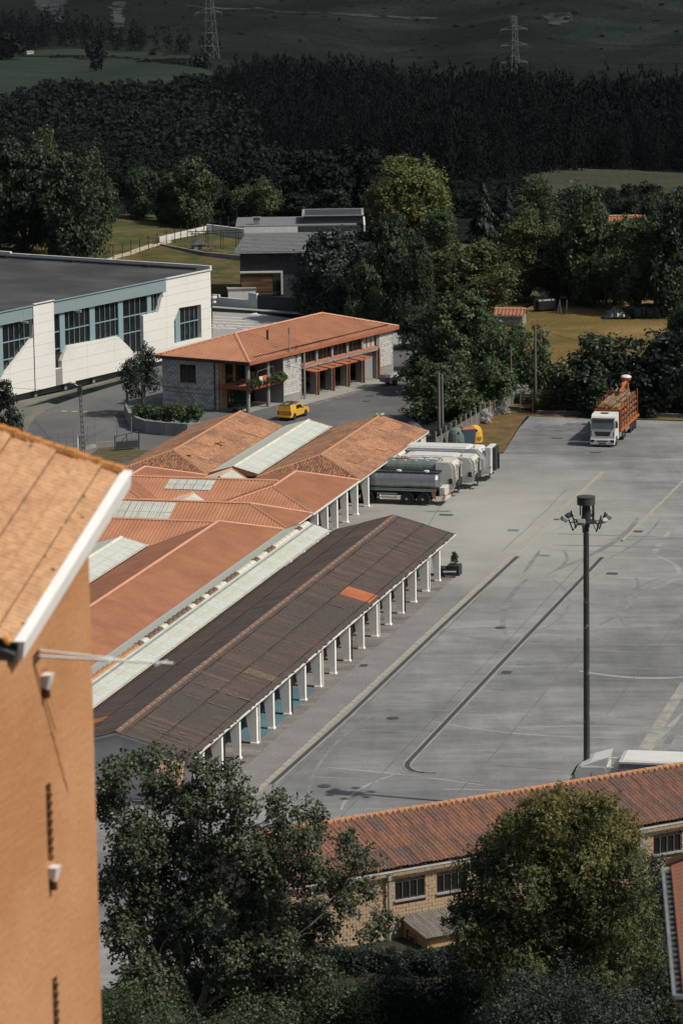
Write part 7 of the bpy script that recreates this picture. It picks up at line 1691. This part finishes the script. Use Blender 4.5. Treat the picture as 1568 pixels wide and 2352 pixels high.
# street side
b = at(330, 955); t = G(330, 955, 783, 130, 4, 'grey', 'slender grey green street tree between the hall and the fire station', wk=1.0)
G(12, 1010, 872, 84, 0, 'black', 'dark evergreen bush at the left edge above the orange tower roof', 'shrub', 'shrub', 's')
G(30, 1010, 935, 50, 0, 'black', 'small dark conifer beside the evergreen bush at the left edge', 'conifer', 'conifer', 'c')
hg = T('hedge', 'clipped leafy hedge on the curved wall beside the fire station', 'hedge', at(400, 992))
hl = []
for i in range(26):
    q_ = at(316 + i * 5.6, 985 + 4 * math.sin(i / 25 * 2.2)) - at(400, 992)
    hl.append((q_.x, q_.y + .8 + rnd.uniform(-.3, .5), 1.3 + rnd.uniform(-.25, .45), rnd.uniform(.5, .75)))
o = P('foliage', leafmesh('foliage', *leaves(hl, 9000, .20, .65, 12, .4, .3, .6)), LM['mid'], hg)
st = MB()
for (x, y, z, r_) in hl[::3]: st.tube((x, y, 0), (x, y, z), .04, .02, 5)
P('stems', st, M['bark'], hg, kind='stuff')
ps_ = T('potted_shrub', 'small clipped evergreen growing in the dark square planter', 'shrub', at(1043, 1320) + V((0, 0, .82)))
P('foliage', leafmesh('foliage', *leaves([(0, 0, .3, .28), (.05, 0, .55, .26), (0, .03, .78, .2)], 900, .12, .5, 8, .3, .3, .6)), LM['olive'], ps_); P('stem', MB().tube((0, 0, 0), (0, 0, .5), .03), M['bark'], ps_)
for i in range(9):
    q_ = fs.location + FAx * (-.2 + .72 * i) + FAy * (-.5 + .1 * (i % 2)) + V((0, 0, 2.75))
    t = T('balcony_plant', ('trailing ivy pot at the left corner of the fire station balcony', 'pot plant by the towels on the balcony', 'low pot plant below the white towel', 'low pot plant below the orange towel', 'leafy pot plant right of the towels', 'bushy pot plant near the middle column', 'bushy pot plant right of the middle column', 'tall bushy plant at the right end of the balcony', 'trailing plant hanging off the right end of the balcony')[i], 'plant', q_)
    r_ = (.5, .35, .25, .22, .3, .35, .45, .5, .4)[i]; P('foliage', leafmesh('foliage', *leaves([(0, -.05, .15, r_), (.15, -.05, .0, r_ * .8), (-.1, -.1, -.2 if i in (0, 1, 8) else .1, r_ * .8)], 420, .16, .6, 7, .4, .2, .4)), LM['mid' if i % 2 else 'olive'], t); P('pot', MB().lathe([(.12, -.2), (.17, .05)], n=8), M['terracotta'], t)
iv = T('climber', 'dark climbing plant covering the foot of the balcony corner', 'climber', fs.location + FAx * -.3 + FAy * .9)
P('foliage', leafmesh('foliage', *leaves([(0, .2 * i, .4 + .35 * i, .45) for i in range(6)] + [(-.2, -.2 + .3 * i, .5, .4) for i in range(4)], 2200, .2, .6, 10, .4, .2, .5)), LM['dark'], iv); P('stem', MB().tube((0, .6, 0), (0, .8, 2.3), .04), M['bark'], iv)
# ---- foreground poplar and ash, shaped from their lobes
def lobes_at(pp, Y, spread, base, k=1.0):
    out = []
    for (x, y, r_) in pp:
        YY = Y + rnd.uniform(-spread, spread); q_ = atY(x, y, YY) - base; out.append((q_.x, q_.y, q_.z, r_ * YY / FPX * k))
    return out
def big_tree(name, label, base, L, n, size, m, bark, forks, per, asp, spread=.42, shell=.25, jit=.6, sprig=0.0):
    t = T(name, label, 'tree', base)
    P('crown', leafmesh('crown', *leaves(L, n, size, asp, per, spread, .12, shell, jit, sprig)), LM[m], t)
    mb = MB()
    for (a, b_, r0, r1) in forks: limb(mb, a, b_, r0, r1, 5, .05)
    P('trunk', mb, M[bark], t)
    br = MB()
    for (x, y, z, r_) in L:
        f_ = min(forks, key=lambda q_: (V(q_[1]) - V((x, y, z))).length); a = V(f_[0]).lerp(V(f_[1]), rnd.uniform(.45, .95))
        limb(br, a, (x, y, z), .05, .012, 4, .08)
        for _ in range(3): e_ = unit(1)[0] * r_ * .95; limb(br, V((x, y, z)) - V(e_) * .1, V((x, y, z)) + V((e_[0], e_[1], abs(e_[2]))), .016, .005, 2, .12)
    P('branches', br, M[bark], t, kind='stuff')
    return t
PB = V((-6.2, 171, 0))
pop = [(262, 1805, 36), (300, 1780, 32), (250, 1870, 48), (342, 1765, 30), (392, 1768, 28), (372, 1835, 50), (470, 1795, 34), (452, 1868, 60), (528, 1800, 28), (548, 1862, 42), (320, 1945, 80), (430, 1970, 80), (538, 1950, 70), (642, 1866, 28), (640, 1925, 42), (704, 1885, 28), (700, 1950, 42), (728, 1905, 22), (612, 2005, 66), (715, 2025, 48), (800, 1945, 26), (812, 1992, 28), (846, 1985, 20), (782, 2046, 36), (842, 2058, 22), (800, 2092, 26), (262, 2040, 52), (355, 2070, 76), (470, 2080, 84), (595, 2100, 74), (685, 2120, 50), (290, 2150, 66), (410, 2180, 80), (530, 2210, 80), (640, 2190, 60), (750, 2140, 30), (880, 2130, 22), (850, 2150, 24), (340, 2265, 80), (470, 2290, 80), (600, 2290, 80), (700, 2240, 60)]
pop = [(x, y - (14 if y < 1900 else 4), r_) for x, y, r_ in pop]
LP = lobes_at(pop, 171.0, 2.6, PB, .70)
P3 = lambda x, y, dy=0: tuple(atY(x, y, 171 + dy) - PB)
big_tree('poplar', 'large foreground poplar with glinting leaves and bare pale branches, lower left', PB, LP, 82000, .17, 'poplar', 'bark_pale', [((0, 0, -1), P3(450, 2330), .30, .24), (P3(450, 2330), P3(520, 2130, 1), .2, .12), (P3(520, 2130, 1), P3(560, 1900, 1), .11, .04), (P3(450, 2330), P3(380, 2100, -1), .17, .1), (P3(380, 2100, -1), P3(330, 1880, -1), .09, .03), (P3(520, 2130, 1), P3(720, 2010, 0), .09, .03), (P3(450, 2330), P3(680, 2150, -1.5), .12, .05), (P3(680, 2150, -1.5), P3(820, 2020, -1.5), .05, .02)], 17, .72, .36, .35, .7, .70)
t2 = T('poplar', 'second paler trunk leaning right at the foot of the foreground poplar', 'tree', V((-4.3, 172.5, 0)))
mb = MB(); limb(mb, (0, 0, -1), (1.2, .5, 4.6), .22, .15, 5, .03); limb(mb, (1.2, .5, 4.6), (2.6, .8, 8.2), .13, .04, 5, .05); P('trunk', mb, M['bark_pale'], t2)
P('crown', leafmesh('crown', *leaves([(2.2, .6, 6.8, .9), (2.8, .8, 8.0, .8), (1.2, .3, 5.4, .7)], 2600, .155, .72, 13, .4, .1, .2)), LM['poplar'], t2)
AB = V((10.0, 178, 0))
ash = [(1290, 1905, 66), (1232, 1885, 46), (1350, 1895, 52), (1398, 1868, 20), (1345, 1850, 20), (1280, 1855, 30), (1182, 1930, 52), (1122, 1962, 46), (1072, 2010, 38), (1402, 1960, 62), (1442, 2030, 62), (1300, 2000, 100), (1185, 2040, 82), (1095, 2090, 62), (1050, 2108, 34), (1400, 2110, 92), (1475, 2105, 42), (1280, 2140, 112), (1150, 2170, 92), (1450, 2195, 72), (1340, 2250, 110), (1205, 2290, 100), (1085, 2205, 54), (1060, 2160, 36), (1420, 1910, 34), (1160, 1985, 50)]
ash = [(1285 + (x - 1285) * .95, 1850 + (y - 1850) * .97 + 6, r_) for x, y, r_ in ash]
LA = lobes_at(ash, 178.0, 2.4, AB, .86); A3 = lambda x, y, dy=0: tuple(atY(x, y, 178 + dy) - AB)
big_tree('ash_tree', 'large round foreground ash with sunlight tinted into its top leaves, lower right', AB, LA, 78000, .20, 'ash', 'bark', [((0, 0, -1), A3(1285, 2260), .28, .2), (A3(1285, 2260), A3(1300, 1960), .18, .06), (A3(1285, 2260), A3(1150, 2040, -1), .12, .04), (A3(1285, 2260), A3(1430, 2060, 1), .12, .04)], 16, .42, .40, .35, .5, .75)
ash_t = [o for o in col.objects if o.name.startswith('ash_tree')][0]
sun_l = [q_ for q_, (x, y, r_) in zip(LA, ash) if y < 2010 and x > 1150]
o = P('sun_tinted_crown', leafmesh('sun_tinted_crown', *leaves([(x + .25, y - .25, z + .3, r_ * .95) for x, y, z, r_ in sun_l], 15000, .20, .42, 16, .4, .35, .7, .5, .75)), LM['ash_sun_tint'], ash_t); o['label'] = 'leaves tinted yellow for the sunlit top of the ash'  # sunlight on the upper right crown put into a yellower leaf colour
def bush_at(label, pp, Y, n, size, m, asp=.6, sp=1.2):
    b_ = atY(pp[0][0], 2400, Y); b_.z = 0; t = T('shrub', label, 'shrub', b_); L = lobes_at(pp, Y, sp, b_)
    L += [(x, y, max(z - 1.2, .4), r_ * 1.1) for (x, y, z, r_) in L]
    P('foliage', leafmesh('foliage', *leaves(L, n, size, asp, 14, .4, .25, .4)), LM[m], t)
    st = MB()
    for (x, y, z, r_) in L[:6]: limb(st, (x * .3, y * .3, -.5), (x, y, z), .06, .02, 3)
    P('stems', st, M['bark'], t, kind='stuff')
bush_at('silver green bush at the right edge before the workshop windows', [(1478, 1985, 34), (1520, 1995, 36), (1556, 2002, 34), (1540, 2050, 50), (1500, 2060, 50), (1590, 2030, 50)], 184, 9000, .15, 'grey')
bush_at('dark thicket in the bottom middle below the tan workshop wall', [(900, 2268, 50), (960, 2290, 50), (860, 2300, 55), (1020, 2290, 60), (1040, 2250, 40), (930, 2330, 60)], 182, 10000, .16, 'black')
bush_at('dark thicket between the poplar and the workshop wall', [(690, 2250, 45), (740, 2270, 55), (790, 2290, 50), (820, 2320, 60)], 180, 7000, .16, 'mid')
bush_at('blue green bush at the bottom in front of the ash tree', [(1200, 2280, 60), (1290, 2260, 60), (1250, 2330, 70), (1360, 2300, 60), (1430, 2330, 70), (1150, 2340, 60)], 171, 14000, .14, 'grey')
bush_at('low dark hedge at the foot of the tan workshop wall', [(690, 2195, 30), (730, 2204, 30), (770, 2208, 30), (810, 2210, 30), (850, 2212, 30), (885, 2214, 28), (920, 2218, 28), (960, 2222, 28), (1000, 2218, 28), (1040, 2205, 34)], 189, 12000, .15, 'black', .6, .5)
bush_at('small dark shrub in the gap left of the ash trunk', [(1090, 2265, 40), (1120, 2290, 45), (1065, 2300, 45), (1110, 2330, 50)], 184, 5000, .15, 'dark')
bush_at('rank weeds along the base of the tan wall beside the lean-to', [(700, 2180, 22), (740, 2188, 20), (780, 2192, 20), (820, 2196, 18), (860, 2200, 18), (900, 2204, 16), (940, 2206, 18), (985, 2208, 18)], 190.5, 7000, .14, 'dark', .6, .3)
bush_at('black undergrowth in the bottom right corner', [(1500, 2240, 60), (1540, 2290, 60), (1480, 2330, 70), (1560, 2200, 50)], 180, 7000, .16, 'dark')
bush_at('leafy undergrowth at the bottom left beside the orange tower', [(280, 2300, 50), (330, 2330, 60), (260, 2350, 60), (400, 2345, 60), (560, 2340, 60), (640, 2335, 50)], 166, 10000, .15, 'mid')
# ---- woods on the far hillside
def scatter(poly, spacing, jit=.9):
    hp = [hit(*q_) for q_ in poly]
    x0, x1 = min(q_.x for q_ in hp) - 20, max(q_.x for q_ in hp) + 20; y0, y1 = min(q_.y for q_ in hp), max(q_.y for q_ in hp)
    gx, gy = np.meshgrid(np.arange(x0, x1, spacing), np.arange(y0, y1, spacing)); gx = gx.ravel() + rng.uniform(-1, 1, gx.size) * spacing * .5 * jit; gy = gy.ravel() + rng.uniform(-1, 1, gy.size) * spacing * .5 * jit
    gz = ground_z(gx, gy); px_, py_ = pix(gx, gy, gz); k = inside(px_, py_, poly); return gx[k], gy[k], gz[k]
def wood(name, parts, sizes, m):
    """all trees of one far wood joined: parts are leaf sets of unit trees"""
    print('WOOD', name, len(sizes), len(sizes) * len(parts[0][0]))
    Cs, ts, bs, ns = [], [], [], []
    for (x, y, z, h, w, k, a) in sizes:
        C, t, b_, nn = parts[k]; ca, sa = math.cos(a), math.sin(a); R = np.array([[ca, sa, 0], [-sa, ca, 0], [0, 0, 1]]); S_ = np.array([w, w, h])
        Cs.append((C * S_) @ R + (x, y, z)); ts.append((t * S_) @ R); bs.append((b_ * S_) @ R); ns.append(nn @ R)
    o = P(name, leafmesh(name, np.concatenate(Cs), np.concatenate(ts), np.concatenate(bs), np.concatenate(ns)), LM[m]); o['kind'] = 'stuff'; return o
BU = [leaves(rand_lobes(7, 50 + i, .05, 1, .1, .2, .32), 190, .17, .8, 5, .4, .3, .6) for i in range(4)]
def pointed(n, size, seed):
    r = np.random.default_rng(seed); L = [(r.uniform(-.08, .08), r.uniform(-.08, .08), .12 + .115 * i, .34 * (1 - (i / 8) ** 1.6) + .07 + r.uniform(-.04, .05)) for i in range(8)]
    C, t, b, nn = leaves([(x, y, z, q_ * .62) for x, y, z, q_ in L], n, size, .7, 6, .5, .35, .5, .6); C[:, :2] *= 1.5; return C, t, b, nn
CU = [pointed(230, .095, 60 + i) for i in range(5)]
BN = [leaves(rand_lobes(12, 80 + i, .05, 1, .1, .15, .25), 1300, .062, .7, 10, .35, .3, .6) for i in range(3)]
CN = [pointed(1300, .05, 90 + i) for i in range(3)]
def wood2(name, far, near, sizes, m, lim=1150):
    a = [q_ for q_ in sizes if q_[1] > lim]; b = [q_ for q_ in sizes if q_[1] <= lim]
    if a: wood(name, far, a, m)
    if b: wood(name, near, [(*q_[:5], q_[5] % 3, q_[6]) for q_ in b], m)
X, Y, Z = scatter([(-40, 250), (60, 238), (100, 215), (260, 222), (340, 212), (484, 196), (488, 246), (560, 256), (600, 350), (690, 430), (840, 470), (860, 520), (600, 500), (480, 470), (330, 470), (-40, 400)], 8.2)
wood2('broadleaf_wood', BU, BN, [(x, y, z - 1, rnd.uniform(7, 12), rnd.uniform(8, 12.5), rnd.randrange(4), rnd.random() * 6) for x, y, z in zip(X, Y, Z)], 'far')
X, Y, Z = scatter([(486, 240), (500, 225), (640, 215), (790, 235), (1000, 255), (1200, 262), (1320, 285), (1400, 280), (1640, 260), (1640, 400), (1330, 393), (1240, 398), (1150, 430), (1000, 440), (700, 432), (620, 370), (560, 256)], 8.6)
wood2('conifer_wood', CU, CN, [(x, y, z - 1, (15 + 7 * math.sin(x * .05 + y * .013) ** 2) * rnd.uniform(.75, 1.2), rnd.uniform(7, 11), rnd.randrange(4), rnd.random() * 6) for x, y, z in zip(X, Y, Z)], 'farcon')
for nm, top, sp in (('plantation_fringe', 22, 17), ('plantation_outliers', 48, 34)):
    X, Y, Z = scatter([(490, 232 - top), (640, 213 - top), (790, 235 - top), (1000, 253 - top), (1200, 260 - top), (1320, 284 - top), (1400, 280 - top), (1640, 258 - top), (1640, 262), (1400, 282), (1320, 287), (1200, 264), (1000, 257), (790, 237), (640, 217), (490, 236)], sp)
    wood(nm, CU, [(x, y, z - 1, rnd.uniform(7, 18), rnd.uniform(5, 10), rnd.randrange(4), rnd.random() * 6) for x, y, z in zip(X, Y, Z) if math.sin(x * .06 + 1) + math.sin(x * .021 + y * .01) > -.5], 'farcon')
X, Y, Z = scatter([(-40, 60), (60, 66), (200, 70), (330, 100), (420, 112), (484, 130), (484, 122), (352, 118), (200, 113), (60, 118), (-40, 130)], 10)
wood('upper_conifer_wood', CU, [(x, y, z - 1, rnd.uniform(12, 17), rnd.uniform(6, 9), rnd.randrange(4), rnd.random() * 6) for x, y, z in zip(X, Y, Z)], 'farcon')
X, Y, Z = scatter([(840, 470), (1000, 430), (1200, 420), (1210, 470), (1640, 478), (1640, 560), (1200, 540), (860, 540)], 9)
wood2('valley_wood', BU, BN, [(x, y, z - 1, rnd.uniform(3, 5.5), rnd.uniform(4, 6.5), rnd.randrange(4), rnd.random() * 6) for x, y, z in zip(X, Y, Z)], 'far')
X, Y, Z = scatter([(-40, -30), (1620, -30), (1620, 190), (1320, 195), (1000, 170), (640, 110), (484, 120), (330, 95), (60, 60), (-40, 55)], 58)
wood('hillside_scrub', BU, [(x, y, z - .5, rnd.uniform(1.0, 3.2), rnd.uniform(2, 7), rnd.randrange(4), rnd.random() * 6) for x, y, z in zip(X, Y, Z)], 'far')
# the edge trees of the plantation and the hedge trees of the meadow, one by one
cu_ = leafmesh('conifer_crown', *pointed(420, .075, 70)); cu_.materials.append(LM['farcon']); bu_ = leafmesh('tree_crown', *leaves(rand_lobes(9, 77, .05, 1, .1, .18, .3), 420, .14, .75, 7, .4, .3, .6)); bu_.materials.append(LM['far'])
def one(x, y, h, w, me, name, label, group=None):
    b_ = hit(x, y); o = P(name, me, None, None, loc=b_ - V((0, 0, .5)), rot=(0, 0, rnd.random() * 6)); o.scale = (w, w, h); tag(o, label, 'conifer' if me is cu_ else 'tree', group); return o
edge = [(486, 240), (500, 225), (570, 222), (640, 215), (720, 226), (790, 235), (900, 245), (1000, 255), (1100, 258), (1200, 262), (1260, 275), (1320, 285), (1400, 280), (1500, 268), (1580, 262)]
for (a, b_) in zip(edge[:-1], edge[1:]):
    n = max(1, int(math.hypot(b_[0] - a[0], b_[1] - a[1]) / 9))
    for i in range(n):
        f_ = (i + rnd.random() * .8) / n; one(a[0] + (b_[0] - a[0]) * f_, a[1] + (b_[1] - a[1]) * f_ + rnd.uniform(-4, 6), rnd.uniform(13, 23), rnd.uniform(7, 10.5), cu_, 'conifer', 'dark conifer on the upper edge of the hillside plantation', 'conifers on the upper edge of the plantation')
for i, (x, y, h, w, lab) in enumerate(((222, 165, 13, 9, 'dark tree alone in the middle of the far left meadow'), (222, 138, 16, 13, 'dark tree in the hedge above the lone meadow tree'), (466, 156, 9, 9, 'small tree at the right end of the far meadow strip'), (352, 128, 5, 6, 'small bush in the hedge at the middle of the far meadow strip'), (20, 138, 17, 24, 'wide dark tree left of the far meadow at the frame edge'), (446, 150, 7, 6, 'little tree left of the small tree at the strip end'))): one(x, y, h, w, bu_, 'tree', lab)
for i in range(34): one(112 + i * 11 + rnd.uniform(-3, 3), 134 + max(0, i - 14) * 1.25 + rnd.uniform(-1, 1), rnd.uniform(1.6, 3.2), rnd.uniform(3, 5), bu_, 'hedge_bush', 'low dark bush in the hedge line across the far left meadow', 'hedge bushes across the far meadow')
hb = hit(70, 126); t = T('hill_shed', 'tiny white shed on the far left meadow strip', 'shed', hb, .3); P('walls', MB().box((0, 0, .8), (4.2, 2, 1.6)), M['white_wall'], t); P('roof', MB().hull([(-2.3, -1.2, 1.6), (2.3, -1.2, 1.6), (2.3, 1.2, 1.6), (-2.3, 1.2, 1.6)], [(-2.3, 0, 2.3), (2.3, 0, 2.3), (2.3, .05, 2.3), (-2.3, .05, 2.3)]), M['concrete'], t)
# ------------------------------------------------------------------ air
hz = MB().box((0, 2150, -25), (3200, 5200, 200))
hz_m = bpy.data.materials.new('haze'); hz_m.use_nodes = True
_n = hz_m.node_tree; _n.nodes.remove(_n.nodes['Principled BSDF'])
_v = _n.nodes.new('ShaderNodeVolumePrincipled'); _v.inputs['Color'].default_value = (.72, .80, .92, 1); _v.inputs['Density'].default_value = .000006; _v.inputs['Anisotropy'].default_value = .2
_n.links.new(_v.outputs[0], _n.nodes['Material Output'].inputs['Volume'])
S('haze', hz, hz_m, 'stuff')
